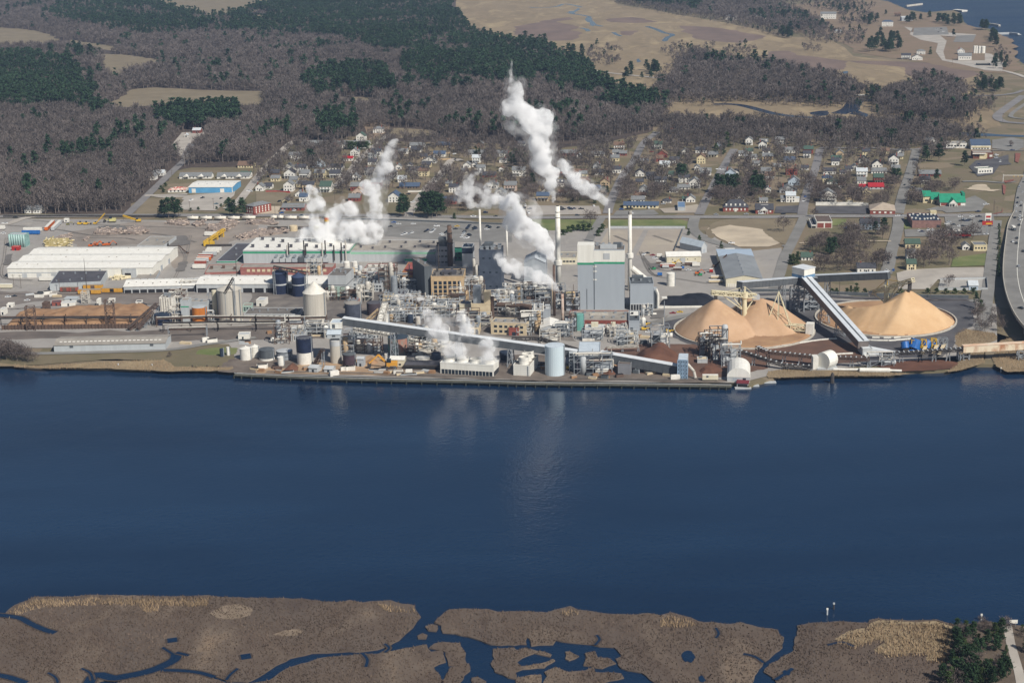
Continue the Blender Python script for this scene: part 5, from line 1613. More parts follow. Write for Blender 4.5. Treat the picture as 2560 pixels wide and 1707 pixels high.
b.block('louvre',b.w*.31,-.3,hb+2,b.w*.21,.2,4.4,M_LGREY)
for i,(v,h_) in enumerate(((6,1.8),(15,2.4),(24,1.6))):
 b.block('roof_unit',b.w*.2,b.d*(.2+.25*i),b.H+.3,b.w*.55,b.d*.12,h_,M_LGREY)
for i in range(5):
 b.block('roof_fan',b.w*(.05+.2*i),b.d*.85,b.H+.3,1.8,1.8,2.2,M_STEEL)
b.block('roof_house',b.w*.62,b.d*.5,b.H+.3,6,5,3,M_DGREY)
for z_ in (.5,.64,.72):
 b.block('sign_panel',-.6,-.12,b.H*z_,2.6,.2,.9,M_TRIMW)
b.block('gutter',.1,-.3,.2,.3,.3,hb - 2,M_DGREY)
b.block('gutter',-abs(L)*.45,-.1,.2,.3,.3,b.H*.35,M_DGREY)
q,sp,sh,r0,r1=stack('white_stack','tallest white chimney with a broad collar by the giant grey boiler house','C',428,1240,388,424,26,21,M_TRIMW,20,mark='the tallest white chimney',rings=((.345,3.4,1.45,M_TRIMW),(.93,.6,1.05,M_TARL),(.87,.6,1.05,M_TARL)))
stack('white_stack','slim white chimney on the roof of the giant grey boiler house','C',893,790,877,443,10,8,M_TRIMW,12)
q=stack('white_stack','white chimney with grey top and collar beside the dark-roofed annex','C',1082,1200,1055,468,21,16,M_TRIMW,20,mark='the grey-topped white chimney',rings=((.42,3.2,1.75,M_TRIMW),(.955,2.6,1.02,M_TARL)))
MB().bar(q[1]+Vector((1,0,18)),q[1]+Vector((12,4,8)),4.5,n=10).build('flue_duct',M_TRIMW,q[0])
b=Bldg('boiler_annex','blocky grey annex with dark roof standing on a steel frame','boiler annex','G',(1085,410),(1300,408),(1322,345),648,MGH,M_DGREY,mark='the blocky grey annex')
b.block('frame_opening',.3,-.15,.2,b.w - .6,.25,4.2,M_DARK)  # dark sheet colours in the shade under the annex
for i in range(9):
 b.block('frame_post',b.w*i/8.4,-.5,0,.5,.4,4.6,M_LGREY)
b.block('frame_beam',0,-.5,4.62,b.w,.4,.7,M_LGREY)
b.block('roof_house',b.w*.1,b.d*.6,b.H+.3,b.w*.5,b.d*.3,2.5,M_DGREY)
b.vents(3)
cb=b
for u,hh in ((1.02,.8),(1.08,.62)):
 b.block('side_duct',b.w*u,b.d*.2,0,2.2,4,b.H*hh,M_GREY)
MB().path([b.P(b.w+2,2,b.H*.8),b.P(b.w+3.4,2,b.H*.6),b.P(b.w+3.4,2,3)],1.8,10).build('white_duct',M_TRIMW,b.obj)
stack('rusty_stack','thin rusty chimney pouring the lowest thick plume of steam','G',466,800,455,492,15,12,mat('rust_white_stack','9a7a68','c5b8ac',scale=.3,coords='obj',c3='7a5a4a'),mark='the thin rusty chimney')
stack('brown_stack','thin brown chimney in front of the tallest white one','G',390,700,382,230,12,11,M_RUST)
b=Bldg('brick_annex','low red-brick annex with brown roof below the giant grey boiler house','annex','G',(515,742),(1072,745),(1095,655),812,M_BRICK,M_TARL,mark='the low red-brick annex')
b.vents(6,M_STEEL,1.6,rows=2)
b.block('duct',b.w*.35,b.d*.55,b.H+.3,b.w*.3,1.4,1.4,M_PIPE)
b.win(b.w*.93,.2,4,4,name='door',m=M_LGREY)
b.wins(1,8,2,1.5,z0=1.5)
b=Bldg('grey_end_block','grey end block with part-white roof joined to the brick annex','plant','G',(1072,748),(1172,748),(1215,655),838,MGH,M_DGREY)
b.block('white_roof_panel',b.w*.1,b.d*.55,b.H+.3,b.w*.8,b.d*.4,.15,M_TRIMW)
b.vents(2,M_DARK,1.5)
b.win(2,.2,2,2.4,name='door')
for i,(x0,x1,y0,y1,lab) in enumerate(((672,855,812,868,'white box building before the brick annex, nearer the mint-green tank'),(872,992,812,860,'white box building before the brick annex, nearer the grey end block'))):
 b=Bldg('box_building',lab,'plant','G',(x0,y0),(x1,y0),(x1+6,y0 - 14),y1,M_TRIMW,M_LGREY,depth=9)
 b.wins(1,5,1.3,1.2)
 b.block('roof_unit',b.w*.3,2,b.H+.3,b.w*.35,4,3,M_CREAM)
b=Bldg('precipitator','white-roofed grey hopper house on steel legs beside the rusty chimney','plant','G',(262,808),(432,806),(445,735),882,M_LGREY,M_WHITER,'cross',2.0)
b.block('leg_gap_shade',.3,-.15,.2,b.w - .6,.3,4,M_DARK)  # dark panel paints the shade between the legs
b=Bldg('red_store','small red-walled store with grey roof near the hopper house','store','G',(-30,812),(62,812),(72,770),882,M_BRICK,M_TARL)
b.win(b.w*.5,.3,2.5,2.6,name='door')
b=Bldg('grey_hopper','stubby grey hopper plant with two domes behind the hopper house','plant','G',(185,640),(350,640),(362,620),720,M_GREY,M_TARL,depth=10)
b.vents(3,M_LGREY,3,h=2.4)
b=Bldg('beige_tower','beige L-shaped digester tower in front of the navy block','plant','F',(1975,590),(2150,590),(2170,560),752,M_BEIGE,M_TARL,mark='the beige digester tower')
b.block('upper_tower',b.w*.66,1,b.H+.05,b.w*.34,b.d*.8,(590 - 482)*S4*mpp(b.o),M_BEIGE)
b.block('roof_plant',b.w*.1,2,b.H+.3,b.w*.4,6,12,M_STEEL)
MB().bar(b.P(b.w+1.2,3,2),b.P(b.w+1.2,3,b.H+5),2.6,n=10).build('rusty_duct',M_RUST,b.obj)
b.win(b.w*.2,3,2,1.4)
b=Bldg('beige_store','low beige plant with pipework in front of the rusty horizontal duct','plant','F',(2155,760),(2480,775),(2500,730),868,M_BEIGE,M_TARL)
b.wins(2,6,2.2,1.8)
b.vents(4)
b=Bldg('cream_block','slim cream block beside the beige digester tower','plant','F',(1868,595),(1965,595),(1975,580),720,M_CREAM,M_TARL,depth=10)
b.vents(2)
b=Bldg('gabled_hut','small gabled cream hut on the wharf between rusty tanks','hut','F',(1228,1098),(1358,1100),(1390,1068),1165,M_CREAM,M_WHITER,'gable',1.2)
b.win(b.w*.3,.2,2,2.4,name='door')
b.win(b.w*.7,1.2,1.6,1.2)
b=Bldg('pipe_bridge_hut','grey sloping-roof hut below the maroon tank','hut','F',(925,1090),(985,1092),(992,1070),1165,M_GREY,M_LGREY,'gable',.8,depth=5)
b.win(b.w*.5,.2,1.4,2.2,name='door')
b=Bldg('wharf_hut','grey gabled wharf hut near the navy and white tank','hut','F',(482,1172),(560,1178),(590,1150),1218,M_LGREY,M_LGREY,'gable',1,depth=7)
b.win(b.w*.5,.2,1.4,2.2,name='door')
b=Bldg('wharf_hut','grey gabled wharf hut below the cream concrete silo','hut','F',(625,1185),(700,1188),(722,1165),1218,M_LGREY,M_LGREY,'gable',1,depth=7)
b.win(b.w*.5,.2,1.4,2.2,name='door')
b=Bldg('dark_canopy','dark steel canopy around the low white thickener','canopy','F',(1355,1148),(1690,1152),(1705,1108),1190,M_DSTEEL,M_TARD,parapet=0)
b.block('open_side',.4,-.15,.2,b.w - .8,.3,b.H*.7,M_DARK)  # dark panel in place of the shade under the canopy
b=Bldg('cooling_tower','long white cooling tower with four steaming fans on the wharf','cooling tower','F',(1690,1128),(2180,1158),(2222,1108),1228,M_WHITE,M_LGREY,mark='the long white cooling tower')
b.block('louvre_bank',.6,-.12,.3,b.w - 1.2,.25,b.H*.42,M_GLASS)
for i in range(16):
 b.block('louvre_post',.6+(b.w - 1.4)*i/15,-.25,.3,.22,.15,b.H*.42,M_TRIMW)
b.block('end_louvre',b.w - .05,.6,.3,.2,b.d - 1.2,b.H*.42,M_GLASS)
CT=[]
for i in range(4):
 p=b.P(b.w*(i+.5)/4,b.d*.5,b.H+.25)
 rr=min(b.w/9.2,b.d*.45)
 MB().lathe(p,[(rr*1.06,0),(rr*.97,1.3),(rr,2.4),(rr*.93,2.4),(rr*.9,.3)],24).build('fan_cowl',M_TRIMW,b.obj)
 MB().lathe(p+Vector((0,0,.32)),[(rr*.88,0),(rr*.88,.1)],20).build('fan',M_DARK,b.obj)
 CT.append((p,rr))
b=Bldg('cooling_tower','smaller white cooling tower with three tall round fans','cooling tower','G',(12,1150),(165,1158),(222,1062),1246,M_WHITE,M_TARL,mark='the smaller white cooling tower')
for i in range(3):
 p=b.P(b.w*.55,b.d*(.18+.31*i),b.H+.25)
 rr=b.w*.3
 MB().lathe(p,[(rr*1.05,0),(rr*.95,2.2),(rr,4.6),(rr*.92,4.6),(rr*.9,1)],22).build('fan_cowl',M_TRIMW,b.obj)
for i in range(4):
 b.band('plank_line',b.H*(.2+.2*i),.12,M_LGREY,'fr')
b.block('ladder',b.w*.85,-.3,0,.6,.2,b.H,M_STEEL)
base=at('F',740,1140)
TA=pt('F',800,790,base+Vector((0,4,0)))
hz=TA.z
b=Bldg('transfer_house','pale blue and white transfer house on top of the cream silo','transfer house','F',(652,868),(772,866),(800,822),905,M_BLUEGREY,mat('pale_blue_roof','8fb0c8'),'gable',1.2,z0=top_z(base,'F',700,905),mark='the pale blue transfer house',height=(868 - 905)*-S4*mpp(base)*1.03)
b.win(b.w*.5,1,2.2,2,m=M_DGREY)
b2=Bldg('transfer_house','white upper transfer house where the long conveyor begins','transfer house','F',(678,768),(785,768),(800,730),812,M_WHITE,mat('pale_blue_roof','8fb0c8'),z0=top_z(base+Vector((0,6,0)),'F',700,814),height=46*S4*mpp(base)*1.03)
b2.win(b2.w*.3,.3,2,2.6,m=M_DGREY,name='door')
gb_=at('G',700,1215)
hTT=top_z(gb_,'G',607,1030)
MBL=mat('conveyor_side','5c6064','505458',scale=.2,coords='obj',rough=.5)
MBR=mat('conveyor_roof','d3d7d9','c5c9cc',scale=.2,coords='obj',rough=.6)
A0=Vector((b2.P(b2.w,b2.d*.5,0).x,b2.P(b2.w,b2.d*.5,0).y,top_z(base+Vector((0,6,0)),'F',790,810)))
B0=pt('G',600,1095,gb_+Vector((0,8,0)))
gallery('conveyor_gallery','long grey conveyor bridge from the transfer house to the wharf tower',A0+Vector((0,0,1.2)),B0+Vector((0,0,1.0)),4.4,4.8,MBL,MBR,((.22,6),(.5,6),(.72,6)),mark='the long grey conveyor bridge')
b=Bldg('screen_house','white-topped grey tower where two conveyor bridges meet','transfer tower','G',(610,1030),(808,1030),(835,940),1205,MGH,mat('pale_blue_roof','8fb0c8'),mark='the white-topped grey tower')
b.band('white_cladding',b.H - 1.0 - b.H*.22,b.H*.22+1,M_WHITE,'fr')
o_=thing('stair_tower',b.P(-3.5,2,0),'open steel stair tower on the side of the white-topped grey tower','stair tower')
MB().tower(b.P(-3.5,2,0)[:2],5,5,GZ,GZ+b.H*.95,.5,6).build('frame',M_STEEL,o_)
for i in range(6):
 MB().box(b.P(-3.5,2,b.H*.95*(i+1)/6),(5,5,.25)).build('landing',M_BLUEGREY,o_)
pipe_cluster('truck_dump','steel-framed machinery deck in front of the white-topped grey tower','G',745,1240,24,6,13,91,cat='machinery deck',levels=3,m=M_STEEL,vessels=2)
pipe_cluster('truck_dump','small steel machinery frame to the east of the white-topped grey tower','G',870,1215,8,6,12,92,cat='machinery deck',levels=3,m=M_STEEL,vessels=1)
pe=at('G',1560,1270)
a1=Vector((b.P(b.w,5,0).x,b.P(b.w,5,0).y,GZ+b.H - 7))
e1=pt('G',1515,1232,pe+Vector((0,5,0)))
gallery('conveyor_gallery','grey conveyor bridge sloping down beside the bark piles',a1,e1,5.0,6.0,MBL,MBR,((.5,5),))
b=Bldg('reclaim_tower','open blue steel tower with a blue-grey roof at the wharf','tower','G',(1522,1100),(1612,1102),(1700,1045),1275,M_BLUEGREY,mat('pale_blue_roof','8fb0c8'),parapet=0,mark='the open blue steel tower')
b.block('open_front',.3,-.15,.2,b.w - .6,.25,b.H*.92,mat('painted_dim_interior','5f6a76','505a66',scale=.3))  # dull panel colours in the dim inside behind the frame
q=MB()
for i in range(5):
 for j in range(2):
  p0,p1=b.P(b.w*j/2,-.4,b.H*i/5),b.P(b.w*(j+1)/2,-.4,b.H*(i+1)/5)
  q.bar(p0,p1,.4)
  q.bar(b.P(b.w*j/2,-.4,b.H*(i+1)/5),b.P(b.w*(j+1)/2,-.4,b.H*i/5),.3)
 q.bar(b.P(0,-.4,b.H*(i+1)/5),b.P(b.w,-.4,b.H*(i+1)/5),.5)
for u in (0,.5,1):
 q.bar(b.P(b.w*u,-.4,0),b.P(b.w*u,-.4,b.H),.55)
q.build('steel_frame',mat('frame_blue','8aa0b5','7b91a6',scale=.4),b.obj)
MB().path([b.P(b.w,3,9),b.P(b.w+4,1,5),b.P(b.w+5,0,1)],1.8,8).build('chute',M_PIPE,b.obj)
b=Bldg('concrete_bin','plain grey concrete bin wall under the sloping conveyor bridge','wall','G',(972,1140),(1088,1145),(1098,1105),1236,mat('bin_grey','85868a','77787c',scale=.1,coords='obj'),M_TAR,depth=9)
b.block('timber_cap',0,0,b.H+.62,b.w,.4,.3,M_RUST)
b=Bldg('pale_chute_house','pale wedge-shaped chute beside the open blue steel tower','chute','G',(1702,1100),(1795,1100),(1855,1080),1135,M_LGREY,M_BEIGE,depth=6)
b.vents(1)
b=Bldg('arched_shed','white arched-roof shed at the water edge','shed','G',(1975,1255),(2185,1260),(2255,1165),1300,M_LGREY,M_WHITER,'vault',6,mark='the white arched shed')
b.block('door',b.w*.25,-.12,.2,b.w*.3,.2,b.H*.8,M_GREY)
b.win(b.w*.75,1.2,2,1.4)
for i,(x,y,lab,ol,hh) in enumerate(((0,0,'large brown bark pile beneath the sloping conveyor bridge',[(1110,1080),(1250,1030),(1450,1030),(1560,1080),(1500,1180),(1250,1190),(1100,1160)],8),(0,0,'bark pile at the foot of the white-topped grey tower',[(820,1230),(860,1200),(950,1210),(960,1240),(880,1250)],4),(0,0,'bark pile in the shade behind the crusher tower',[(1260,1040),(1330,1010),(1430,1020),(1420,1060),(1300,1070)],5),(0,0,'low bark pile east of the open blue steel tower',[(1710,1200),(1800,1150),(1900,1160),(1960,1210),(1850,1240),(1730,1240)],3.5),(0,0,'tan bark pile between the grey bin wall and tower',[(895,1150),(930,1105),(970,1120),(965,1160),(920,1175)],5))):
 heap('bark_pile',lab,[at('G',*p) for p in ol],hh,M_BARK if i != 4 else M_CHIP_D,20+i,'bark pile',res=18,noise=.25)
heap('bark_pile','reddish bark heap beside the navy and white tank',[at('F',*p) for p in ((240,1205),(300,1150),(360,1135),(400,1170),(390,1210),(300,1215))],5,M_BARK,31,'bark pile',res=16)
heap('bark_pile','sawdust heap near the maroon tank and grey hut',[at('F',*p) for p in ((990,1130),(1040,1095),(1110,1100),(1130,1135),(1060,1150))],3,M_CHIP_D,32,'chip pile',res=16)
CO=[at('G',*p) for p in ((1345,600),(1370,560),(1450,545),(1600,530),(1750,520),(1860,535),(1850,575),(1740,615),(1500,612))]
heap('coal_pile','long black coal pile behind the tan chip cone',CO,5,mat('coal','1f222c','14161d',scale=.15,detail=9,c3='2a2e3a'),8,'coal pile',res=30,noise=.2)
LANDMARKS.append(('the black coal pile',CO[3].x,CO[3].y))
wl=MB()
p0,p1=at('G',1340,628),at('G',1745,622)
wl.bar(p0+Vector((0,0,.8)),p1+Vector((0,0,.8)),.6,1.6)
tag(wl.build('low_wall',M_TRIMW),'low white wall along the front of the black coal pile','wall')
def chip_yard(tag_,cpx,rpx,t,label_ring):
 """ring kerb seen as an ellipse: centre and half-width in measured pixels"""
 c=at(t,*cpx)
 rr=rpx*TILES[t][2]*mpp(c)
 q=MB()
 n=72
 pr=[(rr+1.0,0),(rr+1.0,1.5),(rr,1.5),(rr,0)]
 q.lathe(c,pr,n,cap=False)
 o=q.build('kerb_ring',M_KERB)
 tag(o,label_ring,'kerb')
 return c,rr
c1,r1_=chip_yard('w',(1860,826),172,'P','low concrete ring wall around the western round chip yard')
c2,r2_=chip_yard('e',(2213,798),170,'P','low concrete ring wall around the eastern round chip yard')
for nm,c,rr,z in (('pad',c1,r1_,GZ+.9),('pad',c2,r2_,GZ+.9)):
 pass
def chip_heap(name,label,c,rr,peaks,base_h,m,seed):
 """chips inside a ring wall: cones along a chain of peaks (angle, radius, height) at the angle of repose"""
 mb=MB()
 na,nr=120,56
 rg=np.random.default_rng(seed)
 pk=[(p[0]*math.cos(p[1]),p[0]*math.sin(p[1]),p[2]) for p in peaks]
 A=np.linspace(0,2*math.pi,na,endpoint=False)
 Q=np.linspace(0.01,1,nr)*(rr - .2)
 X=Q[None,:]*np.cos(A)[:,None]
 Y=Q[None,:]*np.sin(A)[:,None]
 Z=np.minimum(base_h,np.maximum(0,rr - Q[None,:] - .3)*.7)*np.ones_like(X)
 chain=[]
 for grp in (pk,):
  for a,b in zip(grp,grp[1:]):
   if b[2]<0 or a[2]<0:
    continue
   for k in range(9):
    t=k/8
    chain.append(tuple(a[i]+(b[i] - a[i])*t for i in range(3)))
 for p in pk:
  if p[2]>0:
   chain.append(p)
 for x,y,h in chain:
  d=np.hypot(X - x,Y - y)
  wob=1+.05*np.sin(3*np.arctan2(Y - y,X - x)+x)+.03*np.sin(7*np.arctan2(Y - y,X - x))
  Z=np.maximum(Z,h - .74*np.sqrt(d*d*wob+1.2))
 lim=np.maximum(0,rr - Q[None,:])*.9+.4
 Z=np.minimum(Z,lim)
 Z=Z+.5*(vnoise(X+500,Y+500,5,seed) - .5)*np.minimum(1,Z/3)+rg.uniform(-.07,.07,Z.shape)
 V=np.stack([X+c.x,Y+c.y,np.maximum(Z,.05)+GZ],2).reshape(-1,3)
 mb.v=[tuple(v) for v in V]
 for i in range(na):
  j=(i+1) % na
  for k in range(nr - 1):
   mb.f.append((i*nr+k,i*nr+k+1,j*nr+k+1,j*nr+k))
 mb.f.append(tuple(i*nr for i in range(na - 1,-1,-1)))
 o=mb.build(name,m,smooth=True)
 o.data.materials.append(mat('old_wood_chips','a98867','97765a',scale=.08,detail=10,c3='8a6c52',rough=1))
 zs=Z.reshape(-1)
 for pl in o.data.polygons:
  if max(mb.v[q][2] for q in pl.vertices)<GZ+base_h+.45:
   pl.material_index=1
 FOOT.append([(c.x+rr*math.cos(t_),c.y+rr*math.sin(t_)) for t_ in np.linspace(0,6.28,20)])
 return tag(o,label,'chip pile')
def pk(c,t,x,y,z):
 p=at(t,x,y,z+GZ)
 return (math.hypot(p.x - c.x,p.y - c.y),math.atan2(p.y - c.y,p.x - c.x),z)
W0=pk(c1,'G',1870,530,24.5)
chip_heap('chip_pile','twin tan wood-chip heap within the western ring wall',c1,r1_,[W0,(0,0,-1),pk(c1,'G',2180,520,21),pk(c1,'G',2300,525,22),pk(c1,'H',60,560,19),pk(c1,'H',150,640,11)],1.6,M_CHIP,3)
E0=pk(c2,'H',1300,442,27)
chip_heap('chip_pile','great golden wood-chip cone within the eastern ring wall',c2,r2_,[E0,(20,math.radians(-75),22.5),(21,math.radians(-100),18.5),(23,math.radians(-130),15),(24,math.radians(-160),11.5),(26,math.radians(175),9),(28,math.radians(145),7)],1.6,M_CHIP2,5)
LANDMARKS.append(('the western chip heap',c1.x,c1.y))
LANDMARKS.append(('the golden chip cone',c2.x,c2.y))
M_MACH=mat('cream_machine_paint','dcd3b4','c6bc9c',scale=.4,coords='obj',rough=.6)
def stacker(label,c,tip_xy,ztip,zroot,truss_dir=None,truss_len=0,tail=14):
 o=thing('chip_stacker',c,label,'stacker')
 MB().lathe(c,[(2.4,0),(2.0,5),(1.5,zroot - 3),(2.2,zroot - 2),(2.2,zroot+2)],14).build('column',M_MACH,o)
 MB().lathe(c+Vector((0,0,zroot*.35)),[(3.6,0),(3.6,.5)],14).build('walkway_ring',M_MACH,o)
 root=c+Vector((0,0,zroot))
 tip=Vector((tip_xy[0],tip_xy[1],ztip))
 d=(tip - root)
 d.normalize()
 tailp=root - d*tail
 q=MB().truss(tailp,tip+d*3,2.6,2.6,.55,10)
 q.bar(tailp,tip+d*3,1.6,.6)
 q.build('boom',M_MACH,o)
 MB().box((tip.x,tip.y,tip.z - 7),(2.2,2.2,6.5)).build('drop_chute',M_DSTEEL,o)
 MB().box((tailp.x,tailp.y,tailp.z - 2.5),(5,3,3)).build('counterweight',M_LGREY,o)
 q=MB()
 for f in (.45,.8):
  q.bar(c+Vector((0,0,zroot*.55)),root.lerp(tip,f) - Vector((0,0,1)),.6)
 q.bar(c+Vector((0,0,zroot*.5)),tailp,.6)
 q.build('brace',M_MACH,o)
 mt=c+Vector((0,0,zroot+6))
 q=MB()
 q.bar(root,mt,1.0)
 q.bar(mt,root.lerp(tip,.8),.3).bar(mt,tailp,.3)
 q.build('mast',M_YELLOW if truss_dir is None else M_MACH,o)
 if truss_dir is not None:
  e=c+truss_dir*truss_len
  s0=c+Vector((0,0,5))
  e0=Vector((e.x,e.y,GZ+5))
  MB().truss(s0,e0,4.5,3.4,.6,14).build('reclaim_bridge',M_MACH,o)
  m0=s0.lerp(e0,.52)
  ap=m0+Vector((0,1.5,24))
  side=Vector((-truss_dir.y,truss_dir.x,0))
  q=MB()
  for f in (.35,.52,.7):
   for sd in (-2.2,2.2):
    q.bar(s0.lerp(e0,f)+side*sd+Vector((0,0,1.7)),ap,.5)
  for k in (.35,.65):
   for f in (.35,.7):
    q.bar(s0.lerp(e0,f).lerp(ap,k),m0.lerp(ap,k),.3)
  q.build('harrow_frame',M_MACH,o)
  MB().box((e.x,e.y,GZ+1.2),(5,6,7.5),math.atan2(truss_dir.y,truss_dir.x)).build('end_carriage',M_TRIMW,o)
  q=MB()
  for sd in (-1,1):
   q.bar(s0+side*sd*2.4+Vector((0,0,-2.2)),e0+side*sd*2.4+Vector((0,0,-2.2)),.4)
  q.build('chain_rail',M_DSTEEL,o)
 return o
wt=(c1.x+W0[0]*math.cos(W0[1]),c1.y+W0[0]*math.sin(W0[1]))
tb=Vector((wt[0],wt[1],0))
zt=top_z(tb,'G',1850,485)
re_pt=at('H',385,835,GZ+3)
td=Vector((re_pt.x - c1.x,re_pt.y - c1.y,0))
stacker('cream stacker and reclaimer bridge in the middle of the western heap',c1,wt,zt,top_z(c1,'G',2110,505) - GZ,td.normalized(),min(td.length,r1_ - 2),8)
et=(c2.x+E0[0]*math.cos(E0[1]),c2.y+E0[0]*math.sin(E0[1]))
stacker('cream slewing stacker boom above the great golden cone',c2,et,top_z(Vector((et[0],et[1],0)),'H',1310,375),top_z(c2,'H',1075,440) - GZ,None,0,15)
Tb=at('H',315,640)
zh=top_z(Tb,'H',310,322)
zt_=top_z(Tb,'H',310,252)
o=thing('head_house',Tb,'white and blue head house on tall steel legs where three bridges meet','transfer tower')
LANDMARKS.append(('the tall steel head house',Tb.x,Tb.y))
FOOT.append([(Tb.x - 9,Tb.y - 9),(Tb.x+9,Tb.y - 9),(Tb.x+9,Tb.y+9),(Tb.x - 9,Tb.y+9)])
yw=math.radians(38)
MB().box((Tb.x,Tb.y,zh+1.2),(11.5,11.5,zt_ - zh - 1.2),yw).build('upper_wall',M_WHITE,o)
MB().box((Tb.x,Tb.y,zh - 1),(11.7,11.7,2.15),yw).build('blue_band',mat('steel_blue','6d8fae','5f81a0',scale=.3),o)
MB().box((Tb.x,Tb.y,zt_+.02),(12.2,12.2,.5),yw).build('roof',MBR,o)
MB().box((Tb.x - 1,Tb.y+1,zh - 7),(9,9,5.95),yw).build('lower_wall',MBL,o)
MB().tower((Tb.x+1,Tb.y),11,10,GZ,zh - 7,.8,5,yw).build('tower_frame',M_STEEL,o)
for i,(x,y) in enumerate(((240,655),(420,640))):
 p=at('H',x,y)
 MB().tower(p[:2],6,6,GZ,zh - 8,.6,5).build('side_frame',M_STEEL,o)
q=MB()
for i in range(7):
 q.box((Tb.x+7,Tb.y - 3,GZ+3+i*3.6),(5,4,.3))
q.build('stair_landing',M_STEEL,o)
for z_,(px_,py_) in ((9,(870,1045)),):
 gp_=at('H',px_,py_)
d0=Vector((gp_.x - Tb.x,gp_.y - Tb.y,0)).normalized()
A1=Tb+d0*6+Vector((0,0,zh - GZ - 5.0))
gallery('conveyor_gallery','steep grey conveyor bridge falling from the head house towards the river',A1,Vector((gp_.x,gp_.y,GZ+4)),7.0,5.0,mat('bridge_shade','7b7370','6d6663',scale=.2),mat('bridge_roof','d0d5d9','c2c7cb',scale=.2,rough=.4),((.35,6),(.62,6)),win=True,mark='the steep grey conveyor bridge')  # brown-grey side walls, darker than the roof
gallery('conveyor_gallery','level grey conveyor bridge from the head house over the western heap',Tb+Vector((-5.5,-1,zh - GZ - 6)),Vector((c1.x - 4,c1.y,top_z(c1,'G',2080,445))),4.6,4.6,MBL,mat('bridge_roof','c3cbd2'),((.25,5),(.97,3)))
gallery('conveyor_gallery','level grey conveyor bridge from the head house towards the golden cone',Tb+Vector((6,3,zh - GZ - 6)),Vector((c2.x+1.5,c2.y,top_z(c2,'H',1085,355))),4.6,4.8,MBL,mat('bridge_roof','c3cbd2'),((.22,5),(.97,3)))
b=Bldg('tail_house','grey tail house with white apron at the foot of the steep bridge','transfer house','H',(870,1003),(958,1000),(945,958),1065,M_LGREY,MBR,depth=12,mark='the grey tail house')
b.block('white_apron',b.w*.1,-6,.1,b.w*1.2,5.5,1.2,M_TRIMW)
b.block('wall_panel',.5,-.12,1,b.w - 1,.2,b.H - 3,mat('ribbed_white','cfd2d3','b9bcbe',scale=.6))
MB().hexa([b.P(b.w+.1,2,0),b.P(b.w+17,-2,0),b.P(b.w+17,3,0),b.P(b.w+.1,9,0)],[b.P(b.w+.1,2,b.H*.9),b.P(b.w+17,-2,1.6),b.P(b.w+17,3,1.6),b.P(b.w+.1,9,b.H*.9)]).build('sloping_hood',MBR,b.obj)
def belt(label,pts,w,m,h=1.8,name='belt_conveyor',idlers=True,top=None,post=9):
 mid=pts[len(pts) // 2]
 o=thing(name,(mid.x,mid.y,GZ),label,'conveyor')
 q=MB()
 for a,b_ in zip(pts,pts[1:]):
  q.truss(a,b_,w,h,.35,max(3,int((b_ - a).length/4)))
 q.build('girder',m,o)
 q=MB()
 pale=set()
 for a,b_ in zip(pts,pts[1:]):
  q.bar(a+Vector((0,0,h*.35)),b_+Vector((0,0,h*.35)),w*.8,.4)
 if idlers:
  for a,b_ in zip(pts,pts[1:]):
   n=max(2,int((b_ - a).length/3))
   for i in range(n):
    p=a.lerp(b_,(i+.5)/n)+Vector((0,0,h*.35+.45))
    d=(b_ - a).normalized()
    nf=len(q.f)
    q.bar(p - d*.35,p+d*.35,w*.9,.5)
    pale.update(range(nf,len(q.f)))
 bo=q.build('belt',top or M_DSTEEL,o)
 bo.data.materials.append(M_LGREY if m is not M_PIPE else M_TRIMW)
 for k in pale:
  bo.data.polygons[k].material_index=1
 for a,b_ in zip(pts,pts[1:]):
  n=max(1,int((b_ - a).length/post))
  for i in range(n+1):
   p=a.lerp(b_,i/n)
   q=MB()
   if p.z>GZ+1.5:
    for s_ in (-.4,.4):
     q.bar((p.x+s_*w,p.y,GZ),(p.x+s_*w*.6,p.y,p.z - h/2),.4)
    q.bar((p.x - .4*w,p.y,GZ),(p.x+.4*w,p.y,p.z - h/2),.25)
    q.build('trestle',M_STEEL,o)
 return o
U=lambda t,x,y,z: at(t,x,y,GZ+z)
belt('dark belt conveyor running along the shore below the western ring wall',[U('G',2250,985,6),U('H',0,1030,6),U('H',450,1075,6),U('H',930,1092,6)],3.0,M_RUST)
belt('dark belt conveyor from the tail house to the rusty pipe bridge',[U('H',1050,1050,6),U('H',1400,1030,7),U('H',1785,1003,8)],3.2,M_DSTEEL)
belt('short dark belt conveyor dropping from the screens to the white drum',[U('G',2085,1020,9),U('H',0,1105,5),U('H',150,1150,3),U('H',400,1165,3)],2.4,M_DSTEEL)
belt('white belt conveyor curving under the long grey bridge',[U('F',890,815,14),U('F',1150,860,11),U('F',1450,925,7),U('F',1700,975,5)],2.6,M_PIPE)
belt('tan inclined conveyor by the dark brown tank',[U('F',985,770,3),U('F',1125,645,13)],4.0,M_TANWALL,2.4,idlers=False,top=M_BEIGE)
belt('white lattice conveyor climbing beside the dark brown tank',[U('F',1130,780,6),U('F',1190,585,18)],4.0,M_PIPE,2.6,top=M_TRIMW)
belt('rusty inclined conveyor at the corner of the brown chip field',[U('E',1180,815,2),U('E',1440,590,14)],2.6,M_RUST,2,idlers=False)
belt('second rusty inclined conveyor beside the brown chip field',[U('E',1260,815,2),U('E',1400,660,10)],2.0,M_RUST,1.6,idlers=False)
belt('dark inclined conveyor between the two-tone tank and cream silo',[U('F',545,1140,1),U('F',612,1010,12)],2.6,M_RUST,1.8,idlers=False)
belt('dark truss bridge linking the tops of the navy silos',[pt('B',160,985,at('B',160,1240)),pt('B',460,1040,at('B',460,1240))],2.2,M_DSTEEL,2.2,idlers=False,post=40)
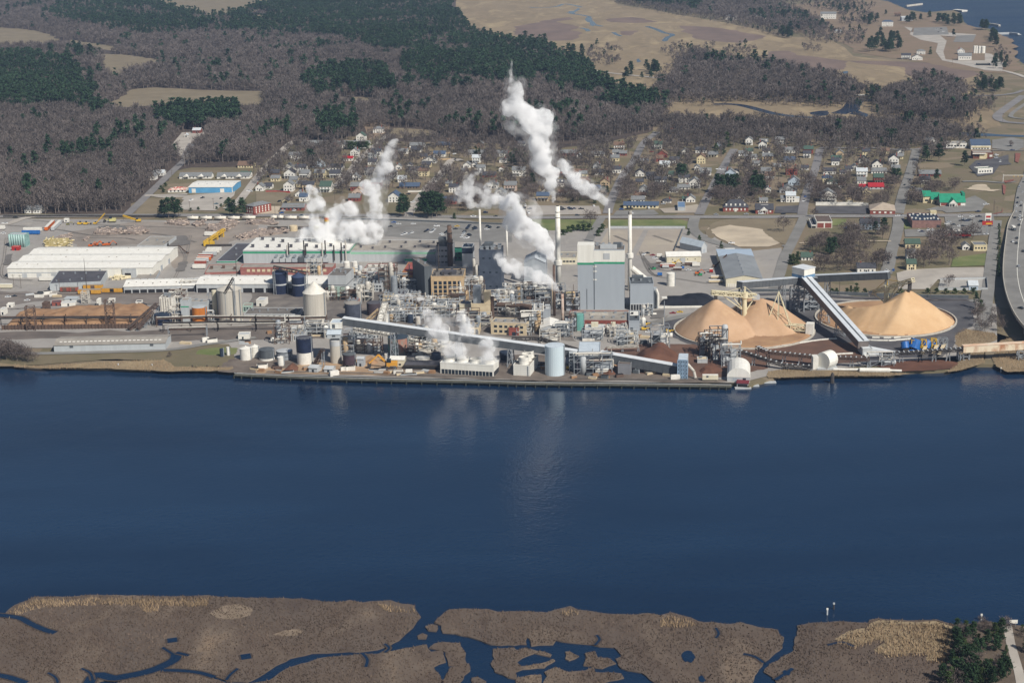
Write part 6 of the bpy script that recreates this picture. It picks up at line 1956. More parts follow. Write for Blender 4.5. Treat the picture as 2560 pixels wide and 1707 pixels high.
belt('dark lattice conveyor leaning over the tall concrete silo',[pt('E',2070,478,at('E',2090,770)),pt('E',2140,352,at('E',2150,770))],1.8,M_DSTEEL,1.6,idlers=False,post=90)
belt('thin dark conveyor north of the long grey bridge end',[U('G',0,905,6),U('G',250,905,5),U('G',600,1010,5)],2.2,M_DSTEEL,idlers=False)
belt('white pipe conveyor beside the crusher tower',[U('G',870,985,4),U('G',1160,975,4)],1.4,M_PIPE,1,idlers=False)
belt('dark screening conveyor behind the steel screen towers',[U('G',1740,955,8),U('G',1900,910,14)],3.5,M_DSTEEL,2.5)
for i,(x,y,w,d,h,lab,m) in enumerate(((1365,1012,12,9,16,'pale steel crusher tower beside the round chip yard',M_STEEL),(1780,1060,9,7,14,'dark screen tower at the south edge of the western ring',M_DSTEEL),(1900,1120,11,8,22,'tallest dark screen tower with rusty hoppers',M_DSTEEL),(2010,1170,12,7,14,'grey steel screen tower by the arched shed',M_STEEL),(1060,965,14,7,9,'blue-roofed open truck scale shelter',M_BLUEGREY),(1870,975,14,6,10,'dark steel bridge over the bark yard',M_DSTEEL))):
 pipe_cluster('screen_tower',lab,'G',x,y,w,d,h,120+i,cat='screen tower',levels=3,m=m,vessels=2)
pipe_cluster('machinery_deck','galvanised steel deck below the grey tail house','H',1040,1165,16,6,8,131,cat='machinery deck',levels=2,m=M_STEEL,vessels=1)
pa,pb=U('H',1785,1000,8),U('H',2480,962,9)
o=thing('pipe_bridge',((pa+pb)/2),'rust-streaked cream pipe bridge crossing the creek','pipe bridge')
MB().bar(pa,pb,4.0,4.2).build('tube',mat('rust_streaked','d9cbb2','a9795a',scale=.12,stretch=(1,1,.4),lo=.45,hi=.62),o)
MB().bar(pa+Vector((0,0,2.3)),pb+Vector((0,0,2.3)),4.4,.3).build('top_plate',mat('rust_plate','c98f66','dccbb4',scale=.1),o)
for x,y in ((1790,1100),(2340,1100)):
 p=at('H',x,y)
 MB().tower(p[:2],7,4,GZ - 1,GZ+6.5,.6,2).build('pier',M_STEEL,o)
b=at('H',545,1190)
o=thing('chip_drum',b,'white half-round chip drum house on the reed bank','drum house')
MB().bar(b+Vector((-3,1,5.5)),b+Vector((3.5,7,5.5)),11,n=18).build('drum',M_WHITE,o)
MB().box(b+Vector((-7.5,3,0)),(3.4,6,8.5)).build('end_house',M_TRIMW,o)
MB().box(b+Vector((0,3,0)),(13,8,1.2)).build('deck',M_LGREY,o)
MB().bar(U('H',600,1186,1.4),U('H',840,1188,1.4),1.6,n=8).build('thin_pipe',M_TRIMW,o)
tag(MB().bar(U('H',840,1192,1.6),U('H',1120,1196,1.6),3.0,n=10).bar(U('H',1120,1196,1.2),U('H',1228,1200,1.2),1.6,n=8).build('outfall_pipe',M_TRIMW),'long white outfall pipe lying on the reed bank','pipe')
for i,(x0,y0,x1,y1,wd,lab) in enumerate(((1268,1030,1265,935,9,'upright blue debarking drum, westernmost of the blue machines'),(1340,1030,1372,915,12,'largest tilted blue drum beside the dark belt conveyor'),(1440,1020,1480,930,11,'second tilted blue drum, east of the largest one'),(1522,1015,1526,955,8,'short upright blue drum behind the belt conveyor'),(1580,1015,1600,980,6,'smallest blue drum at the eastern end of the machines'))):
 p0=at('H',x0,y0)
 o=thing('debarking_drum',p0,lab,'debarking drum')
 a=p0+Vector((0,2,2))
 e=Vector((at('H',x1,y0).x,p0.y+4,top_z(p0+Vector((0,4,0)),'H',x1,y1)))
 MB().bar(a,e,wd*.62,n=14).build('drum',M_BLUE,o)
 MB().bar(a+Vector((0,0,-.5)),e+Vector((.8,0,-.5)),wd*.68,n=14) if False else None
 MB().box(p0+Vector((1,2,0)),(wd*.7,5,2)).build('stand',M_BLUE if i % 2 else M_DSTEEL,o)
 MB().tower((p0.x+wd*.55,p0.y+2),3,3,GZ,GZ+8,.4,2).build('service_frame',M_YELLOW if i<3 else M_STEEL,o)
for i,(x0,x1,y) in enumerate(((1400,1440,985),(1500,1540,985),(1555,1600,990))):
 q=MB()
 q.hexa([at('H',x0,y+60),at('H',x0+30,y+60),at('H',x1+40,y - 40),at('H',x1,y - 40)],[U('H',x0,y+60,3),U('H',x0+30,y+60,3),U('H',x1+40,y - 40,4),U('H',x1,y - 40,4)])
 tag(q.build('log_deck',M_BEIGE),('pale log feed deck beside the largest tilted blue drum','pale log feed deck beside the short upright blue drum','pale log feed deck at the east end of the blue machines')[i],'log deck')
BR=[]
for seq in ('H 15,997 48,993 85,987 150,977 200,970 250,962 300,953 350,945 400,936 445,930 480,925 518,922 558,918 600,916','H 870,920 915,925 970,928 1030,930 1085,930 1140,930 1190,925 1250,920 1310,915','H 990,903 1095,905 1185,903 1308,890','H 505,1062 550,1065 600,1060 655,1055 700,1052 745,1050'):
 P_=gp(seq)
 for i,p in enumerate(P_):
  d=(P_[min(i+1,len(P_) - 1)] - P_[max(i - 1,0)])
  BR.append((p,math.atan2(d.y,d.x)))
proto=None
for p,yaw in BR:
 if proto is None:
  proto=MB().box((0,0,0),(5.0,.9,.35)).box((0,0,.36),(4.9,.5,.8)).build('concrete_barrier',M_TRIMW)
  o=proto
 else:
  o=proto.copy()
  COL.objects.link(o)
 o.location=p+Vector((0,0,.1))
 o.rotation_euler.z=yaw
 tag(o,'white concrete barrier beside the lane around the chip yards','barrier','white concrete barriers along the chip yard lanes')
b=thing('long_barrier',at('H',1580,835),'long pale kerb wall by the golden cone','wall')
MB().bar(U('H',1470,868,.6),U('H',1695,792,.6),1.4,1.2).build('kerb_wall',M_TRIMW,b)
wp=gp('W 540,861 700,868 900,874 1100,878 1230,882 1400,884 1560,886 1680,888',1.6)
wp=smooth_line(wp,6)
o=thing('wharf',wp[len(wp) // 2],'long timber wharf edge with piles along the mill waterfront','wharf')
LL,RRr=ribbon_pts(wp,3.4)
q=MB()
for i in range(len(wp) - 1):
 q.hexa([Vector((v.x,v.y,1.1)) for v in (RRr[i],RRr[i+1],LL[i+1],LL[i])],[Vector((v.x,v.y,2.45)) for v in (RRr[i],RRr[i+1],LL[i+1],LL[i])])
q.build('deck',mat('wharf_concrete','6f6d63','57564e',scale=.3),o)
q=MB().path([Vector((v.x,v.y - .4,1.8)) for v in RRr],.5,4)
q.build('fender_beam',mat('wet_timber','3f423c','33362f',scale=.4),o)
q=MB().path([Vector((v.x,v.y+.5,3.3)) for v in RRr],.25,4)
q.build('handrail',M_LGREY,o)
tot=0
for i in range(len(RRr) - 1):
 a,b_=RRr[i],RRr[i+1]
 n=max(1,int((b_ - a).length/6))
 for k in range(n):
  if tot<98:
   p=a.lerp(b_,k/n)
   MB().lathe((p.x,p.y - .7,-1),[(.45,0),(.45,3.2)],6).build('pile',mat('wet_timber','3f423c'),o)
   tot += 1
for i,s in enumerate(('G 560,1318 900,1330 960,1328','G 970,1330 1400,1335 1560,1332','G 1600,1335 1900,1342 2030,1345')):
 P_=smooth_line(gp(s,0),4)
 q=MB().path([p+Vector((0,0,.3)) for p in P_],1.3,5)
 tag(q.build('log_boom',mat('wet_timber','3f423c')),('dark floating boom beside the tall pale blue tank','dark floating boom below the sloping bridge','dark floating boom off the open blue tower')[i],'log boom')
b=Bldg('boat_house','small maroon-roofed boat house in front of the white arched shed','boat house','G',(2065,1312),(2168,1318),None,1352,M_LGREY,mat('maroon_roof','6e2f36','5c272d'),'gable',1,depth=6,z0=.4)
b.block('front_opening',.5,-.1,.2,b.w - 1,.2,b.H*.7,M_DARK)  # dark panel paints the shade within the boat house
for i,(x,y,w,d) in enumerate(((2120,1362,10,3),(2230,1340,5,3),(2320,1310,14,3))):
 tag(MB().box(at('G',x,y,.1),(w,d,.7)).build('floating_dock',M_LGREY),('grey floating dock in front of the boat house','small grey floating dock beside the boat house','grey floating dock east of the boat house')[i],'dock')
for i,(x,y) in enumerate(((588,1320),)):
 tag(MB().lathe(at('H',x,y,-.5),[(1.4,0),(1.2,5),(.9,6.5),(.3,7.5)],8).build('dolphin_pile',M_DSTEEL),'dark mooring dolphin standing in the river off the reeds','mooring pile')
trailer('cream box trailer with a small dark sign at the wharf','G',1748,1893,1298,M_CREAM)
MB().box(at('G',1820,1297)+Vector((0,-.1,2.6)),(5,.1,1.2)).build('sign_patch',M_DGREY,bpy.data.objects[[o.name for o in bpy.data.objects if o.name.startswith('trailer') and o.type=='EMPTY'][-1]])
r=random.Random(17)
PR=[(900,420,14,12,12),(1010,440,20,12,10),(1120,450,16,12,14),(1215,470,14,10,20),(1320,460,14,10,12),(1420,480,16,10,9),(1500,470,12,8,9),(860,560,14,8,9),(1000,570,12,8,12),(1250,640,18,9,9),(1340,640,16,9,8),(1440,620,18,9,8),(1550,600,16,9,5),(1660,605,18,9,5),(1770,610,16,9,6),(1860,600,14,9,12),(1240,745,16,8,8),(1330,760,18,8,7),(1430,745,18,8,8),(1530,720,18,8,7),(1640,720,16,8,8),(1740,720,18,8,8),(1850,700,16,8,9),(1950,800,16,8,12),(2060,800,16,8,9),
  (880,960,16,8,10),(980,980,18,8,8),(1040,1040,18,6,8),(1480,960,14,8,8),(1570,965,18,8,10),(1680,1000,16,8,9),(1460,1060,12,6,7),(1580,1060,12,6,7),(420,870,18,7,8),(560,880,16,7,9),(240,960,10,6,14),(330,900,16,7,8),(830,1070,10,6,12),(1960,520,14,8,14),(2040,520,10,8,12),(2230,600,16,8,10),(2300,580,16,8,9),(2260,660,18,8,10),(690,560,8,6,9),(540,395,12,6,18),(790,500,10,6,10)]
NM=('tangle of pale pipes and vessels','steel pipe frame with tanks','rusty pipe rack and vessels','dense grey pipework frame')
ADJ={}
for i,(x,y,w,d,h) in enumerate(PR):
 pipe_cluster('pipe_rack','','F',x,y,w,d,h,200+i,vessels=4,levels=3 if h<18 else 5,m=(M_PIPE,M_STEEL,M_LGREY,M_RUST)[i % 4])['_d']=NM[i % 4]
for i,(x,y,w,d,h) in enumerate(((40,560,20,8,12),(130,560,20,8,12),(230,560,20,8,13),(340,570,20,8,10),(60,700,18,8,9),(150,700,18,8,10),(180,860,16,7,14),(110,880,10,7,8),(350,940,14,6,8),(480,900,12,7,10),(540,850,8,7,12),(740,930,14,6,8),(980,900,12,6,8),(430,640,10,8,18),(560,660,10,6,14),(1180,800,6,6,5),(920,870,8,5,6),(1240,700,8,5,6))):
 pipe_cluster('pipe_rack','','G',x,y,w,d,h,300+i,vessels=3,levels=3,m=(M_PIPE,M_STEEL,M_DSTEEL,M_STEEL)[i % 4])['_d']=NM[(i+1) % 4]
SOL=[(870,470,120,85,'G','w'),(985,470,110,60,'W','l'),(1110,480,95,75,'G','d'),(1330,560,110,60,'G','d'),(1210,580,90,70,'C','w'),(1450,560,95,45,'G','l'),(880,640,95,60,'B','d'),(1250,700,100,50,'G','w'),(1400,690,120,50,'C','l'),(1560,670,110,50,'W','l'),(1700,680,110,55,'G','w'),(1810,690,80,70,'C','l'),(1990,870,120,60,'C','w'),(920,900,110,50,'G','d'),(1060,900,110,55,'D','d'),(1480,880,120,45,'D','d'),(2130,700,60,70,'D','d'),(650,905,60,60,'G','w'),(380,930,120,55,'G','w')]
SW={'G': M_LGREY,'W': M_TRIMW,'C': M_BEIGE,'B': M_PINKBRICK,'D': M_DGREY}
SR={'w': M_TARL,'l': M_TAR,'d': M_TARD}
SN={'G': 'pale grey','W': 'white','C': 'beige','B': 'brick','D': 'dark grey'}
for x,y,w,h,a,c in SOL:
 b=Bldg('process_house','','plant','F',(x - w/2,y - h),(x+w/2,y - h),None,y,SW[a],SR[c],depth=12)
 b.wins(2,3,1.6,1.2)
 b.vents(3,M_STEEL,1.4,rows=2,h=1.6)
 b.block('door',b.w*.7,-.1,.2,2,.2,2.6,M_DARK)
 b.block('wall_pipe',b.w*.15,-.6,0,.6,.5,b.H+1.5,M_PIPE)
 PEND0.append((b.obj,SN[a]+' flat-roofed process house','plant',b.P(b.w/2,6,0)))
tank('silver_column','tall silver column rising from the pipework beside the red-roofed plant','column','B',1275,1300,1080,30,M_STEEL,'dome',rail=True)
tank('silver_column','slim white column near the pale cone silo','column','F',1880,560,460,16,M_TRIMW,'cone',rise=6)
for i,(x,y,ty,hw,m) in enumerate(((1200,790,690,28,M_TRIMW),(1420,770,700,30,M_NAVY),(1330,700,640,22,M_TRIMW),(1560,660,600,24,M_PIPE),(1640,660,590,26,M_TRIMW),(1490,780,715,26,M_PIPE),(1240,990,900,24,M_LGREY),(1195,1130,1050,16,M_PIPE))):
 tank('process_vessel',('white process vessel below the white lattice conveyor','navy process vessel amid the white pipes','small white vessel amid the middle pipes','pale vessel amid the pipes before the tan block','white vessel with ladder before the tan block','pale vessel above the long grey bridge','pale grey vessel beside the rusty teal tank','slim pale vessel left of the gabled cream hut')[i],'vessel','F',x,y,ty,hw,m,'dome')
for i,(pts,m,lab) in enumerate(((['E 1440,800','E 1900,785','E 2350,790','F 300,795','F 650,790'],M_RUST,'long rusty pipe bridge running past the orange tank'),(['E 1500,850','E 2000,840','F 0,840','F 640,830'],M_DSTEEL,'long dark pipe bridge in front of the rusty one'),(['E 0,795','E 600,790','E 1400,790'],M_DSTEEL,'thin pipe bridge along the front of the chip field'),(['E 1550,900','E 1900,890'],M_STEEL,'short pale pipe bundle at the end of the riverside shed'),(['F 2215,690','G 80,700','G 170,715'],M_RUST,'big rusty duct running between the beige tower and grey hopper'),(['G 0,520','G 200,515','G 420,530'],M_PIPE,'pale elevated pipe bridge behind the grey hopper plant'))):
 P_=[at(s.split()[0],*map(float,s.split()[1].split(','))) for s in pts]
 o=thing('pipe_bridge',P_[len(P_) // 2],lab,'pipe bridge')
 zz=8 if i<4 else 10
 for k in range(3 if i != 4 else 1):
  MB().path([p+Vector((0,k*1.2,zz - 2+(k % 2))) for p in P_],.8 if i != 4 else 3.6,6 if i != 4 else 12).build('pipe',(M_RUST,M_PIPE,M_DSTEEL)[(k+i) % 3] if i != 4 else M_RUST,o)
 for a,b_ in zip(P_,P_[1:]):
  n=max(1,int((b_ - a).length/14))
  for k in range(n+1):
   q=MB()
   p=a.lerp(b_,k/n)
   for dy in (-.6,3.2):
    q.bar(p+Vector((0,dy,0)),p+Vector((0,dy,zz)),.45)
   q.bar(p+Vector((0,-.8,zz - 2.8)),p+Vector((0,3.4,zz - 2.8)),.4)
   q.build('bent',m,o)
# ================================================================== the town: houses, shops, bridge
def wallmat(n,a,b_):
 return mat('siding_'+n,a,b_,scale=.3,stretch=(1,1,.6),coords='obj',rough=.8)
WALLS={'w': ('white',wallmat('white','e2e0d9','d2cfc7')),'c': ('cream',wallmat('cream','d8cba8','c6b995')),'b': ('red-brick',M_BRICK),'g': ('grey',wallmat('grey','a7a9a9','97999a')),'t': ('tan',wallmat('tan','bda98b','a99679')),'u': ('pale blue',wallmat('blue','b5c3cf','a3b1be')),'k': ('brown',wallmat('brown','7d6a5c','6b5a4e')),'p': ('pinkish',wallmat('pink','c9b3a4','b7a192'))}
ROOFS={'g': ('grey',mat('shingle_grey','7d7f80','6d6f70',scale=.8,coords='obj',rough=.95)),'d': ('charcoal',mat('shingle_dark','4b4c52','3d3e44',scale=.8,coords='obj',rough=.95)),'n': ('slate-blue',mat('shingle_blue','4e5d72','435166',scale=.8,coords='obj',rough=.9)),'b': ('brown',mat('shingle_brown','7a6456','695548',scale=.8,coords='obj',rough=.95)),'r': ('red',mat('roof_red','a8262f','94212a',scale=.5,coords='obj',rough=.6)),'e': ('green',mat('shingle_green','4b5f55','41544a',scale=.8,coords='obj',rough=.95)),'l': ('silver',mat('roof_silver','c3c8cb','b2b8bb',scale=.4,coords='obj',rough=.6)),'t': ('tan',mat('shingle_tan','9c8268','8a7259',scale=.8,coords='obj',rough=.95))}
WORD=['','nearest','second nearest','third nearest','fourth nearest','fifth nearest','sixth nearest','seventh nearest','eighth nearest','ninth nearest','tenth nearest']+[w_+' nearest' for w_ in 'eleventh twelfth thirteenth fourteenth fifteenth sixteenth seventeenth eighteenth nineteenth twentieth'.split()]
PEND=PEND0
def house(row):
 f=row.split()
 t=f[0]
 x0,x1,ev,by=(float(v) for v in f[1:5])
 kind,dep,wl,rf=f[5],float(f[6]),f[7],f[8]
 opt=f[9] if len(f)>9 else ''
 wn_,wm=WALLS[wl]
 rn,rm=ROOFS[rf]
 k={'g': 'gable','c': 'cross','h': 'hip','f': 'flat'}[kind]
 st=(x1 - x0)*TILES[t][2]*mpp(at(t,x0,by))
 rise={'gable': .3*dep,'cross': .36*st,'hip': .28*min(st,dep),'flat': 0}[k]
 b=Bldg('house','','house',t,(x0,ev),(x1,ev),None,by,wm,rm,k,min(rise,4.5),depth=dep,over=.45,parapet=.3 if k=='flat' else 0)
 storeys=2 if b.H>5.2 else 1
 rt={'gable': 'roof','cross': 'front gable','hip': 'hip roof','flat': 'flat roof'}[k]
 desc=f"{wn_} {'two-storey' if storeys == 2 else 'one-storey'} house with {rn} {rt}"
 n=max(2,min(6,int(b.w/3)))
 b.wins(storeys,n,1.1,1.4,z0=.4)
 if 'x' not in opt:
  b.wins(storeys,2,1.1,1.4,'right',z0=.4)
 b.block('door',b.w*.45,-.1,.2,1.1,.16,2.1,M_DARK)
 r=random.Random(int(x0*7+by))
 if 'p' in opt or (storeys==2 and r.random()<.4):
  b.block('porch_roof',b.w*.08,-2.4,2.7,b.w*.84,2.39,.3,rm)
  for u in (.1,.36,.62,.88):
   b.block('porch_post',b.w*u,-2.3,0,.25,.25,2.69,M_TRIMW)
 if 'd' in opt:
  for u in (.25,.7):
   b.block('dormer',b.w*u,dep*.12,b.H+.3,1.6,dep*.25,1.9,M_TRIMW)
 if 'm' in opt or r.random()<.35:
  MB().box(b.P(b.w*r.choice((.2,.8)),dep*.5,b.H+min(rise,4.5)*.3),(.9,.9,min(rise,4.5)*.9+.6)).build('chimney',M_BRICK,b.roof)
 if 'a' in opt:
  b.block('annexe',b.w+.05,1,0,b.w*.4,dep*.6,b.H*.6,wm)
  b.block('annexe_roof',b.w+.05,.8,b.H*.6+.01,b.w*.42,dep*.66,.4,rm)
 PEND.append((b.obj,desc,'house',b.P(b.w/2,dep/2,0)))
 return b
HOUSES='''T1 -40 210 612 652 g 12 c b
T1 1895 2040 132 212 c 10 w e x
J 1072 1165 1184 1226 h 10 w g
T1 1005 1420 262 290 g 11 w g
T1 1485 2105 268 334 g 11 w g
T1 1800 1935 385 460 c 9 w g
T1 1678 1840 494 540 g 6 w r
T1 1412 1672 645 692 g 10 w d
T1 962 1125 742 815 g 10 w g p
T1 1212 1378 735 815 g 10 c g p
T1 1458 1632 742 815 g 10 w d p
T1 1298 1480 955 1050 g 14 w e p
T1 1800 1992 955 1030 g 11 b g
T1 1822 2030 1050 1085 c 8 p t
T1 1768 1955 1140 1200 g 10 b g
T1 250 378 962 1032 c 9 w g
T1 392 515 952 996 g 9 w d
T1 715 888 735 830 c 10 w d p
T1 708 860 640 688 c 9 w g
T1 470 635 735 812 g 10 k d
T1 792 1000 445 500 g 9 w g
T1 882 930 510 545 c 4 w l
T1 706 858 925 1040 c 10 w g
T1 897 1035 1080 1122 c 8 w g
T1 962 1100 1125 1202 g 9 w n
T1 0 165 760 820 g 9 w e
T1 692 790 1190 1232 c 8 c g
A 220 370 455 492 g 10 w g
A 1306 1420 150 187 c 10 w g
A 1402 1502 118 147 g 8 w l
T2 545 790 285 322 g 9 w g
T2 985 1228 278 318 g 9 t n
T2 1150 1350 222 262 g 9 w b
T2 935 1128 425 472 g 9 w n
T2 748 985 535 578 c 9 w g
T2 320 410 625 682 c 7 w g
T2 495 580 612 656 c 8 w d
T2 520 850 685 716 g 9 w d
T2 1505 1780 410 442 g 9 g g
T2 1962 2155 415 470 g 9 w g
T2 1640 1748 262 330 c 9 k g
T2 1420 1540 605 652 c 8 w g
T2 1566 1640 592 640 c 7 w g
T2 1386 1488 700 735 g 7 w g
T2 1740 1950 768 806 g 9 b d
T2 2012 2130 522 570 h 9 w g
T2 2006 2080 660 716 c 7 w b
T2 2222 2350 690 790 g 10 w d p
T2 1822 1985 935 992 c 11 w g
T2 2092 2290 935 1030 g 10 p g p
T2 1935 2118 1065 1140 c 11 w g
T2 196 372 1120 1216 c 15 w n
T2 380 705 955 992 g 10 k n
T2 1132 1240 905 946 g 8 c g
T2 1060 1318 1185 1242 g 11 b n
T3 0 218 690 792 g 10 w g
T3 92 215 258 296 g 8 w d
T3 780 1058 412 456 g 10 b g
T3 1642 1750 398 440 g 8 w g
T3 1752 1874 415 456 g 8 b g
T3 1600 1750 488 546 g 9 c g
T3 1642 1780 675 742 g 9 w d
T3 430 500 885 966 c 8 t g
T3 702 848 895 960 g 9 w d d
T3 482 608 1032 1072 c 8 w b
T3 402 608 1108 1192 g 9 t n p
T3 752 900 1055 1090 g 8 w b
T3 1442 1588 880 980 c 10 t b p
T3 1302 1440 985 1022 g 8 u n
T3 670 950 705 782 g 11 b g
T3 1062 1128 450 492 c 5 w l
T3 1290 1510 428 462 g 8 w g
T3 1002 1230 725 782 g 9 w b
T4 1188 1330 485 586 c 13 c b
T4 532 708 432 484 c 11 b b
T4 490 640 500 552 g 10 b b
T4 1150 1238 642 696 c 8 w g
T4 1236 1425 718 776 g 11 w g pd
T4 1066 1248 885 990 c 11 w g p
T4 742 885 1020 1056 g 8 w g
T4 876 1070 970 1004 g 8 w g
T4 182 340 738 795 c 9 w d
T4 192 318 880 932 g 8 t d
T4 246 395 1000 1066 c 9 g g
T4 150 360 1098 1130 g 7 w b
T4 120 338 1172 1216 g 9 w g
T4 1012 1165 1158 1216 c 9 w g
T4 632 774 1192 1226 h 8 w d
T4 952 1012 1155 1196 g 6 w e
T4 1776 1970 1158 1190 c 8 w g
T4 1985 2104 192 282 c 10 w g
T4 2218 2350 228 272 g 9 c g d
T4 1872 1998 418 460 g 8 w g
T4 1990 2108 380 415 g 9 w e
T4 1962 2178 480 516 g 9 w g
T4 2098 2218 580 616 g 8 w g
T4 1782 1880 720 772 c 8 w d
T4 1168 1350 360 412 g 9 w d
T4 726 815 758 796 g 9 w e
T5 382 554 192 266 g 9 w g
T5 512 765 362 410 g 9 w g
T5 556 752 665 772 h 10 b b m
T5 806 926 650 692 g 7 w d
T5 592 788 868 942 c 10 u g
T5 452 738 1015 1062 c 11 g g
T5 556 714 1105 1216 g 10 w l a
T5 472 548 1150 1212 g 7 w g
T5 122 258 1190 1222 g 8 w g
T5 1126 1384 1098 1222 c 14 w g p
T5 1152 1318 820 892 h 11 c n
T5 1228 1428 878 922 h 11 w e
T5 1416 1522 930 982 g 8 w b
T5 1302 1428 540 612 g 9 w d
T5 1164 1378 705 760 g 9 w d
T5 1526 1638 668 702 g 8 w d
T5 1622 1740 640 682 c 8 w g
T5 1992 2150 808 902 g 10 b e
T5 1950 2200 708 746 g 9 w g
T5 1722 1864 862 916 g 10 w g
T5 1806 1948 1030 1102 c 9 c g
T5 1432 1540 728 756 g 7 w d
T5 2112 2248 378 422 g 9 c b
T5 1372 1500 408 452 c 9 t g
T5 212 310 1000 1062 c 8 w g
T5 1752 1900 962 992 g 7 w r
T6 146 310 500 602 c 10 w d
T6 290 398 388 442 c 8 w g
T6 662 818 842 922 g 9 w d p
T6 642 1000 750 792 g 10 b g
D 1262 1398 768 806 g 10 c e
D 1275 1358 858 916 g 9 w g
D 1276 1362 952 1012 g 9 c e
D 1786 1854 788 826 c 8 w g
D 308 412 892 922 g 10 w e
D 822 990 990 1036 g 10 w d
D 852 1030 582 640 g 11 u d
D 1846 1930 1152 1196 g 9 u l
L 482 625 128 178 g 12 w g
L 1046 1150 202 246 h 11 w n
L 1366 1445 470 502 h 9 w g
L 1226 1312 508 546 g 9 w d
L 1322 1420 528 556 c 9 w g
L 1742 1806 470 502 c 9 w l
L 146 202 62 78 g 9 w g
K 1960 2060 152 182 g 10 w g
K 2232 2350 148 180 g 10 w g
L 0 100 182 208 g 10 w g
I 1766 1838 1196 1226 g 8 b l
I 1690 1720 1240 1262 c 5 w l
J 742 830 930 962 g 9 w g
L 612 672 285 305 g 5 w l
L 1160 1220 128 155 g 8 k b'''
MARKS={'T1 1895': 'the wood-lane white house','T1 1678': 'the red-roofed bungalow','T1 1298': 'the tall white house','T1 0 ': 'the small green-roofed house','T2 935': 'the orange-fenced house','T2 196': 'the navy-roofed white house','T2 1822': 'the steam-side white house','T3 780': 'the long brick ranch house','T3 702': 'the white dormered house','T4 1188': 'the tall cream gabled house','T4 1236': 'the round-dormered house','T4 1066': 'the white two-gabled house','T4 1985': 'the wood-edge white house','T5 556 752': 'the brick hip-roofed house','T5 1126': 'the large white porticoed house','T5 1992': 'the two-storey brick house','T6 146': 'the steep-gabled white house','T6 662': 'the side-street white house','D 1262': 'the cream corner house','D 308': 'the tower-side white house','L 482': 'the far grey-roofed house','A 220': 'the forest-edge white house','A 1306': 'the lane-corner white house','T1 -40': 'the tan two-tone building','T1 1485': 'the long apartment row','T5 1302': 'the mid-street white house','T3 1642 1780': 'the street-bend white house','T3 0 218': 'the plume-side white house','L 1366': 'the far-point white house','D 1276': 'the cream lane house'}
for row in HOUSES.split('\n'):
 b=house(row)
 for k_,v_ in MARKS.items():
  if row.startswith(k_):
   LANDMARKS.append((v_,b.obj.location.x,b.obj.location.y))
   b.obj['_mk']=v_
BLOCKS=polys('W 590,430 700,440 880,440 1000,468 1200,466 1500,458 1650,450 1780,440 1860,410 1880,350 1700,338 1500,342 1300,345 1130,345 900,345 760,375 640,400','W 1900,350 2080,358 2060,440 1890,430')
rh=random.Random(23)
made=0
for _ in range(6000):
 if made>=56:
  break
 x,y=rh.uniform(-420,520),rh.uniform(1600,2080)
 if not any_in(BLOCKS,np.array([x]),np.array([y]))[0]:
  continue
 if min(math.hypot(x - sum(q[0] for q in f)/len(f),(y - sum(q[1] for q in f)/len(f))*.75) for f in FOOT)<17:
  continue
 if near_roads(np.array([x]),np.array([y]),7)[0] or not near_roads(np.array([x]),np.array([y]),62)[0]:
  continue
 p_=Vector((x,y,GZ))
 ax,ay=proj(p_)
 w_,hh=rh.uniform(8,12.5),rh.choice((3.2,3.4,5.6,5.8))
 k=mpp(p_)
 ev=proj(p_+Vector((0,0,hh)))[1]
 house(f"P {ax - w_ / 2 / k:.1f} {ax + w_ / 2 / k:.1f} {ev:.1f} {ay:.1f} {rh.choice('gggc')} {rh.uniform(8, 10):.0f} {rh.choice('wwwwwwccgtbu')} {rh.choice('gggddddbnle')} {rh.choice(('x', 'p', ''))}")
 made += 1
print('extra houses',made)
b=Bldg('workshop','bright blue workshop with wide white roof beside a gravel lot','workshop','A',(1730,252),(2132,250),(2192,192),304,mat('sky_blue_clad','5f9fc8','5692bb',scale=.2,coords='obj',rough=.5),M_WHITER,'gable',1.2,mark='the bright blue workshop')
for u in (.07,.72):
 b.block('roller_door',b.w*u,-.12,.2,b.w*.09,.2,4.2,M_TRIMW)
b.block('corner_trim',b.w - .5,-.14,0,.6,.2,b.H,M_TRIMW)
b.vents(10,M_STEEL,.9,h=.6)
for i,(x0,x1) in enumerate(((1645,1938),(1990,2288))):
 b=Bldg('apartment_row',('grey-roofed apartment row with two white porches, nearer the lane','grey-roofed apartment row with two white porches, farther from the lane')[i],'apartments','A',(x0,152),(x1,150),None,174,WALLS['w'][1],ROOFS['g'][1],'gable',3.2,depth=11,mark=('the nearer apartment row','the farther apartment row')[i])
 b.wins(1,8,1.2,1.3)
 for u in (.22,.68):
  c=MB()
  w=b.w*.09
  c.add([b.P(b.w*u - w,-3,2.6),b.P(b.w*u+w,-3,2.6),b.P(b.w*u,-3,4.8),b.P(b.w*u - w,1,2.6),b.P(b.w*u+w,1,2.6),b.P(b.w*u,3,4.8)],[(0,1,2),(0,2,5,3),(1,4,5,2),(0,3,4,1)])
  c.build('porch_gable',M_TRIMW,b.obj)
  for k_ in (-.9,.9):
   b.block('porch_post',b.w*u+w*k_,-2.9,0,.25,.25,2.55,M_TRIMW)
b=Bldg('garden_store','red and white mottled store among shrubs beside the blue workshop','store','A',(1540,278),(1700,276),None,300,M_TRIMW,mat('mottled_red_roof','b5483f','d8cdbd',scale=.35,coords='obj',lo=.42,hi=.55),'hip',2.2,depth=14)
b.wins(1,4,1.5,1.4)
b=Bldg('brick_store','long brick store with grey roof and parked cars before the siding','store','T1',(678,1302),(1040,1300),None,1352,M_BRICK,ROOFS['g'][1],'gable',2.6,depth=16,mark='the long brick store')
b.wins(1,5,2,1.6,m=M_DARK)
b.block('pale_roof_patch',b.w*.25,b.d*.15,b.H+1.3,b.w*.5,5,.4,M_TARL)
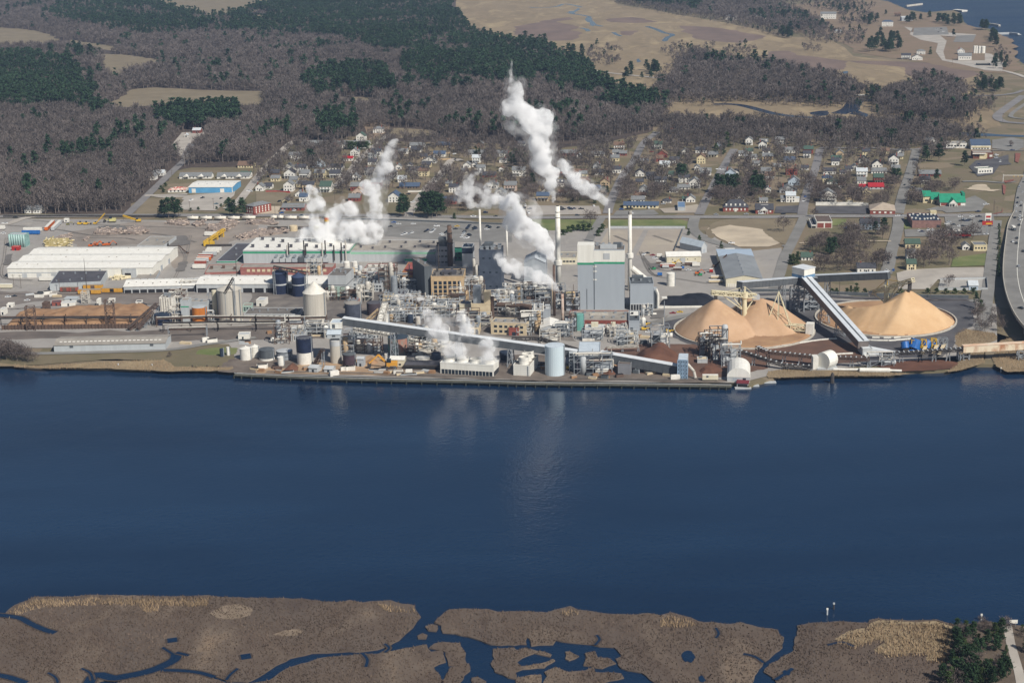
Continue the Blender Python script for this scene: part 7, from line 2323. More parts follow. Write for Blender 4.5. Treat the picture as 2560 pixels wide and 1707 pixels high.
b=Bldg('brick_hall','three-storey red-brick hall with white windows by the pines','hall','T1',(88,1262),(218,1285),(298,1190),1395,M_BRICK,ROOFS['g'][1],'hip',2.5,mark='the red-brick hall')
b.wins(2,3,1.4,2.2,m=M_TRIMW)
b.wins(3,5,1.1,1.5,'right',m=M_TRIMW)
b=Bldg('motel','long low motel with slate-blue roof along the main road','motel','T4',(-8,1265),(562,1268),None,1312,WALLS['c'][1],ROOFS['n'][1],'gable',2.4,depth=13,mark='the slate-roofed motel')
b.wins(1,9,1.8,1.6)
b=Bldg('workshop','small workshop with metallic blue roof on a gravel lot','workshop','T4',(878,1302),(1000,1302),(1032,1212),1360,M_LGREY,mat('metal_blue_roof','6f89a8','647d9b',scale=.3,rough=.4),mark='the metallic blue-roofed workshop')
b.block('roller_door',b.w*.2,-.1,.2,b.w*.5,.2,2.8,M_BLUEGREY)
b=Bldg('mansard_house','brick mansion with dark slate mansard roof and white dormers','mansion','T4',(1618,1300),(2032,1300),None,1368,M_BRICK,ROOFS['d'][1],'hip',6.5,depth=13,mark='the slate mansard mansion')
b.wins(1,6,1.2,2.0,m=M_TRIMW)
for i in range(5):
 b.block('dormer',b.w*(.1+.18*i),1.2,b.H+.9,1.5,2.4,2.2,M_TRIMW)
b.block('doorway',b.w*.45,-.6,.2,2.2,.6,3,M_TRIMW)
b=Bldg('brick_office','brick office with white gabled entrance and half-white roof','office','T5',(60,1335),(350,1335),None,1402,M_BRICK,ROOFS['d'][1],'gable',4.2,depth=14,mark='the brick office')
b.block('white_roof_panel',b.w*.3,5.2,b.H+2.9,b.w*.42,2.4,.8,M_TRIMW)
c=MB()
c.add([b.P(b.w*.22,-2,3.2),b.P(b.w*.7,-2,3.2),b.P(b.w*.46,-2,6),b.P(b.w*.22,1,3.2),b.P(b.w*.7,1,3.2),b.P(b.w*.46,3,6)],[(0,1,2),(0,2,5,3),(1,4,5,2),(0,3,4,1)])
c.build('portico_gable',M_TRIMW,b.obj)
for u in (.24,.36,.55,.67):
 b.block('portico_column',b.w*u,-1.9,0,.35,.35,3.15,M_TRIMW)
b.wins(1,4,1.4,1.6,m=M_TRIMW)
o=thing('boundary_wall',at('T5',1470,1265),'long white boundary wall behind the dark car park','wall')
MB().bar(at('T5',1040,1266)+Vector((0,0,1.6)),at('T5',1830,1270)+Vector((0,0,1.6)),.6,3.4).build('panel',M_TRIMW,o)
MB().bar(at('T5',1830,1270)+Vector((0,0,1.4)),at('T5',1900,1272)+Vector((0,0,1.2)),.6,2.6).build('lower_panel',M_TRIMW,o)
b=Bldg('garage','small cream flat-roofed garage behind the white boundary wall','garage','T5',(1538,1180),(1668,1180),None,1226,WALLS['c'][1],ROOFS['t'][1],depth=8)
b.block('roller_door',b.w*.2,-.1,.2,b.w*.6,.2,2.4,M_TRIMW)
b=Bldg('market_hall','broad tan hip-roofed hall with brick walls by the main road','hall','D',(938,462),(1168,466),None,502,M_BRICK,mat('tan_metal_roof','b3a493','a39483',scale=.2,coords='obj',rough=.6),'hip',5,depth=26,mark='the broad tan-roofed hall')
b.wins(1,4,2,1.6,m=M_TRIMW)
b=Bldg('red_shed','pale shed under a bright red metal roof','shed','T5',(1902,962),(2155,962),None,1002,M_LGREY,ROOFS['r'][1],'gable',3.2,depth=9,mark='the bright red-roofed shed')
b.wins(1,3,1.5,1)
b=Bldg('depot','brown-roofed depot with two brick-filled bays beside the side street','depot','D',(447,572),(590,572),(603,512),626,M_TRIMW,mat('depot_roof','6a5c54','594d46',scale=.3),mark='the brown-roofed depot')
for u in (.04,.54):
 b.block('brick_bay',b.w*u,-.1,.3,b.w*.42,.2,b.H*.8,M_BRICK)
b=Bldg('carport','low white-edged carport next to the brown-roofed depot','carport','D',(400,602),(442,602),(452,540),628,M_TRIMW,M_TARD)
b.block('opening',.3,-.1,.2,b.w - .6,.2,b.H*.75,M_DARK)  # dark panel paints the shade under the carport
b=Bldg('supermarket','brick store with black roof dotted by white vents','store','D',(1325,562),(1592,562),(1600,492),624,mat('dusky_brick','8f6f68','7d5f59',scale=.4,coords='obj'),M_NAVY,mark='the black-roofed brick store')
b.vents(8,M_TRIMW,1.4,rows=2,h=.9)
b.win(b.w*.9,.2,3,2.6,name='door')
b.block('corner_tower',b.w - 5,b.d - 4,b.H+.1,5.5,4.5,3,WALLS['c'][1])
b=Bldg('clinic','green-roofed clinic with white gabled porch and brick panels','clinic','T6',(985,1215),(1395,1215),None,1275,M_TRIMW,mat('bright_green_roof','2c8f70','267f63',scale=.3,coords='obj',rough=.5),'gable',6.5,depth=18,mark='the green-roofed clinic')
for u,w in ((.03,.26),(.66,.16)):
 b.block('brick_panel',b.w*u,-.1,.4,b.w*w,.2,b.H*.75,M_BRICK)
c=MB()
GR=MATS['bright_green_roof']
u0,u1,um=b.w*.30,b.w*.66,b.w*.48
c.add([b.P(u0,-6,3.4),b.P(um,-6,7.6),b.P(um,5,7.6),b.P(u0,1,3.4),b.P(u1,-6,3.4),b.P(u1,1,3.4),b.P(u0,-6,3.1),b.P(um,-6,7.3),b.P(u1,-6,3.1)],[(0,1,2,3),(1,4,5,2),(0,6,7,1),(1,7,8,4)])
c.build('porch_roof',GR,b.obj)
MB().add([b.P(u0+.3,-5.8,3.2),b.P(u1 - .3,-5.8,3.2),b.P(um,-5.8,7.0),b.P(u0+.3,-5.4,3.2),b.P(u1 - .3,-5.4,3.2),b.P(um,-5.4,7.0)],[(0,1,2),(3,5,4),(0,3,4,1)]).build('porch_gable',M_TRIMW,b.obj)
for u in (.33,.42,.54,.63):
 b.block('porch_column',b.w*u,-5.7,0,.5,.5,3.2,M_TRIMW)
b.block('corner_parapet',b.w - 2.2,6,b.H,2.6,12,7.5,GR)
b2=Bldg('clinic_wing','cream wing of the green-roofed clinic with a dark window','clinic wing','T6',(705,1118),(835,1118),None,1225,WALLS['c'][1],GR,'gable',4,depth=14)
b2.win(b2.w*.45,1.5,3,1.8)
b3=Bldg('clinic_wing','low cream link under the green roof between the clinic wing and porch','clinic wing','T6',(838,1165),(980,1165),None,1235,WALLS['c'][1],GR,'gable',5,depth=16)
b3.win(b3.w*.5,.3,2,2.4,name='door')
b=Bldg('burger_shop','red-fronted roadside shop with white signs','shop','D',(1600,678),(1862,675),None,712,mat('shop_grey','77716f','67615f',scale=.4),M_TARD,depth=14,mark='the red-fronted shop')
b.band('red_fascia',b.H - 2.3,2.6,M_RED,'fr')
for u in (.06,.52,.9):
 b.block('sign_panel',b.w*u,-.4,b.H - .4,3.2,.3,1.6,M_TRIMW)
b.wins(1,6,2,1.8,z1=b.H - 2.5)
b.vents(5,M_TRIMW,1.6,rows=2,h=1.2)
o=thing('red_sign',at('D',2008,690),'red and yellow roadside sign on a pole by the shop','sign')
p=at('D',2008,690)
MB().bar(p,p+Vector((0,0,9)),.5).build('pole',M_STEEL,o)
MB().box(p+Vector((0,0,9.02)),(9,.6,3.4)).build('sign_board',M_RED,o)
MB().box(p+Vector((1,-.36,9.6)),(5,.1,1.2)).build('yellow_flash',M_YELLOW,o)
o=thing('white_sign',at('D',2018,580),'white stepped roadside sign by the main junction','sign')
p=at('D',2018,580)
MB().box(p,(5.5,.8,9)).build('sign_board',M_TRIMW,o)
for z_,m in ((2,M_DGREY),(5,M_RED)):
 MB().box(p+Vector((0,-.46,z_)),(4,.1,1.8)).build('sign_patch',m,o)
b=Bldg('cream_store','plain cream store with grey roof by the side road','store','D',(1890,785),(2013,785),(2018,752),836,WALLS['c'][1],ROOFS['g'][1])
b.wins(1,4,1.3,1.5)
b=Bldg('white_barn','white barn with steep roof lights and a blue door','barn','T6',(800,228),(945,225),None,305,WALLS['w'][1],M_LGREY,'cross',4,depth=20,mark='the white barn')
b.block('blue_door',b.w*.25,-.12,.2,b.w*.3,.2,2.4,M_BLUE)
b.win(b.w*.75,.2,2,2.4)
b=Bldg('shop_row','white flat-roofed shop row behind the big leafless trees','shops','T6',(1085,262),(1420,260),None,332,WALLS['w'][1],M_TARL,depth=16)
b.wins(1,6,2,1.6)
b.vents(4)
b=Bldg('pharmacy','wide store with slate-blue roof and cream fascia by the creek','store','T6',(1490,282),(1808,282),None,352,WALLS['w'][1],ROOFS['n'][1],'gable',5,depth=22,mark='the slate-blue store')
b.block('fascia',1,-.3,b.H*.42,b.w - 2,.3,b.H*.3,WALLS['c'][1])
b.block('sign_patch',b.w+.02,2,1.5,.2,4,3,M_ORANGE)
b.wins(1,6,2,1.2,z0=.2,z1=b.H*.4)
b=Bldg('coffee_shop','brown and cream drive-in shop with white canopies','shop','T6',(1525,412),(1850,412),None,505,mat('shop_brown','7a5142','694436',scale=.4),M_TARL,depth=16,mark='the brown and cream shop')
b.block('cream_centre',b.w*.32,-.25,.1,b.w*.38,.3,b.H - .3,WALLS['c'][1])
b.block('canopy',-1,-2,b.H - .8,b.w*.66,2,.9,M_TRIMW)
b.block('sign_patch',b.w*.82,-.2,b.H*.35,3,.2,2.2,M_TRIMW)
b.wins(1,2,2,2,u0=b.w*.05,u1=b.w*.3)
b=Bldg('bank','white flat-roofed bank with dark green roof well','bank','T6',(1600,682),(1842,668),(1850,640),755,M_TRIMW,mat('green_well','3b5a4c','335044',scale=.4),parapet=1.2,mark='the white flat-roofed bank')
b.wins(1,5,1.6,1.6)
b=Bldg('shed','small grey-roofed shed behind the green-roofed clinic','shed','T6',(590,1035),(700,1035),None,1056,WALLS['p'][1],ROOFS['g'][1],'gable',2.4,depth=7)
b.win(b.w*.5,.2,1.2,2,name='door')
b=Bldg('quonset_hut','cream round-roofed store in the contractor yard','store','C',(1420,888),(1735,882),None,946,M_CREAM,M_WHITER,'gable',2.2,depth=15,mark='the cream yard store')
b.wins(1,4,.8,.8)
b.block('roller_door',b.w*.4,-.1,.2,4,.2,4,M_LGREY)
b=Bldg('gabled_store','pale blue gabled store behind the cream yard store','store','C',(1740,800),(1788,790),None,862,M_LGREY,mat('pale_blue_roof','8fb0c8'),'cross',4,depth=26)
b.win(b.w*.5,.3,3,3.5,name='door',m=M_GREY)
b=Bldg('long_shed','very long grey-roofed shed with cream end wall running away','shed','C',(1965,1090),(2298,1088),(2398,885),1168,M_CREAM,mat('grey_sheet_roof','8e9193','808385',scale=.1,coords='obj',rough=.5),'cross',2.6,mark='the very long grey-roofed shed')
b.block('roof_section',-.3,b.d+.1,0,b.w+.6,26,b.H - .2,M_CREAM)
MB().hexa([b.P(-.6,b.d+.05,b.H - .15),b.P(b.w+.6,b.d+.05,b.H - .15),b.P(b.w+.6,b.d+27,b.H - .15),b.P(-.6,b.d+27,b.H - .15)],[b.P(-.6,b.d+.05,b.H+.3),b.P(b.w+.6,b.d+.05,b.H+.3),b.P(b.w+.6,b.d+27,b.H+.3),b.P(-.6,b.d+27,b.H+.3)]).build('blue_roof',mat('pale_blue_sheet','aab9c8','9dacbb',scale=.1,rough=.5),b.obj)
for i in range(5):
 b.block('ridge_vent',b.w*.49,b.d*(.1+.17*i),b.H+2.5,1,2,1.1,M_STEEL)
for i in range(6):
 b.block('dock_door',b.w*(.05+.05*i),-.15,.2,b.w*.03,.2,2.6,M_TRIMW)
b=Bldg('canopy','low grey open canopy on the far point beside the tanks','canopy','L',(1915,585),(2040,585),None,605,M_DGREY,M_TARL,depth=9,parapet=0)
b.block('open_side',.4,-.12,.2,b.w - .8,.2,b.H*.7,M_DARK)  # dark panel coloured as the shade beneath the canopy
b=Bldg('fuel_office','grey-roofed white office before the tall white tanks on the point','office','L',(1748,515),(1870,515),None,556,WALLS['w'][1],ROOFS['g'][1],'gable',4,depth=12,mark='the grey-roofed fuel office')
b.wins(1,5,1.5,1.6)
b=Bldg('boat_store','grey and white boat store by the far shore','store','L',(1228,165),(1328,163),None,196,M_GREY,M_LGREY,'gable',2.5,depth=14)
b.block('roller_door',b.w*.4,-.1,.2,6,.2,4.5,M_TRIMW)
for i,(x,ty) in enumerate(((1893,428),(1912,428),(1938,430),(1972,432))):
 tank('fuel_tank',('westernmost white fuel tank on the far point','second white fuel tank from the west on the far point','third white fuel tank from the west on the far point','broadest white fuel tank on the far point')[i],'tank','L',x,494,ty,11 if i<3 else 20,M_TRIMW,'dome',rise=1)
for i,(pts,lab) in enumerate((('L 1270,58 1350,48 1415,40','grey wooden jetty nearest the top edge of the river'),('L 2100,312 2220,308 2300,318','long concrete jetty with a T-shaped end'),('L 2020,222 2070,228 2125,238','short dark jetty near the clump of pines'))):
 P_=gp(pts,1.8)
 o=thing('jetty',P_[1],lab,'jetty')
 MB().path(P_,4,4).build('deck',M_LGREY if i==1 else M_CONCW,o)
 for p in P_:
  MB().bar((p.x,p.y,-1),(p.x,p.y,1.7),1).build('pile',M_DSTEEL,o)
 if i==1:
  MB().box(P_[-1]+Vector((0,4,-.6)),(6,22,1.2)).build('jetty_head',M_LGREY,o)
b=Bldg('boat_canopy','white-roofed boat shelter out in the far river','shelter','L',(1695,92),(1780,100),None,103,M_TRIMW,M_TRIMW,depth=16,z0=.3)
b.block('opening',.4,-.1,.2,b.w - .8,.2,b.H*.7,M_DARK)  # dark panel coloured as the shade under the shelter roof
EL=[('D',2262,470,2.2),('D',2225,540,2.3),('D',2200,610,2.8),('D',2185,720,3.8),('D',2168,850,5.2),('D',2158,980,6.8),('D',2162,1100,8.2),('D',2190,1240,9.4),('D',2250,1390,10.4),('D',2340,1520,11),('D',2480,1650,11.5),('D',2700,1800,12)]
le=[at(t,x,y,z) for t,x,y,z in EL]
zz=[p.z for p in le]
le=smooth_line(le,6)
o=thing('road_bridge',le[len(le) // 2],'curving four-lane road bridge with pale parapets and a cast shadow','bridge')
LANDMARKS.append(('the curving road bridge',le[30].x,le[30].y))
W_=21.0
rt_=[]
for i,p in enumerate(le):
 a,c_=le[max(0,i - 1)],le[min(len(le) - 1,i+1)]
 d=(c_ - a)
 d.z=0
 d.normalize()
 rt_.append(p+Vector((-d.y,d.x,0))*W_)
mid_=[(a+c_)/2 for a,c_ in zip(le,rt_)]
dk,pp,pq,mk=MB(),MB(),MB(),MB()
dn=Vector((0,0,-1.4))
for i in range(len(le) - 1):
 dk.hexa([le[i]+dn,le[i+1]+dn,rt_[i+1]+dn,rt_[i]+dn],[le[i],le[i+1],rt_[i+1],rt_[i]])
 for L_,q in ((le,pp),(rt_,pq)):
  q.bar(L_[i]+Vector((0,0,.2)),L_[i+1]+Vector((0,0,.2)),.5,2.0)
 for f in (.5,):
  a,c_=le[i].lerp(rt_[i],f),le[i+1].lerp(rt_[i+1],f)
  mk.bar(a+Vector((0,0,.06)),c_+Vector((0,0,.06)),.5,.04)
dk.build('deck',M_ASPH,o)
pp.build('parapet',M_KERB,o)
pq.build('parapet',M_KERB,o)
mk.build('lane_marking',M_PAINT,o)
for i in range(22,len(le) - 1,5):
 for f in (.2,.8):
  p=le[i].lerp(rt_[i],f)
  if p.z>4:
   MB().lathe((p.x,p.y,0),[(.8,0),(.8,p.z - 1.5)],10).build('pier',M_KERB,o)
ROADS.append((mid_,W_))
SH=[at('T6',x,y,Z5) for x,y in ((2160,1480),(2190,1250),(2240,1000),(2330,800),(2420,500),(2500,300))]
SH=[p+Vector((13,0,0)) for p in SH]
SH=smooth_line(SH,6)
ribbon('main_road',SH,24,Z5,M_ASPH)
ROADS.append((SH,24))
for off in (-3.6,0,3.6):
 L_,R2_=ribbon_pts(SH,abs(off)*2+.01)
 ribbon('road_marking',L_ if off>0 else R2_,.35,Z5+.05,M_PAINT)
for s in ('T6 2210,420 2300,425 2260,580 2205,560','T6 2000,930 2060,960 2040,1100 2010,1080','T6 1820,1420 1990,1380 2010,1300 2000,1390 1900,1420','T6 2010,880 2190,850 2180,880 2050,910'):
 poly_sheet('brick_pavement',gp(s,Z4),Z4,mat('red_pavers','8b5a4e','7a4d43',scale=.3))
for i,(t,x,y,lab,x2) in enumerate((('T6',2005,885,'white traffic-signal gantry across the main junction',2330),('D',2158,205,'short white sign gantry beside the wide road',2350))):
 p=at(t,x,y)
 o=thing('signal_gantry',p,lab,'traffic signal')
 MB().bar(p,p+Vector((0,0,8)),.4,n=6).build('pole',M_TRIMW,o)
 e=at(t,x2,y)
 MB().bar(p+Vector((0,0,7)),Vector((e.x,e.y,GZ+7)),.35).build('mast_arm',M_TRIMW,o)
 for f in (.5,.7,.9):
  MB().box(p.lerp(e,f)+Vector((0,0,5.6)),(.5,.4,1.2)).build('signal_head',M_YELLOW,o)
for i,x in enumerate((1435,1468)):
 p=at('K',x,1218)
 o=thing('play_tower',p,('orange-roofed play tower, nearer the street','orange-roofed play tower, nearer the wood')[i],'play tower')
 for dx in (-1,1):
  for dy in (-1,1):
   MB().bar(p+Vector((dx,dy,0)),p+Vector((dx,dy,4)),.25).build('post',M_NAVY,o)
 MB().lathe(p+Vector((0,0,4)),[(2.6,0),(2.2,1.2),(.2,2.6)],4).build('canopy',M_ORANGE,o)
 MB().box(p+Vector((0,0,1.6)),(2,2,.3)).build('platform',M_BLUE,o)
tag(MB().box(at('K',1465,1250),(9,3,1.6)).box(at('K',1482,1228),(2,2,2.4)).build('play_slide',M_YELLOW),'yellow play slide in front of the orange play towers','slide')
o=thing('trestle_bridge',at('L',850,890),'low pale footbridge over the marsh creek','bridge')
pa,pb=at('L',775,888),at('L',925,884)
MB().bar(pa+Vector((0,0,1.5)),pb+Vector((0,0,1.5)),4,.8).build('deck',M_LGREY,o)
MB().bar(pa+Vector((0,-2,2.8)),pb+Vector((0,-2,2.8)),.4).build('handrail',M_TRIMW,o)
for k in range(5):
 p=pa.lerp(pb,k/4)
 MB().bar((p.x,p.y,0),(p.x,p.y,GZ+1.2),.8).build('pile',M_DSTEEL,o)
for i,(s,m,h,lab) in enumerate((('A 30,530 600,525 1440,528',M_DSTEEL,2.4,'dark screen fence along the main road by the log yard'),('H -200,478 200,480 500,500 1000,520 1500,535 1840,540',M_DGREY,2.6,'grey panel fence behind the round chip yards'),('T2 520,1050 750,1048',M_TRIMW,1.6,'white picket fence by the white house with navy roof'),('C 900,630 1590,630',M_LGREY,2.2,'pale mesh fence behind the gravel lots'),('C 1570,640 1490,840',M_DGREY,2,'dark fence at the side of the gravel lots'),('T2 870,460 900,420 1220,420 1210,520 1000,525',M_TANWALL,1.8,'orange timber fence round a white house yard'),('B 600,545 1280,560 2300,600',M_DGREY,1.8,'long dark fence behind the staff car park'),('D 1580,1108 2005,1098 2015,1195 1560,1195',M_LGREY,2,'wire fence round the white gravel yard'),('T1 420,1050 600,1048 820,1060',M_RED,1.6,'reddish garden fence behind the small white houses'))):
 P_=gp(s)
 o=thing('fence',P_[len(P_) // 2],lab,'fence')
 q=MB()
 for a,c_ in zip(P_,P_[1:]):
  q.bar(a+Vector((0,0,h*.5)),c_+Vector((0,0,h*.5)),.12,h)
 q.build('panel',m,o)
 q=MB().path([p+Vector((0,0,h+.05)) for p in P_],.2,4)
 q.build('top_rail',M_STEEL,o)
# ================================================================== woods and single trees
OPEN=OPEN+polys('W 250,245 600,228 620,262 560,266 300,272 250,262','W 232,125 390,142 260,192 236,185','W -60,90 135,92 270,118 250,130 130,112 -60,118')
gx,gy=[],[]
y=1250.0
while y<5600:
 st=6.6 if y<1750 else (7.6 if y<2300 else (9.5 if y<3200 else 13.0))
 half=y*0.345+60
 x=np.arange(-half,half,st)
 gx.append(x+RNG.uniform(-.45,.45,len(x))*st)
 gy.append(np.full(len(x),y)+RNG.uniform(-.45,.45,len(x))*st)
 y += st
gx,gy=np.concatenate(gx),np.concatenate(gy)
ok=(any_in(WOODS,gx,gy) | any_in(WOODS2,gx,gy)) & ~any_in(OPEN,gx,gy)
ok &= ~near_roads(gx,gy,3.0)
ok &= ~any_in(FOOT,gx,gy)
gx,gy=gx[ok],gy[ok]
pine_p=np.where(any_in(PINES,gx,gy),0.72,0.05)
pn=vnoise(gx,gy,70,5)
pine_p=np.where(pine_p>.5,np.clip(pine_p+(pn - .5)*1.7+(vnoise(gx,gy,28,6) - .5)*.8,.06,1),np.clip((pn - .70)*1.6,0.01,.8))
is_pine=RNG.uniform(0,1,len(gx))<pine_p
print('forest trees',len(gx),'pines',int(is_pine.sum()))
TOWN=polys('W 575,385 640,362 690,338 800,345 880,318 905,330 1140,335 1300,335 1480,318 1560,300 1700,318 1880,325 2100,348 2230,342 2230,375 2265,420 2230,440 2160,440 2100,480 1900,478 1700,478 1540,470 1300,470 1200,478 1000,492 900,478 880,440 700,470 640,490 620,470 700,440 660,420 575,430',
    'D 400,770 700,770 1130,790 1080,1010 900,1020 440,1020 300,980','D 1260,850 1700,850 1690,1000 1400,1010','D 1500,720 1720,700 1700,850 1460,850','D 650,650 1080,650 1090,740 640,740','T6 640,400 1560,380 1480,840 1100,1020 700,830','D 1780,620 1900,720 1860,740 1700,720','H 480,380 800,370 1000,400 900,480 500,470')
CLEAR=polys('T5 760,420 1060,400 1000,640 820,620','T5 420,1240 960,1230 960,1410 380,1410','T5 1000,1270 1900,1270 1900,1420 1000,1420','C 100,400 830,400 830,620 100,620','T6 1290,920 1980,930 1980,1050 1290,1060','T6 1540,490 2200,420 2200,780 1560,780','T4 560,1230 1240,1190 1220,1420 560,1420','B 0,300 280,290 280,510 0,510','J 1000,1180 1260,1080 1260,1240 1040,1290','T5 1950,1000 2300,1020 2300,1170 1960,1170','T6 0,1000 340,1010 300,1170 0,1160','T6 1300,1060 2010,1080 2010,1420 1000,1420 980,1300')
tx,ty=[],[]
yy=1300.0
while yy<2250:
 st=10.5
 xs_=np.arange(-yy*.33,yy*.33,st)
 tx.append(xs_+RNG.uniform(-.48,.48,len(xs_))*st)
 ty.append(np.full(len(xs_),yy)+RNG.uniform(-.48,.48,len(xs_))*st)
 yy += st
tx,ty=np.concatenate(tx),np.concatenate(ty)
gap=vnoise(tx,ty,55,21)
ok=any_in(TOWN,tx,ty) & ~any_in(CLEAR,tx,ty) & ~near_roads(tx,ty,2.5) & ~any_in(FOOT,tx,ty) & (gap>.30)
fp=np.array([[np.mean([q[0] for q in f]),np.mean([q[1] for q in f])] for f in FOOT])
dm=np.array([np.min(np.where((fp[:,1]>b_ - 2) & (fp[:,1]<b_+48),np.abs(fp[:,0] - a_*fp[:,1]/b_),99)) for a_,b_ in zip(tx,ty)])
ok &= (dm>8.5) | (RNG.uniform(0,1,len(tx))<.16)
tx,ty=tx[ok],ty[ok]
order=np.argsort(ty)
tx,ty=tx[order],ty[order]
print('town trees',len(tx))
def forest(name,sel,near_t,far_t,mats_,hs):
 V=[]
 for lo,hi,temps in ((0,2150,near_t),(2150,1e9,far_t)):
  i=np.nonzero(sel & (gy>=lo) & (gy<hi))[0]
  pos=np.stack([gx[i],gy[i],np.full(len(i),GZ)],1)
  sc=EXTRA_SC[i]*hs*RNG.uniform(.72,1.18,len(i))*(0.85+.3*vnoise(gx[i],gy[i],90,9))
  tint=np.clip(RNG.uniform(0,1,len(i))*.55+.45*vnoise(gx[i],gy[i],110,13),0,1)
  V.append(scatter(temps,pos,sc,RNG.uniform(0,6.28,len(i)),tint))
 parts=[]
 tv=np.concatenate([q[0] for q in V]); tf=np.concatenate([V[0][1],V[1][1]+len(V[0][0])])
 cv=np.concatenate([q[2] for q in V]); cf=np.concatenate([V[0][3],V[1][3]+len(V[0][2])])
 me=raw_mesh(name,cv,cf,mats_[0],np.concatenate([q[5] for q in V]),(tv,tf,mats_[1],np.concatenate([q[4] for q in V])))
 o=bpy.data.objects.new(name,me)
 COL.objects.link(o)
 tag(o,None,None,None,'stuff')
 return o
EXTRA_SC=np.ones(len(gx))
NSING=250
ex,ey=tx[NSING:],ty[NSING:]
gx,gy=np.concatenate([gx,ex]),np.concatenate([gy,ey])
is_pine=np.concatenate([is_pine,np.zeros(len(ex),bool)])
EXTRA_SC=np.concatenate([EXTRA_SC,np.full(len(ex),.92)])
SCRUB=polys('K 1320,440 1560,420 1700,450 1850,430 1900,560 1850,600 1450,560','L 0,20 400,0 700,10 1000,60 900,110 500,110 300,60','L 200,250 900,300 880,420 400,400','L 300,410 500,450 480,500 330,480','L 1900,720 2150,760 2150,850 1900,860','L 1100,860 1900,860 2050,1000 1700,1100 1500,1060','L 1900,900 2080,920 2080,1020 1950,1040','K 1900,440 2250,450 2230,520 1950,510','K 700,430 950,440 1100,520 950,620 700,600','H 1730,830 1900,900 1800,1000 1720,960','L 2050,420 2200,480 2230,640 2150,640','K 2050,20 2350,40 2350,140 2100,130','L 640,130 1000,110 1000,230 660,240','D 1900,1340 2000,1330 1980,1560 1900,1560')
sx,sy=[],[]
yy=1080.0
while yy<4300:
 st=7.5 if yy<2200 else 11.5
 xs_=np.arange(0,yy*.34,st)
 sx.append(xs_+RNG.uniform(-.5,.5,len(xs_))*st)
 sy.append(np.full(len(xs_),yy)+RNG.uniform(-.5,.5,len(xs_))*st)
 yy += st
sx,sy=np.concatenate(sx),np.concatenate(sy)
def ragged(ps,x,y,d):
 c=np.zeros(len(x),bool)
 for ax,ay in ((d,0),(-d,0),(0,d*1.6),(0,-d*1.6),(d*.7,d),(-d*.7,-d)):
  c |= any_in(ps,x+ax,y+ay)
 return c & ~any_in(ps,x,y)
EDGE=ragged(WOODS2,sx,sy,26) & (vnoise(sx,sy,22,33)>.45)
ok=((any_in(SCRUB,sx,sy) & (vnoise(sx,sy,40,31)>.38)) | EDGE) & ~near_roads(sx,sy,2) & ~any_in(FOOT,sx,sy)
sx,sy=sx[ok],sy[ok]
gx,gy=np.concatenate([gx,sx]),np.concatenate([gy,sy])
is_pine=np.concatenate([is_pine,RNG.uniform(0,1,len(sx))<.12])
EXTRA_SC=np.concatenate([EXTRA_SC,RNG.uniform(.3,.72,len(sx))])
BT_N=[bare_template(i,17.0,4.9,150,2.0) for i in range(5)]
BT_F=[bare_template(20+i,17.0,5.4,84,2.7) for i in range(5)]
PT_N=[pine_template(40+i,24.0,4.2,20,8,2.3) for i in range(5)]
PT_F=[pine_template(60+i,24.0,4.9,16,8,2.6) for i in range(5)]
o=forest('bare_forest',~is_pine,BT_N,BT_F,(M_TWIG,M_BARKP),1.0)
o['label']='leafless grey-brown winter forest covering the land behind the town'
o=forest('pine_forest',is_pine,PT_N,PT_F,(M_NEEDLE,M_BARKP),1.0)
o['label']='dark green pine forest standing among the leafless woods'
def tree_meshes(kind,seeds,make,m_crown,m_trunk):
 out=[]
 for sd in seeds:
  tv,tf,V,F=make(sd)
  out.append((raw_mesh(kind+'_trunk',tv,tf,m_trunk),raw_mesh(kind+'_crown',V,F,m_crown)))
 return out
BARE=tree_meshes('bare_tree',range(80,87),lambda s: bare_template(s,15.0,6.4,520,1.5),M_TWIG1,M_BARKP)
PINE=tree_meshes('pine_tree',range(90,95),lambda s: pine_template(s,20.0,5.6,62,13,1.35,.26,.42),M_NEEDLE1,M_BARKP)
EVER=tree_meshes('evergreen_tree',range(96,99),lambda s: pine_template(s,14.0,4.2,60,13,1.0,.06,.75),M_SHRUB,M_BARKP)
SHRB=tree_meshes('shrub',range(100,103),lambda s: pine_template(s,3.2,2.0,26,12,.55,.05,.45),M_SHRUB,M_BARKP)
M_REDTWIG=mat('russet_foliage','6b4842','583a36',scale=.5,rnd=.1,rough=1)
RUST_T=tree_meshes('russet_tree',[104],lambda s: pine_template(s,14.0,3.8,60,13,1.0,.06,.75),M_REDTWIG,M_BARKP)
TREES=[]
def tree(name,meshes,p,h,h0,desc,cat='tree',group='',rnd=None):
 r_=rnd or random
 tm,cm=meshes[r_.randrange(len(meshes))]
 o=bpy.data.objects.new(name,None)
 COL.objects.link(o)
 o.location=(p.x,p.y,p.z if p.z>0.2 else GZ)
 o.rotation_euler.z=r_.uniform(0,6.28)
 k=h/h0
 o.scale=(k*r_.uniform(.9,1.15),k*r_.uniform(.9,1.15),k)
 for nm,me in (('trunk',tm),('crown',cm)):
  c=bpy.data.objects.new(nm,me)
  COL.objects.link(c)
  c.parent=o
 o['category']=cat
 PEND.append((o,desc,cat,Vector((p.x,p.y,GZ))))
 return o
rt=random.Random(41)
for i in range(min(NSING,len(tx))):
 h=rt.uniform(8,14.5)
 tree('bare_tree',BARE,Vector((tx[i],ty[i],GZ)),h,15.0,'tall leafless tree' if h>12.8 else ('small leafless tree' if h<9.6 else 'leafless grey tree'),'tree',rnd=rt)
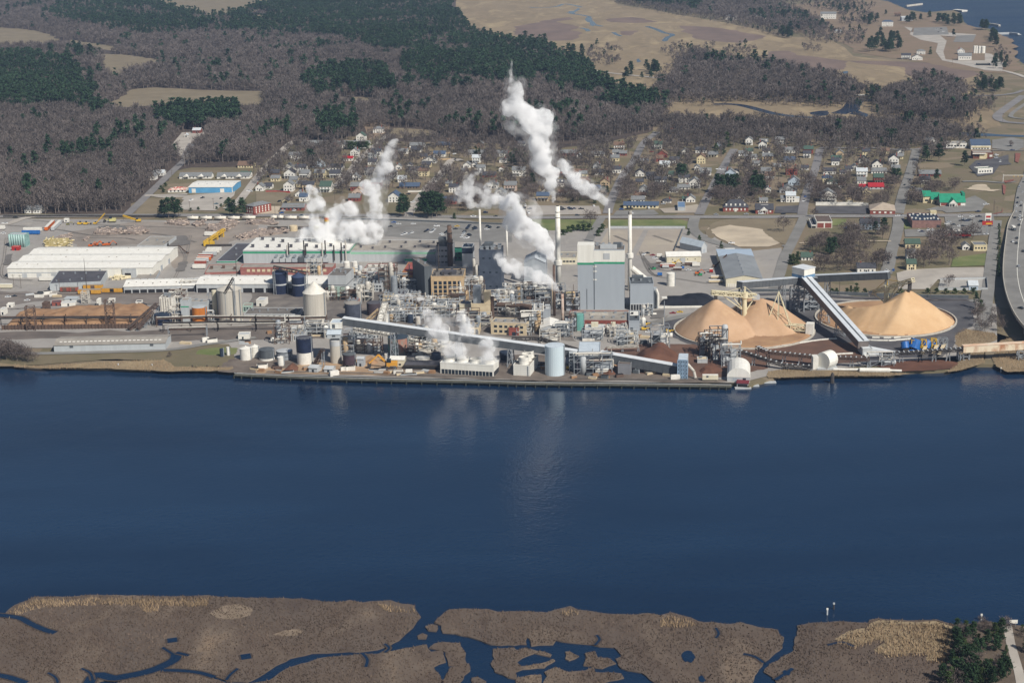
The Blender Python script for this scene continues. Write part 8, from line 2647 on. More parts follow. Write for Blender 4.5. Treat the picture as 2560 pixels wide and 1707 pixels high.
BIG='''C 720,588,13 D 480,1015,14 D 690,965,16 D 790,955,15 D 1000,1010,15 D 1050,985,14 D 1430,985,16 D 1550,905,17 D 1600,865,18 D 1660,965,15 D 1480,965,15 D 960,655,13 D 1310,920,12 D 1340,960,9 K 1540,885,26 D 140,660,13 D 420,530,8 H 510,300,14 H 640,290,13 H 760,280,14 H 900,270,13 H 1050,250,13 H 1660,430,9 T5 1880,1200,11 T5 880,1000,15 T5 960,960,16 T5 1070,1150,13 T1 1680,1080,13 T1 560,700,15 T1 1010,1000,12 E 20,1090,10 E 60,1105,11 E 110,1100,12 E 160,1108,10 E 210,1112,11 E 260,1118,10 E 310,1122,8 E 40,1060,11 E 90,1065,12 E 140,1070,10 E 0,1115,10 E 1560,1080,4 T6 2130,310,7 T6 520,1220,14 T6 590,1260,13'''
t_=None
for w in BIG.split():
 if ',' not in w:
  t_=w
  continue
 a,b_,h=(float(v) for v in w.split(','))
 tree('bare_tree',BARE,at(t_,a,b_),h,15.0,'tall leafless tree' if h>13.5 else ('small leafless tree' if h<10.5 else 'leafless grey tree'),'tree',rnd=rt)
PINES1='''A 1500,532,17 A 1550,536,20 A 1602,532,20 A 1640,526,17 A 1480,522,11 A 2110,515,17 A 2150,520,16 A 2230,520,18 T1 1170,640,20 T1 1120,560,15 T1 1250,590,13 T2 440,1460,22 T2 500,1450,20 T2 390,1430,13 T2 780,1460,24 T2 850,1470,24 T2 920,1470,25 T2 990,1460,24 T2 1060,1450,22 T2 2250,640,14 T2 2200,600,13 T3 100,600,16 T3 60,560,15 T3 180,620,16 T3 330,960,14 T3 1560,1100,9 T4 950,880,18 T4 900,850,17 T4 1000,860,17 T4 1520,1060,19 T4 1600,1100,20 T4 1680,1080,20 T4 1760,1090,20 T4 1830,1050,18 T4 2100,1120,20 T4 2180,1100,20 T4 2230,1080,19 T4 2140,1000,19 T5 640,270,13 T5 2250,290,18 T5 2330,270,18 T5 2200,250,17 T5 20,1080,18 T5 90,1090,18 T6 240,920,16 T6 300,900,15 T6 200,880,14 T6 740,560,18 T6 960,560,20 T6 1380,620,16 T6 920,880,13 T6 140,280,18 T6 200,270,18 D 560,900,17 D 600,875,15 D 1060,690,15 D 985,690,12 K 120,400,24 K 300,440,26 K 520,525,24 K 560,530,24 K 640,520,22 K 1090,680,20 K 1330,690,22 K 1300,660,20 K 730,470,12 L 180,350,22 L 130,340,22 L 930,480,24 L 980,470,24 L 1050,460,25 L 1120,470,24 L 1200,450,23 L 1000,420,24 L 1150,400,22 L 860,102,14 L 1080,142,12 L 1560,210,20 L 1620,222,22 L 1700,230,24 L 1760,212,20 L 1480,182,18 L 1960,272,18 L 2080,372,20 L 2060,342,18 L 420,262,16 L 480,272,17 L 500,242,16 L 1700,342,15 L 1030,360,22 L 1400,200,16'''
for w in PINES1.split():
 if ',' not in w:
  t_=w
  continue
 a,b_,h=(float(v) for v in w.split(','))
 tree('pine_tree',PINE,at(t_,a,b_),h,20.0,'tall dark pine' if h>18.5 else ('young pine' if h<14.5 else 'dark green pine'),'tree',rnd=rt)
CLUS='L 1060,430,150,55,14 L 1660,220,120,25,12 L 160,345,60,20,6 L 470,258,60,22,8 L 930,220,80,40,7 L 1960,268,50,14,4 L 2080,400,40,60,6 L 2120,600,70,50,8 L 2010,845,130,22,10 L 980,895,90,45,9 L 1420,945,240,45,12 L 690,560,0,0,0 K 1180,690,160,60,10 K 250,460,120,25,8 L 700,110,120,40,6 L 1320,210,60,15,4'
for w in CLUS.split():
 if ',' not in w:
  t_=w
  continue
 a,b_,da,db,n_=(float(v) for v in w.split(','))
 for _ in range(int(n_)):
  h=rt.uniform(11,22)
  tree('pine_tree',PINE,at(t_,a+rt.uniform(-da,da),b_+rt.uniform(-db,db)),h,20.0,'tall dark pine' if h>18.5 else ('young pine' if h<14.5 else 'dark green pine'),'tree',rnd=rt)
EV='''D 230,962,9 D 270,952,10 D 200,955,8 T4 1680,310,17 T4 1620,430,13 T4 1500,410,11 T4 900,540,10 T5 1400,312,10 T2 1640,445,9 T2 1690,455,9 T1 1440,355,8 T1 1380,352,8 T3 120,1190,9 T3 1000,1200,6 T3 1100,1190,7 T3 1350,1235,6 T3 1750,315,8 L 1490,502,13 L 1950,1122,9 C 1622,692,6 C 1720,752,6 C 1920,812,6 T3 1500,1010,7 H 810,492,8 H 760,490,6 D 1950,1400,9 T2 1280,1490,6 I 1110,1030,14 I 1010,1045,16'''
for w in EV.split():
 if ',' not in w:
  t_=w
  continue
 a,b_,h=(float(v) for v in w.split(','))
 tree('evergreen_tree',EVER,at(t_,a,b_),h,14.0,'full round evergreen' if h<9.5 else 'dense conical evergreen','tree',rnd=rt)
o=tree('russet_tree',RUST_T,at('T1',1565,462),16,14.0,'russet conical tree','tree',rnd=rt)
SHR='''T1 1770,352,9 T1 1830,355,9 T1 1890,356,9 T1 1950,357,9 T1 2010,357,9 T1 2070,355,9 C 470,690,5 C 520,670,6 C 560,662,6 C 610,655,6 C 660,655,6 C 705,650,6 C 790,700,5 C 810,670,5 C 830,640,5 C 250,672,4 C 320,675,4 H 585,492,4 H 627,492,4 H 728,492,4 H 890,492,4 H 1217,492,4 H 1463,492,4 H 1550,492,4 H 1633,492,4 H 1717,492,4 H 1802,492,4 H 1884,492,4 A 1500,300,4 A 1480,270,4 A 1520,245,4 A 1990,455,3 A 2030,430,3 A 2070,400,3 A 2100,370,3 A 1820,460,3 A 1750,470,3'''
for w in SHR.split():
 if ',' not in w:
  t_=w
  continue
 a,b_,h=(float(v) for v in w.split(','))
 tree('shrub',SHRB,at(t_,a,b_),h,3.2,'clipped evergreen shrub' if h<5 else 'bushy evergreen hedge shrub','shrub',rnd=rt)
FG='''O 1790,890,6 O 1850,905,7 O 1910,890,8 O 1960,880,9 O 2010,870,8 O 1880,830,7 O 1950,800,8 O 2020,800,7 O 1900,740,7 O 1960,720,6 O 1890,660,7 O 1920,600,7 O 1890,560,5 O 1950,560,6 O 2000,600,6 O 2070,540,6 O 2060,700,5 O 2150,590,7 O 2160,690,6 O 2230,545,6 O 2230,860,7 O 2140,880,6 O 2190,900,7 O 2180,780,5 O 2000,930,8 O 1830,950,8 O 1870,880,7 O 1930,850,6 O 1985,835,7 O 2045,840,6 O 1860,780,5 O 1920,770,7 O 1985,760,6 O 1935,680,6 O 1890,700,5 O 1970,660,5 O 2020,700,5 O 1905,640,6 O 1960,620,5 O 1925,575,5 O 1880,600,4 O 2040,620,4 O 2100,640,5 O 2110,560,5 O 2190,640,5 O 2120,830,6 O 2090,880,7 O 2170,850,5 O 2210,800,5 O 2060,910,7 O 1950,930,8 O 1880,950,8 O 2130,930,7 O 2230,700,4 O 2200,560,5 O 2360,600,5 O 2380,700,6 O 2340,560,4'''
for i,w in enumerate([q for q in FG.split() if ',' in q]):
 a,b_,h=(float(v) for v in w.split(','))
 p=at('O',a,b_,.5)
 if i % 4==3:
  tree('bare_tree',BARE,p,h,15.0,'dark leafless marsh tree','tree',rnd=rt)
 else:
  tree('evergreen_tree' if i % 2 else 'pine_tree',EVER if i % 2 else PINE,p,h+(2 if i % 2==0 else 0),14.0 if i % 2 else 20.0,'bushy marsh evergreen' if i % 2 else 'low marsh pine','tree',rnd=rt)
LANDMARKS.append(('the near marsh road',at('O',2330,800,.5).x,at('O',2330,800,.5).y))
poly_sheet('marsh_bank',gp('O 1780,900 1830,760 1880,700 1890,520 2000,500 2200,500 2352,520 2700,560 2700,1500 1700,1500',.5),.56,mat('marsh_thicket_floor','6a5d50','544a40',scale=.1,detail=8,c3='7b6b58'))
ribbon('road',smooth_line(gp('O 2240,520 2262,640 2290,740 2320,850 2345,1000',.5)),3.6,.7,M_CONC)
poly_sheet('concrete_pad',gp('O 2275,770 2320,760 2350,830 2345,860 2290,850',.5),.6,M_TRIMW)
p=at('O',2278,530,.5)
o=thing('road_sign',p,'white road sign on posts by the near marsh road','sign')
for dx in (-1,1):
 MB().bar(p+Vector((dx,0,0)),p+Vector((dx,0,4)),.2).build('post',M_STEEL,o)
MB().box(p+Vector((0,-.2,2.8)),(3.4,.12,1.6)).build('panel',M_TRIMW,o)
for i,(t,x,y,lab) in enumerate((('O',1043,392,'dark channel marker in the river, farther from the marsh'),('O',998,430,'pale channel marker in the river, nearer the marsh'),('O',2060,470,'white box buoy off the marsh point'),('H',2137,1212,'white sign on a post in the creek mouth'))):
 p=at(t,x,y,0)
 o=thing('channel_marker',p,lab,'channel marker')
 MB().lathe(p+Vector((0,0,-.5)),[(.35,0),(.35,2.8)],8).build('post',M_DSTEEL if i==0 else M_LGREY,o)
 MB().box(p+Vector((0,0,2.31)),(.8,.4,.8)).build('board',M_TRIMW if i else M_LGREY,o)
for i,(x,y) in enumerate(((1090,1195),(1400,1200),(1770,1210),(1905,1210),(2010,1215))):
 o=MB().lathe(at('E',x,y,-1),[(.5,0),(.45,4.5),(.2,4.8)],7).build('mooring_post',M_DSTEEL if i>1 else M_LGREY)
 tag(o,('pale mooring post off the reed bank, first from the west','pale mooring post off the reed bank, second from the west','dark mooring post off the reed bank, third from the west','dark mooring post off the reed bank, fourth from the west','dark mooring post off the reed bank, nearest the wharf')[i],'mooring post')
M_BLADE=mat('reed_blades','9a866c','a38d72',scale=.03,detail=6,rough=1,tint=.35,spec=0)
M_BLADE2=mat('brown_marsh_tufts','5a4e46','665a50',scale=.03,detail=6,rough=1,tint=.4,spec=0)
def reeds(name,pol,n,h,w,m,label,z,edge=None):
 xs=[p[0] for q in pol for p in q]
 ys=[p[1] for q in pol for p in q]
 x=RNG.uniform(max(min(xs),-330),min(max(xs),470),n*3)
 y=RNG.uniform(max(min(ys),480),max(ys),n*3)
 k=any_in(pol,x,y) & (RNG.uniform(0,1,len(x))<.25+vnoise(x,y,16,3))
 if edge:
  x,y=x[k],y[k]
  k=np.ones(len(x),bool)
 x,y=x[k],y[k]
 for c_,w_ in CREEKS:
  for a_,b_ in zip(c_,c_[1:]):
   dx,dy=b_.x - a_.x,b_.y - a_.y
   t_2=np.clip(((x - a_.x)*dx+(y - a_.y)*dy)/(dx*dx+dy*dy+1e-9),0,1)
   q_=np.hypot(x - a_.x - t_2*dx,y - a_.y - t_2*dy)>w_/2+.4
   x,y=x[q_],y[q_]
 q_=~any_in(POOLS,x,y)
 x,y=x[q_][:n],y[q_][:n]
 n=len(x)
 a=RNG.uniform(0,3.14,n)
 hh=h*RNG.uniform(.5,1.2,n)
 ww=w*RNG.uniform(.5,1.2,n)
 lean=RNG.normal(0,.25,(n,2))*hh[:,None]
 V=np.zeros((n,3,3))
 V[:,0]=np.stack([x - np.cos(a)*ww,y - np.sin(a)*ww,np.full(n,z)],1)
 V[:,1]=np.stack([x+np.cos(a)*ww,y+np.sin(a)*ww,np.full(n,z)],1)
 V[:,2]=np.stack([x+lean[:,0],y+lean[:,1],z+hh],1)
 tint=np.repeat(np.clip(.75*vnoise(x,y,22,8)+.25*RNG.uniform(0,1,n),0,1),3)
 o=bpy.data.objects.new(name,raw_mesh(name,V.reshape(-1,3),np.arange(n*3).reshape(-1,3),m,tint))
 COL.objects.link(o)
 o['kind']='stuff'
 o['label']=label
FMP=[[(p.x,p.y) for p in q] for q in FM]
reeds('marsh_tufts',FMP,60000,.8,.35,M_BLADE2,'brown tufts of marsh grass on the near islands',.5)
band=polys('M 40,420 100,370 180,340 240,310 480,312 640,298 760,300 960,305 1100,310 1300,308 1440,300 1430,350 1300,355 1100,345 1090,390 1000,395 950,345 700,340 520,350 300,360 200,385 120,420 60,440','N 250,342 340,338 420,362 510,372 515,395 420,395 300,385','O 1285,495 1350,466 1600,480 1750,474 1870,515 1850,600 1830,740 1680,745 1700,690 1400,705 1320,670 1400,620 1340,600 1180,650 1050,600 1150,540 1280,520','N 2200,442 2280,422 2352,442 2352,500 2200,490','O 0,440 60,455 100,480 0,500','N 1480,400 1580,375 1640,402 1600,420')
reeds('tan_reeds',band,40000,1.7,.16,M_BLADE,'tall tan reeds along the marsh shore',.5)
bank=polys('E -50,1130 350,1165 700,1140 1000,1120 1500,1105 1600,1170 2140,1165 2100,1200 1500,1210 1000,1185 500,1185 -50,1165','H 0,1205 200,1190 800,1215 1300,1230 1100,1255 600,1255 200,1268 0,1275','H 1720,860 1800,820 2080,860 2100,920 2000,960 1980,1090 1990,1130 1800,1195 1650,1215 1780,1100 1720,960','H 2130,930 2250,900 2350,960 2450,980 2450,1210 2350,1210 2200,1215 2090,1160 2060,1080 2120,1000')
reeds('bank_reeds',bank,60000,1.6,.16,M_BLADE,'tan reeds along the mill river bank',GZ)
CARP={'w': ('white',mat('car_white','dfe0e0','d2d3d3',scale=1,rough=.3,coords='obj')),'s': ('silver',mat('car_silver','a9adb1','9da1a5',scale=1,rough=.3,coords='obj')),'d': ('dark',mat('car_dark','26282d','202226',scale=1,rough=.25,coords='obj')),'n': ('navy',mat('car_navy','232f52','1d2845',scale=1,rough=.25,coords='obj')),'r': ('red',mat('car_red','8f2326','7d1e21',scale=1,rough=.3,coords='obj')),'b': ('blue',mat('car_blue','2a5fa8','245393',scale=1,rough=.3,coords='obj')),'y': ('yellow',M_YELLOW),'t': ('teal',mat('car_teal','2d5c6d','264f5e',scale=1,rough=.3,coords='obj'))}
def car_mesh(kind):
 L,W2,H={'car': (4.6,1.8,1.45),'pickup': (5.6,2.0,1.85),'suv': (4.8,1.95,1.8)}[kind]
 q=MB()
 hx,hy=L/2,W2/2
 z0,z1=.32,H*.58
 q.hexa([(-hx,-hy,z0),(hx,-hy,z0),(hx,hy,z0),(-hx,hy,z0)],[(-hx*.97,-hy*.95,z1),(hx*.94,-hy*.95,z1*.94),(hx*.94,hy*.95,z1*.94),(-hx*.97,hy*.95,z1)])
 g=MB()
 a0,a1={'car': (-.62,.42),'pickup': (-.1,.5),'suv': (-.9,.42)}[kind]
 g.hexa([(hx*a0,-hy*.9,z1 - .02),(hx*a1,-hy*.9,z1 - .02),(hx*a1,hy*.9,z1 - .02),(hx*a0,hy*.9,z1 - .02)],[(hx*(a0+.14),-hy*.76,H - .08),(hx*(a1 - .22),-hy*.76,H - .08),(hx*(a1 - .22),hy*.76,H - .08),(hx*(a0+.14),hy*.76,H - .08)])
 r_=MB().hexa([(hx*(a0+.13),-hy*.77,H - .08),(hx*(a1 - .21),-hy*.77,H - .08),(hx*(a1 - .21),hy*.77,H - .08),(hx*(a0+.13),hy*.77,H - .08)],[(hx*(a0+.16),-hy*.7,H),(hx*(a1 - .24),-hy*.7,H),(hx*(a1 - .24),hy*.7,H),(hx*(a0+.16),hy*.7,H)])
 n0=len(q.f)
 q.add(r_.v,r_.f)
 wh=MB().bar((-.12,0,0),(.12,0,0),.66,n=12)
 out=[]
 for nm,m_ in (('body',q),('windows',g),('wheel',wh)):
  me=bpy.data.meshes.new(kind+'_'+nm)
  me.from_pydata(m_.v,[],m_.f)
  me.update()
  out.append(me)
 return out,L,W2
CARM={k: car_mesh(k) for k in ('car','pickup','suv')}
for k in CARM:
 CARM[k][0][1].materials.append(M_GLASS)
 CARM[k][0][2].materials.append(M_DSTEEL)
BODY={}
def car(p,yaw,c,kind='car'):
 (bm_,gm,wm),L,W2=CARM[kind]
 if (kind,c) not in BODY:
  me=bm_.copy()
  me.materials.append(CARP[c][1])
  BODY[(kind,c)]=me
 o=bpy.data.objects.new('parked_car' if kind != 'pickup' else 'pickup_truck',BODY[(kind,c)])
 COL.objects.link(o)
 o.location=p+Vector((0,0,.16))
 o.rotation_euler.z=yaw
 w_=bpy.data.objects.new('window_band',gm)
 COL.objects.link(w_)
 w_.parent=o
 for sx in (-.31,.31):
  for sy in (-.46,.46):
   h_=bpy.data.objects.new('wheel',wm)
   COL.objects.link(h_)
   h_.parent=o
   h_.location=(L*sx,W2*sy,.3)
   h_.rotation_euler.z=math.pi/2
 nm={'car': 'car','pickup': 'pickup truck','suv': 'tall wagon'}[kind]
 o['category']=nm if nm != 'tall wagon' else 'car'
 PEND.append((o,CARP[c][0]+' '+nm,'car',Vector((p.x,p.y,GZ))))
CARS='''B 1265,578,b0 1310,592,w0 1235,617,d0 1445,592,w0 1370,682,w1 1345,690,w1 1430,674,w1 1405,684,s1 1555,662,d1 1575,650,n1 1610,668,w1 1635,642,w1 1625,655,s1 1660,612,w0 1700,684,w1 1715,694,w1 1740,672,d1 1755,660,d1 1780,642,w1 1830,640,d0 1845,614,y0 1950,618,d1 1960,606,n1 1935,640,d1 1942,628,n1 1915,666,d1 1900,690,w1 1908,678,s1 1890,712,w1 1920,722,w1 1940,720,w1 1955,692,d1 1965,700,d1 2005,627,d1 2020,636,n1 1998,642,d1 2130,616,d0 2120,642,w0 2145,628,d1 2225,627,d1 1995,526,w0 2200,524,d0 350,470,w1
T3 215,1272,w2 190,1318,d0 290,1333,d0 270,1393,w2 790,1312,d0 800,1347,d0 832,1337,d0 940,1322,n0 1010,1327,n0 960,1340,d0 1130,1332,d0 1065,1442,d0 1335,1280,w2 1790,1338,b0 1960,1398,w2 2225,1318,w2 1885,1328,d0 1930,1323,d0
T4 1505,1424,s0 1995,1418,s0 450,398,r0 480,314,w0 1340,1178,d1 1540,684,w0 1600,690,w0 640,1250,s0
T5 845,1204,w1 870,1134,b1 510,1414,d0 2200,986,r0 150,1410,w0
T6 490,866,d1 400,944,d1 540,924,d0 520,980,w1 340,1444,s0 280,1446,w0 1310,1458,w0 1500,1455,w0 1610,1460,d0 1340,1524,d0 1440,1514,d0 1410,1530,n0 1660,1544,d0 1900,454,w0 1890,494,s0 1965,558,w1 1770,504,r0 1610,604,n0 2160,374,n0 2120,309,d0 1600,1374,n0 1720,1259,w0 1745,1255,w0 2250,1158,d1 2240,1239,d1 2305,1234,w1 2300,1288,d1 2230,1299,w1 2225,1379,w1 2290,1388,d1 2285,1459,w1 2205,1478,d1 2280,1504,w1 2330,1064,w1 2270,980,s1 2340,900,d1
D 1385,652,w1 1410,664,n0 1470,648,w1 1510,648,w1 1780,564,d0 1830,564,d0 1760,613,w0 1790,613,d0 1855,556,d0 1800,548,s0 2000,688,w0 2040,613,d0 1960,570,w0 770,614,w0 800,604,w0 720,628,b0 1150,1018,b1 1085,1024,w1 1105,954,d1 1185,906,d1 1640,590,w0 1660,575,s0 1700,600,d0
A 140,534,d0 45,588,w0 160,479,n0 180,454,d0 1860,354,d1 2030,359,d1 1985,409,t0 1755,374,w1 2300,294,w0 30,680,w0
T1 250,1428,r0 680,1396,b0 700,1360,w0 885,1355,w1 1000,1440,t0 640,1214,d1 150,1039,w0 2000,484,w1 680,558,d0 1340,330,w0
T2 1590,1455,w0 1215,329,w1 1280,434,w1 530,1089,d0 1790,1390,n0 600,1224,w0
C 1210,874,w1 1310,909,w0 2015,769,w0 1620,1019,w0 1240,862,d0 1290,880,r0 1990,880,w0 1960,860,d0 310,1095,w0
G 1475,678,r0 1540,668,y0 990,905,w1 1030,895,w1 950,905,w1 890,850,b0 1250,850,w0 1100,870,d0
L 640,299,w0 1550,274,s0 1590,269,d0 1610,294,w0 730,324,t0 780,316,d0 2045,304,w0 1565,300,d0
E 1280,594,w0 75,528,w0 130,522,d0 1320,600,d0 250,560,w0'''
rc=random.Random(9)
for row in CARS.split('\n'):
 f=row.split()
 for w in f[1:]:
  a,b_,c=w.split(',')
  yaw=(0.0,R(62),R(100))[int(c[1])]+rc.uniform(-.12,.12)
  if rc.random()<.5:
   yaw += math.pi
  kd=rc.choice(('car','car','suv','pickup')) if c[0] in 'wdns' else 'car'
  car(at(f[0],float(a),float(b_)),yaw,c[0],kd)
for x,y,c in ((2305,602,'d'),(2312,552,'w'),(2285,722,'d'),(2245,755,'w'),(2280,768,'d'),(2342,842,'d'),(2320,1365,'d'),(2300,980,'s')):
 zz_=np.interp(y,[540,610,720,850,980,1100,1240,1390],[2.3,2.8,3.8,5.2,6.8,8.2,9.4,10.4])
 car(at('D',x,y,float(zz_)),R(85 if y<1100 else 120),c)
p=at('D',2255,645,3.1)
o=thing('box_truck',p,'white box truck with dark cab on the road bridge ramp','truck')
MB().box(p+Vector((0,1.5,.9)),(2.5,6,2.7)).build('box_body',M_TRIMW,o)
MB().box(p+Vector((0,-2.7,.6)),(2.3,2.2,2.0)).build('cab',M_DGREY,o)
for dx in (-1,1):
 for dy in (-2.5,2.8):
  MB().bar(p+Vector((dx - .15,dy,.45)),p+Vector((dx+.15,dy,.45)),.9,n=10).build('wheel',M_DSTEEL,o)
for i,(x0,x1,y,m,lab) in enumerate(((1360,1495,992,RB,'faded red container in the contractor yard'),(1325,1370,962,M_RUST,'rusty skip beside the faded red container'),(1335,1378,1070,M_BLUE,'blue skip at the edge of the contractor yard'),(1585,1700,975,M_RUST,'rusty flatbed frame before the cream yard store'),(1655,1725,985,M_TRIMW,'white flatbed load before the cream yard store'),(1812,1845,1040,M_RED,'red upright hopper in the contractor yard'),(1330,1378,900,M_TRIMW,'white box body parked in the contractor yard'),(1955,2045,850,M_TRIMW,'white site trailer behind the very long shed'),(1825,1950,1095,M_BEIGE,'timber stack by the very long shed, nearer the road'),(1805,1935,1135,M_BEIGE,'timber stack by the very long shed, nearest the tracks'),(1380,1440,1000,M_LGREY,'pale pipe stack before the faded red container'),(1480,1560,1020,M_RUST,'rusty beam stack in the contractor yard'))):
 trailer(lab,'C',x0,x1,y,m,h=2.6 if 'stack' in lab or 'skip' in lab else 3.2,name='yard_container')
for i,(x,y,m,k,lab) in enumerate(((1560,1000,M_BLUE,'loader','blue and yellow loader in the contractor yard'),(1700,1050,M_ORANGE,'excavator','orange digger in the contractor yard'),(1725,1065,mat('machine_green','2f8d5a','277a4d'),'loader','green loader in the contractor yard'),(1860,985,M_RUST,'crane','small rusty crane in the contractor yard'),(1300,1010,mat('machine_green','2f8d5a'),'loader','green loader at the west side of the contractor yard'),(1490,960,M_YELLOW,'excavator','yellow digger before the cream yard store'))):
 machine('yard_machine',lab,'C',x,y,m,k,1 if i % 2 else -1,.8)
for i,(x,y,lab) in enumerate(((1225,785,'yellow loader beside the grey end block, farther one'),(1215,830,'yellow loader beside the grey end block, nearer one'),(525,1190,'yellow loader at the foot of the tall pale blue tank'),(1440,850,'yellow machine at the western ring road'))):
 machine('wheel_loader',lab,'G',x,y,M_YELLOW,'loader',1,.9)
machine('excavator','long-armed orange-yellow excavator on the wood dust near the wharf','F',1240,1182,mat('tan_yellow','d59a3c','c08a34'),'excavator',-1,1.9)
for i,(x0,x1,y,m,lab) in enumerate(((110,200,640,M_DSTEEL,'black wagon on the log yard track, western one'),(205,290,640,M_DSTEEL,'black wagon on the log yard track, eastern one'),(390,480,640,M_DSTEEL,'black wagon half hidden by the western steam'))):
 boxcar('boxcar',lab,'B',x0,x1,y,m,h=3.2)
tank('painted_silo','white silo with a red and yellow flash inside the steam','silo','B',658,690,520,26,M_TRIMW,'cone',bands=((.72,.1,M_YELLOW),(.82,.12,M_ORANGE)),rail=True)
tank('tan_yard_tank','tan tank behind the machine hall roof','tank','B',345,660,612,38,M_BEIGE,'flat')
tank('yellow_yard_tank','pale yellow tank in the western steam','tank','B',556,660,615,24,mat('pale_yellow','c9c186'),'flat')
rq=random.Random(61)
QN=(('rusty skip',M_RUST,2.2,5),('pale timber stack',M_BEIGE,1.6,7),('grey pipe bundle',M_LGREY,1.2,9),('white site cabin',M_TRIMW,3,6),('dark scrap bin',M_DGREY,2.4,5),('brown pallet stack',M_CHIP_D,2,4))
for t_,xs_,ys_,n_ in (('F',(-40,470),(1175,1225),12),('F',(560,1640),(1185,1250),20),('F',(1100,1340),(1175,1230),5),('G',(230,300),(1150,1250),3),('G',(500,1500),(1225,1285),18),('G',(860,1340),(880,985),12),('F',(0,640),(860,900),8),('E',(1560,2300),(920,960),6),('E',(20,700),(500,545),6)):
 for _ in range(n_):
  nm,m_,h_,L_=rq.choice(QN)
  p=at(t_,rq.uniform(*xs_),rq.uniform(*ys_))
  if any(inside(f,np.array([p.x]),np.array([p.y]))[0] for f in FOOT):
   continue
  yaw=rq.uniform(-.5,.5)
  o=thing('yard_'+nm.split()[-1],p,'',nm.split()[-1])
  L_ *= rq.uniform(.7,1.2)
  MB().box(p,(L_,2.4,h_),yaw).build('body',m_,o)
  MB().box(p+Vector((0,0,h_+.01)),(L_*.9,2.1,.25),yaw).build('top',rq.choice((m_,M_DARK,M_TARL)),o)
  PEND.append((o,nm,'clutter',p))
for w in 'D 2118,640 2122,690 2116,735 2125,780 2112,830 2120,880 2110,930 2118,980 2112,1030 2120,1075'.split()[1:]:
 a,b_=(float(v) for v in w.split(','))
 tree('evergreen_tree',EVER,at('D',a,b_),rt.uniform(5,8),14.0,'dark roadside evergreen','tree',rnd=rt)
for w in 'H 1935,640 1950,690 1925,740 1940,800 2080,690 2120,760 2050,800 2150,840 1990,840'.split()[1:]:
 a,b_=(float(v) for v in w.split(','))
 tree('bare_tree',BARE,at('H',a,b_),rt.uniform(6,10),15.0,'leafless bank tree','tree',rnd=rt)
mst=MB()
p=at('G',1395,985)
mst.bar(p,p+Vector((0,0,34)),.6,n=6)
o=mst.build('floodlight_mast',M_STEEL)
tag(o,'tall slender floodlight mast beside the western ring road','mast')
MB().box((p.x,p.y,GZ+34),(3.5,3.5,.8)).build('lamp_head',M_TRIMW,o)
PO='A 1195,392 A 1416,236 A 1580,182 A 1745,482 A 1962,452 A 2093,660 A 1925,815 A 375,520 A 130,1175 A 550,1215 A 195,1180 T1 245,730 T1 575,1420 T1 1550,1190 T2 1085,870 T2 615,1470 T2 1330,1410 T3 770,1470 T3 1300,1250 T4 165,1060 T4 1245,1310 T4 540,1200 T5 75,1230 T5 1555,590 T5 1890,740 T6 485,370 T6 1985,560 T6 1865,1390 T6 1905,1480 D 1770,610 D 1875,640 D 2070,470 D 2110,900 D 1450,700 D 655,1230 H 1490,540 H 655,510 L 2175,960 L 2155,1120 L 1690,600 L 865,270 L 300,250'
UPM=None
for w in PO.split():
 if ',' not in w:
  t_=w
  continue
 a,b_=(float(v) for v in w.split(','))
 p=at(t_,a,b_)
 o=bpy.data.objects.new('utility_pole',None)
 COL.objects.link(o)
 o.location=p
 if UPM is None:
  m1=MB().bar((0,0,0),(0,0,11),.34,n=6)
  m2=MB().bar((-1.3,0,10.2),(1.3,0,10.2),.2)
  UPM=[]
  for nm,m_ in (('post',m1),('cross_arm',m2)):
   me=bpy.data.meshes.new(nm)
   me.from_pydata(m_.v,[],m_.f)
   me.materials.append(mat('pole_timber','6f655b','5d544c',scale=1))
   UPM.append((nm,me))
 for nm,me in UPM:
  c=bpy.data.objects.new(nm,me)
  COL.objects.link(c)
  c.parent=o
 o['category']='utility pole'
 PEND.append((o,'wooden utility pole','pole',Vector((p.x,p.y,GZ))))
# ================================================================== steam
def steam_mat(name,dens,scale,lo,hi,detail=3.0):
 m=bpy.data.materials.new(name)
 m.use_nodes=True
 nt=m.node_tree
 for n in list(nt.nodes):
  if n.type=='BSDF_PRINCIPLED':
   nt.nodes.remove(n)
 v=nt.nodes.new('ShaderNodeVolumePrincipled')
 v.inputs['Color'].default_value=(0.995,0.995,0.995,1)
 v.inputs['Anisotropy'].default_value=-0.35
 g=node(nt,'ShaderNodeNewGeometry').outputs['Position']
 nz=node(nt,'ShaderNodeTexNoise',Scale=scale,Detail=detail,Roughness=0.55)
 nt.links.new(g,nz.inputs['Vector'])
 mr=node(nt,'ShaderNodeMapRange')
 mr.inputs['From Min'].default_value,mr.inputs['From Max'].default_value=lo,hi
 mr.inputs['To Min'].default_value,mr.inputs['To Max'].default_value=0.0,dens
 nt.links.new(nz.outputs['Fac'],mr.inputs['Value'])
 nt.links.new(mr.outputs[0],v.inputs['Density'])
 nt.links.new(v.outputs[0],nt.nodes['Material Output'].inputs['Volume'])
 return m
ST_THICK=steam_mat('thick_steam',0.30,0.13,0.36,0.58,6.0)
ST_MID=steam_mat('rolling_steam',0.21,0.12,0.38,0.60,6.0)
ST_VEIL=steam_mat('steam_veil',0.045,0.12,0.44,0.68,6.0)
ST_THIN=steam_mat('wispy_steam',0.12,0.12,0.44,0.64,6.0)
CL=bpy.data.textures.new('steam_billow','CLOUDS')
CL.noise_scale=9.0
CL.noise_depth=3
CL2=bpy.data.textures.new('steam_curl','CLOUDS')
CL2.noise_scale=3.2
CL2.noise_depth=2
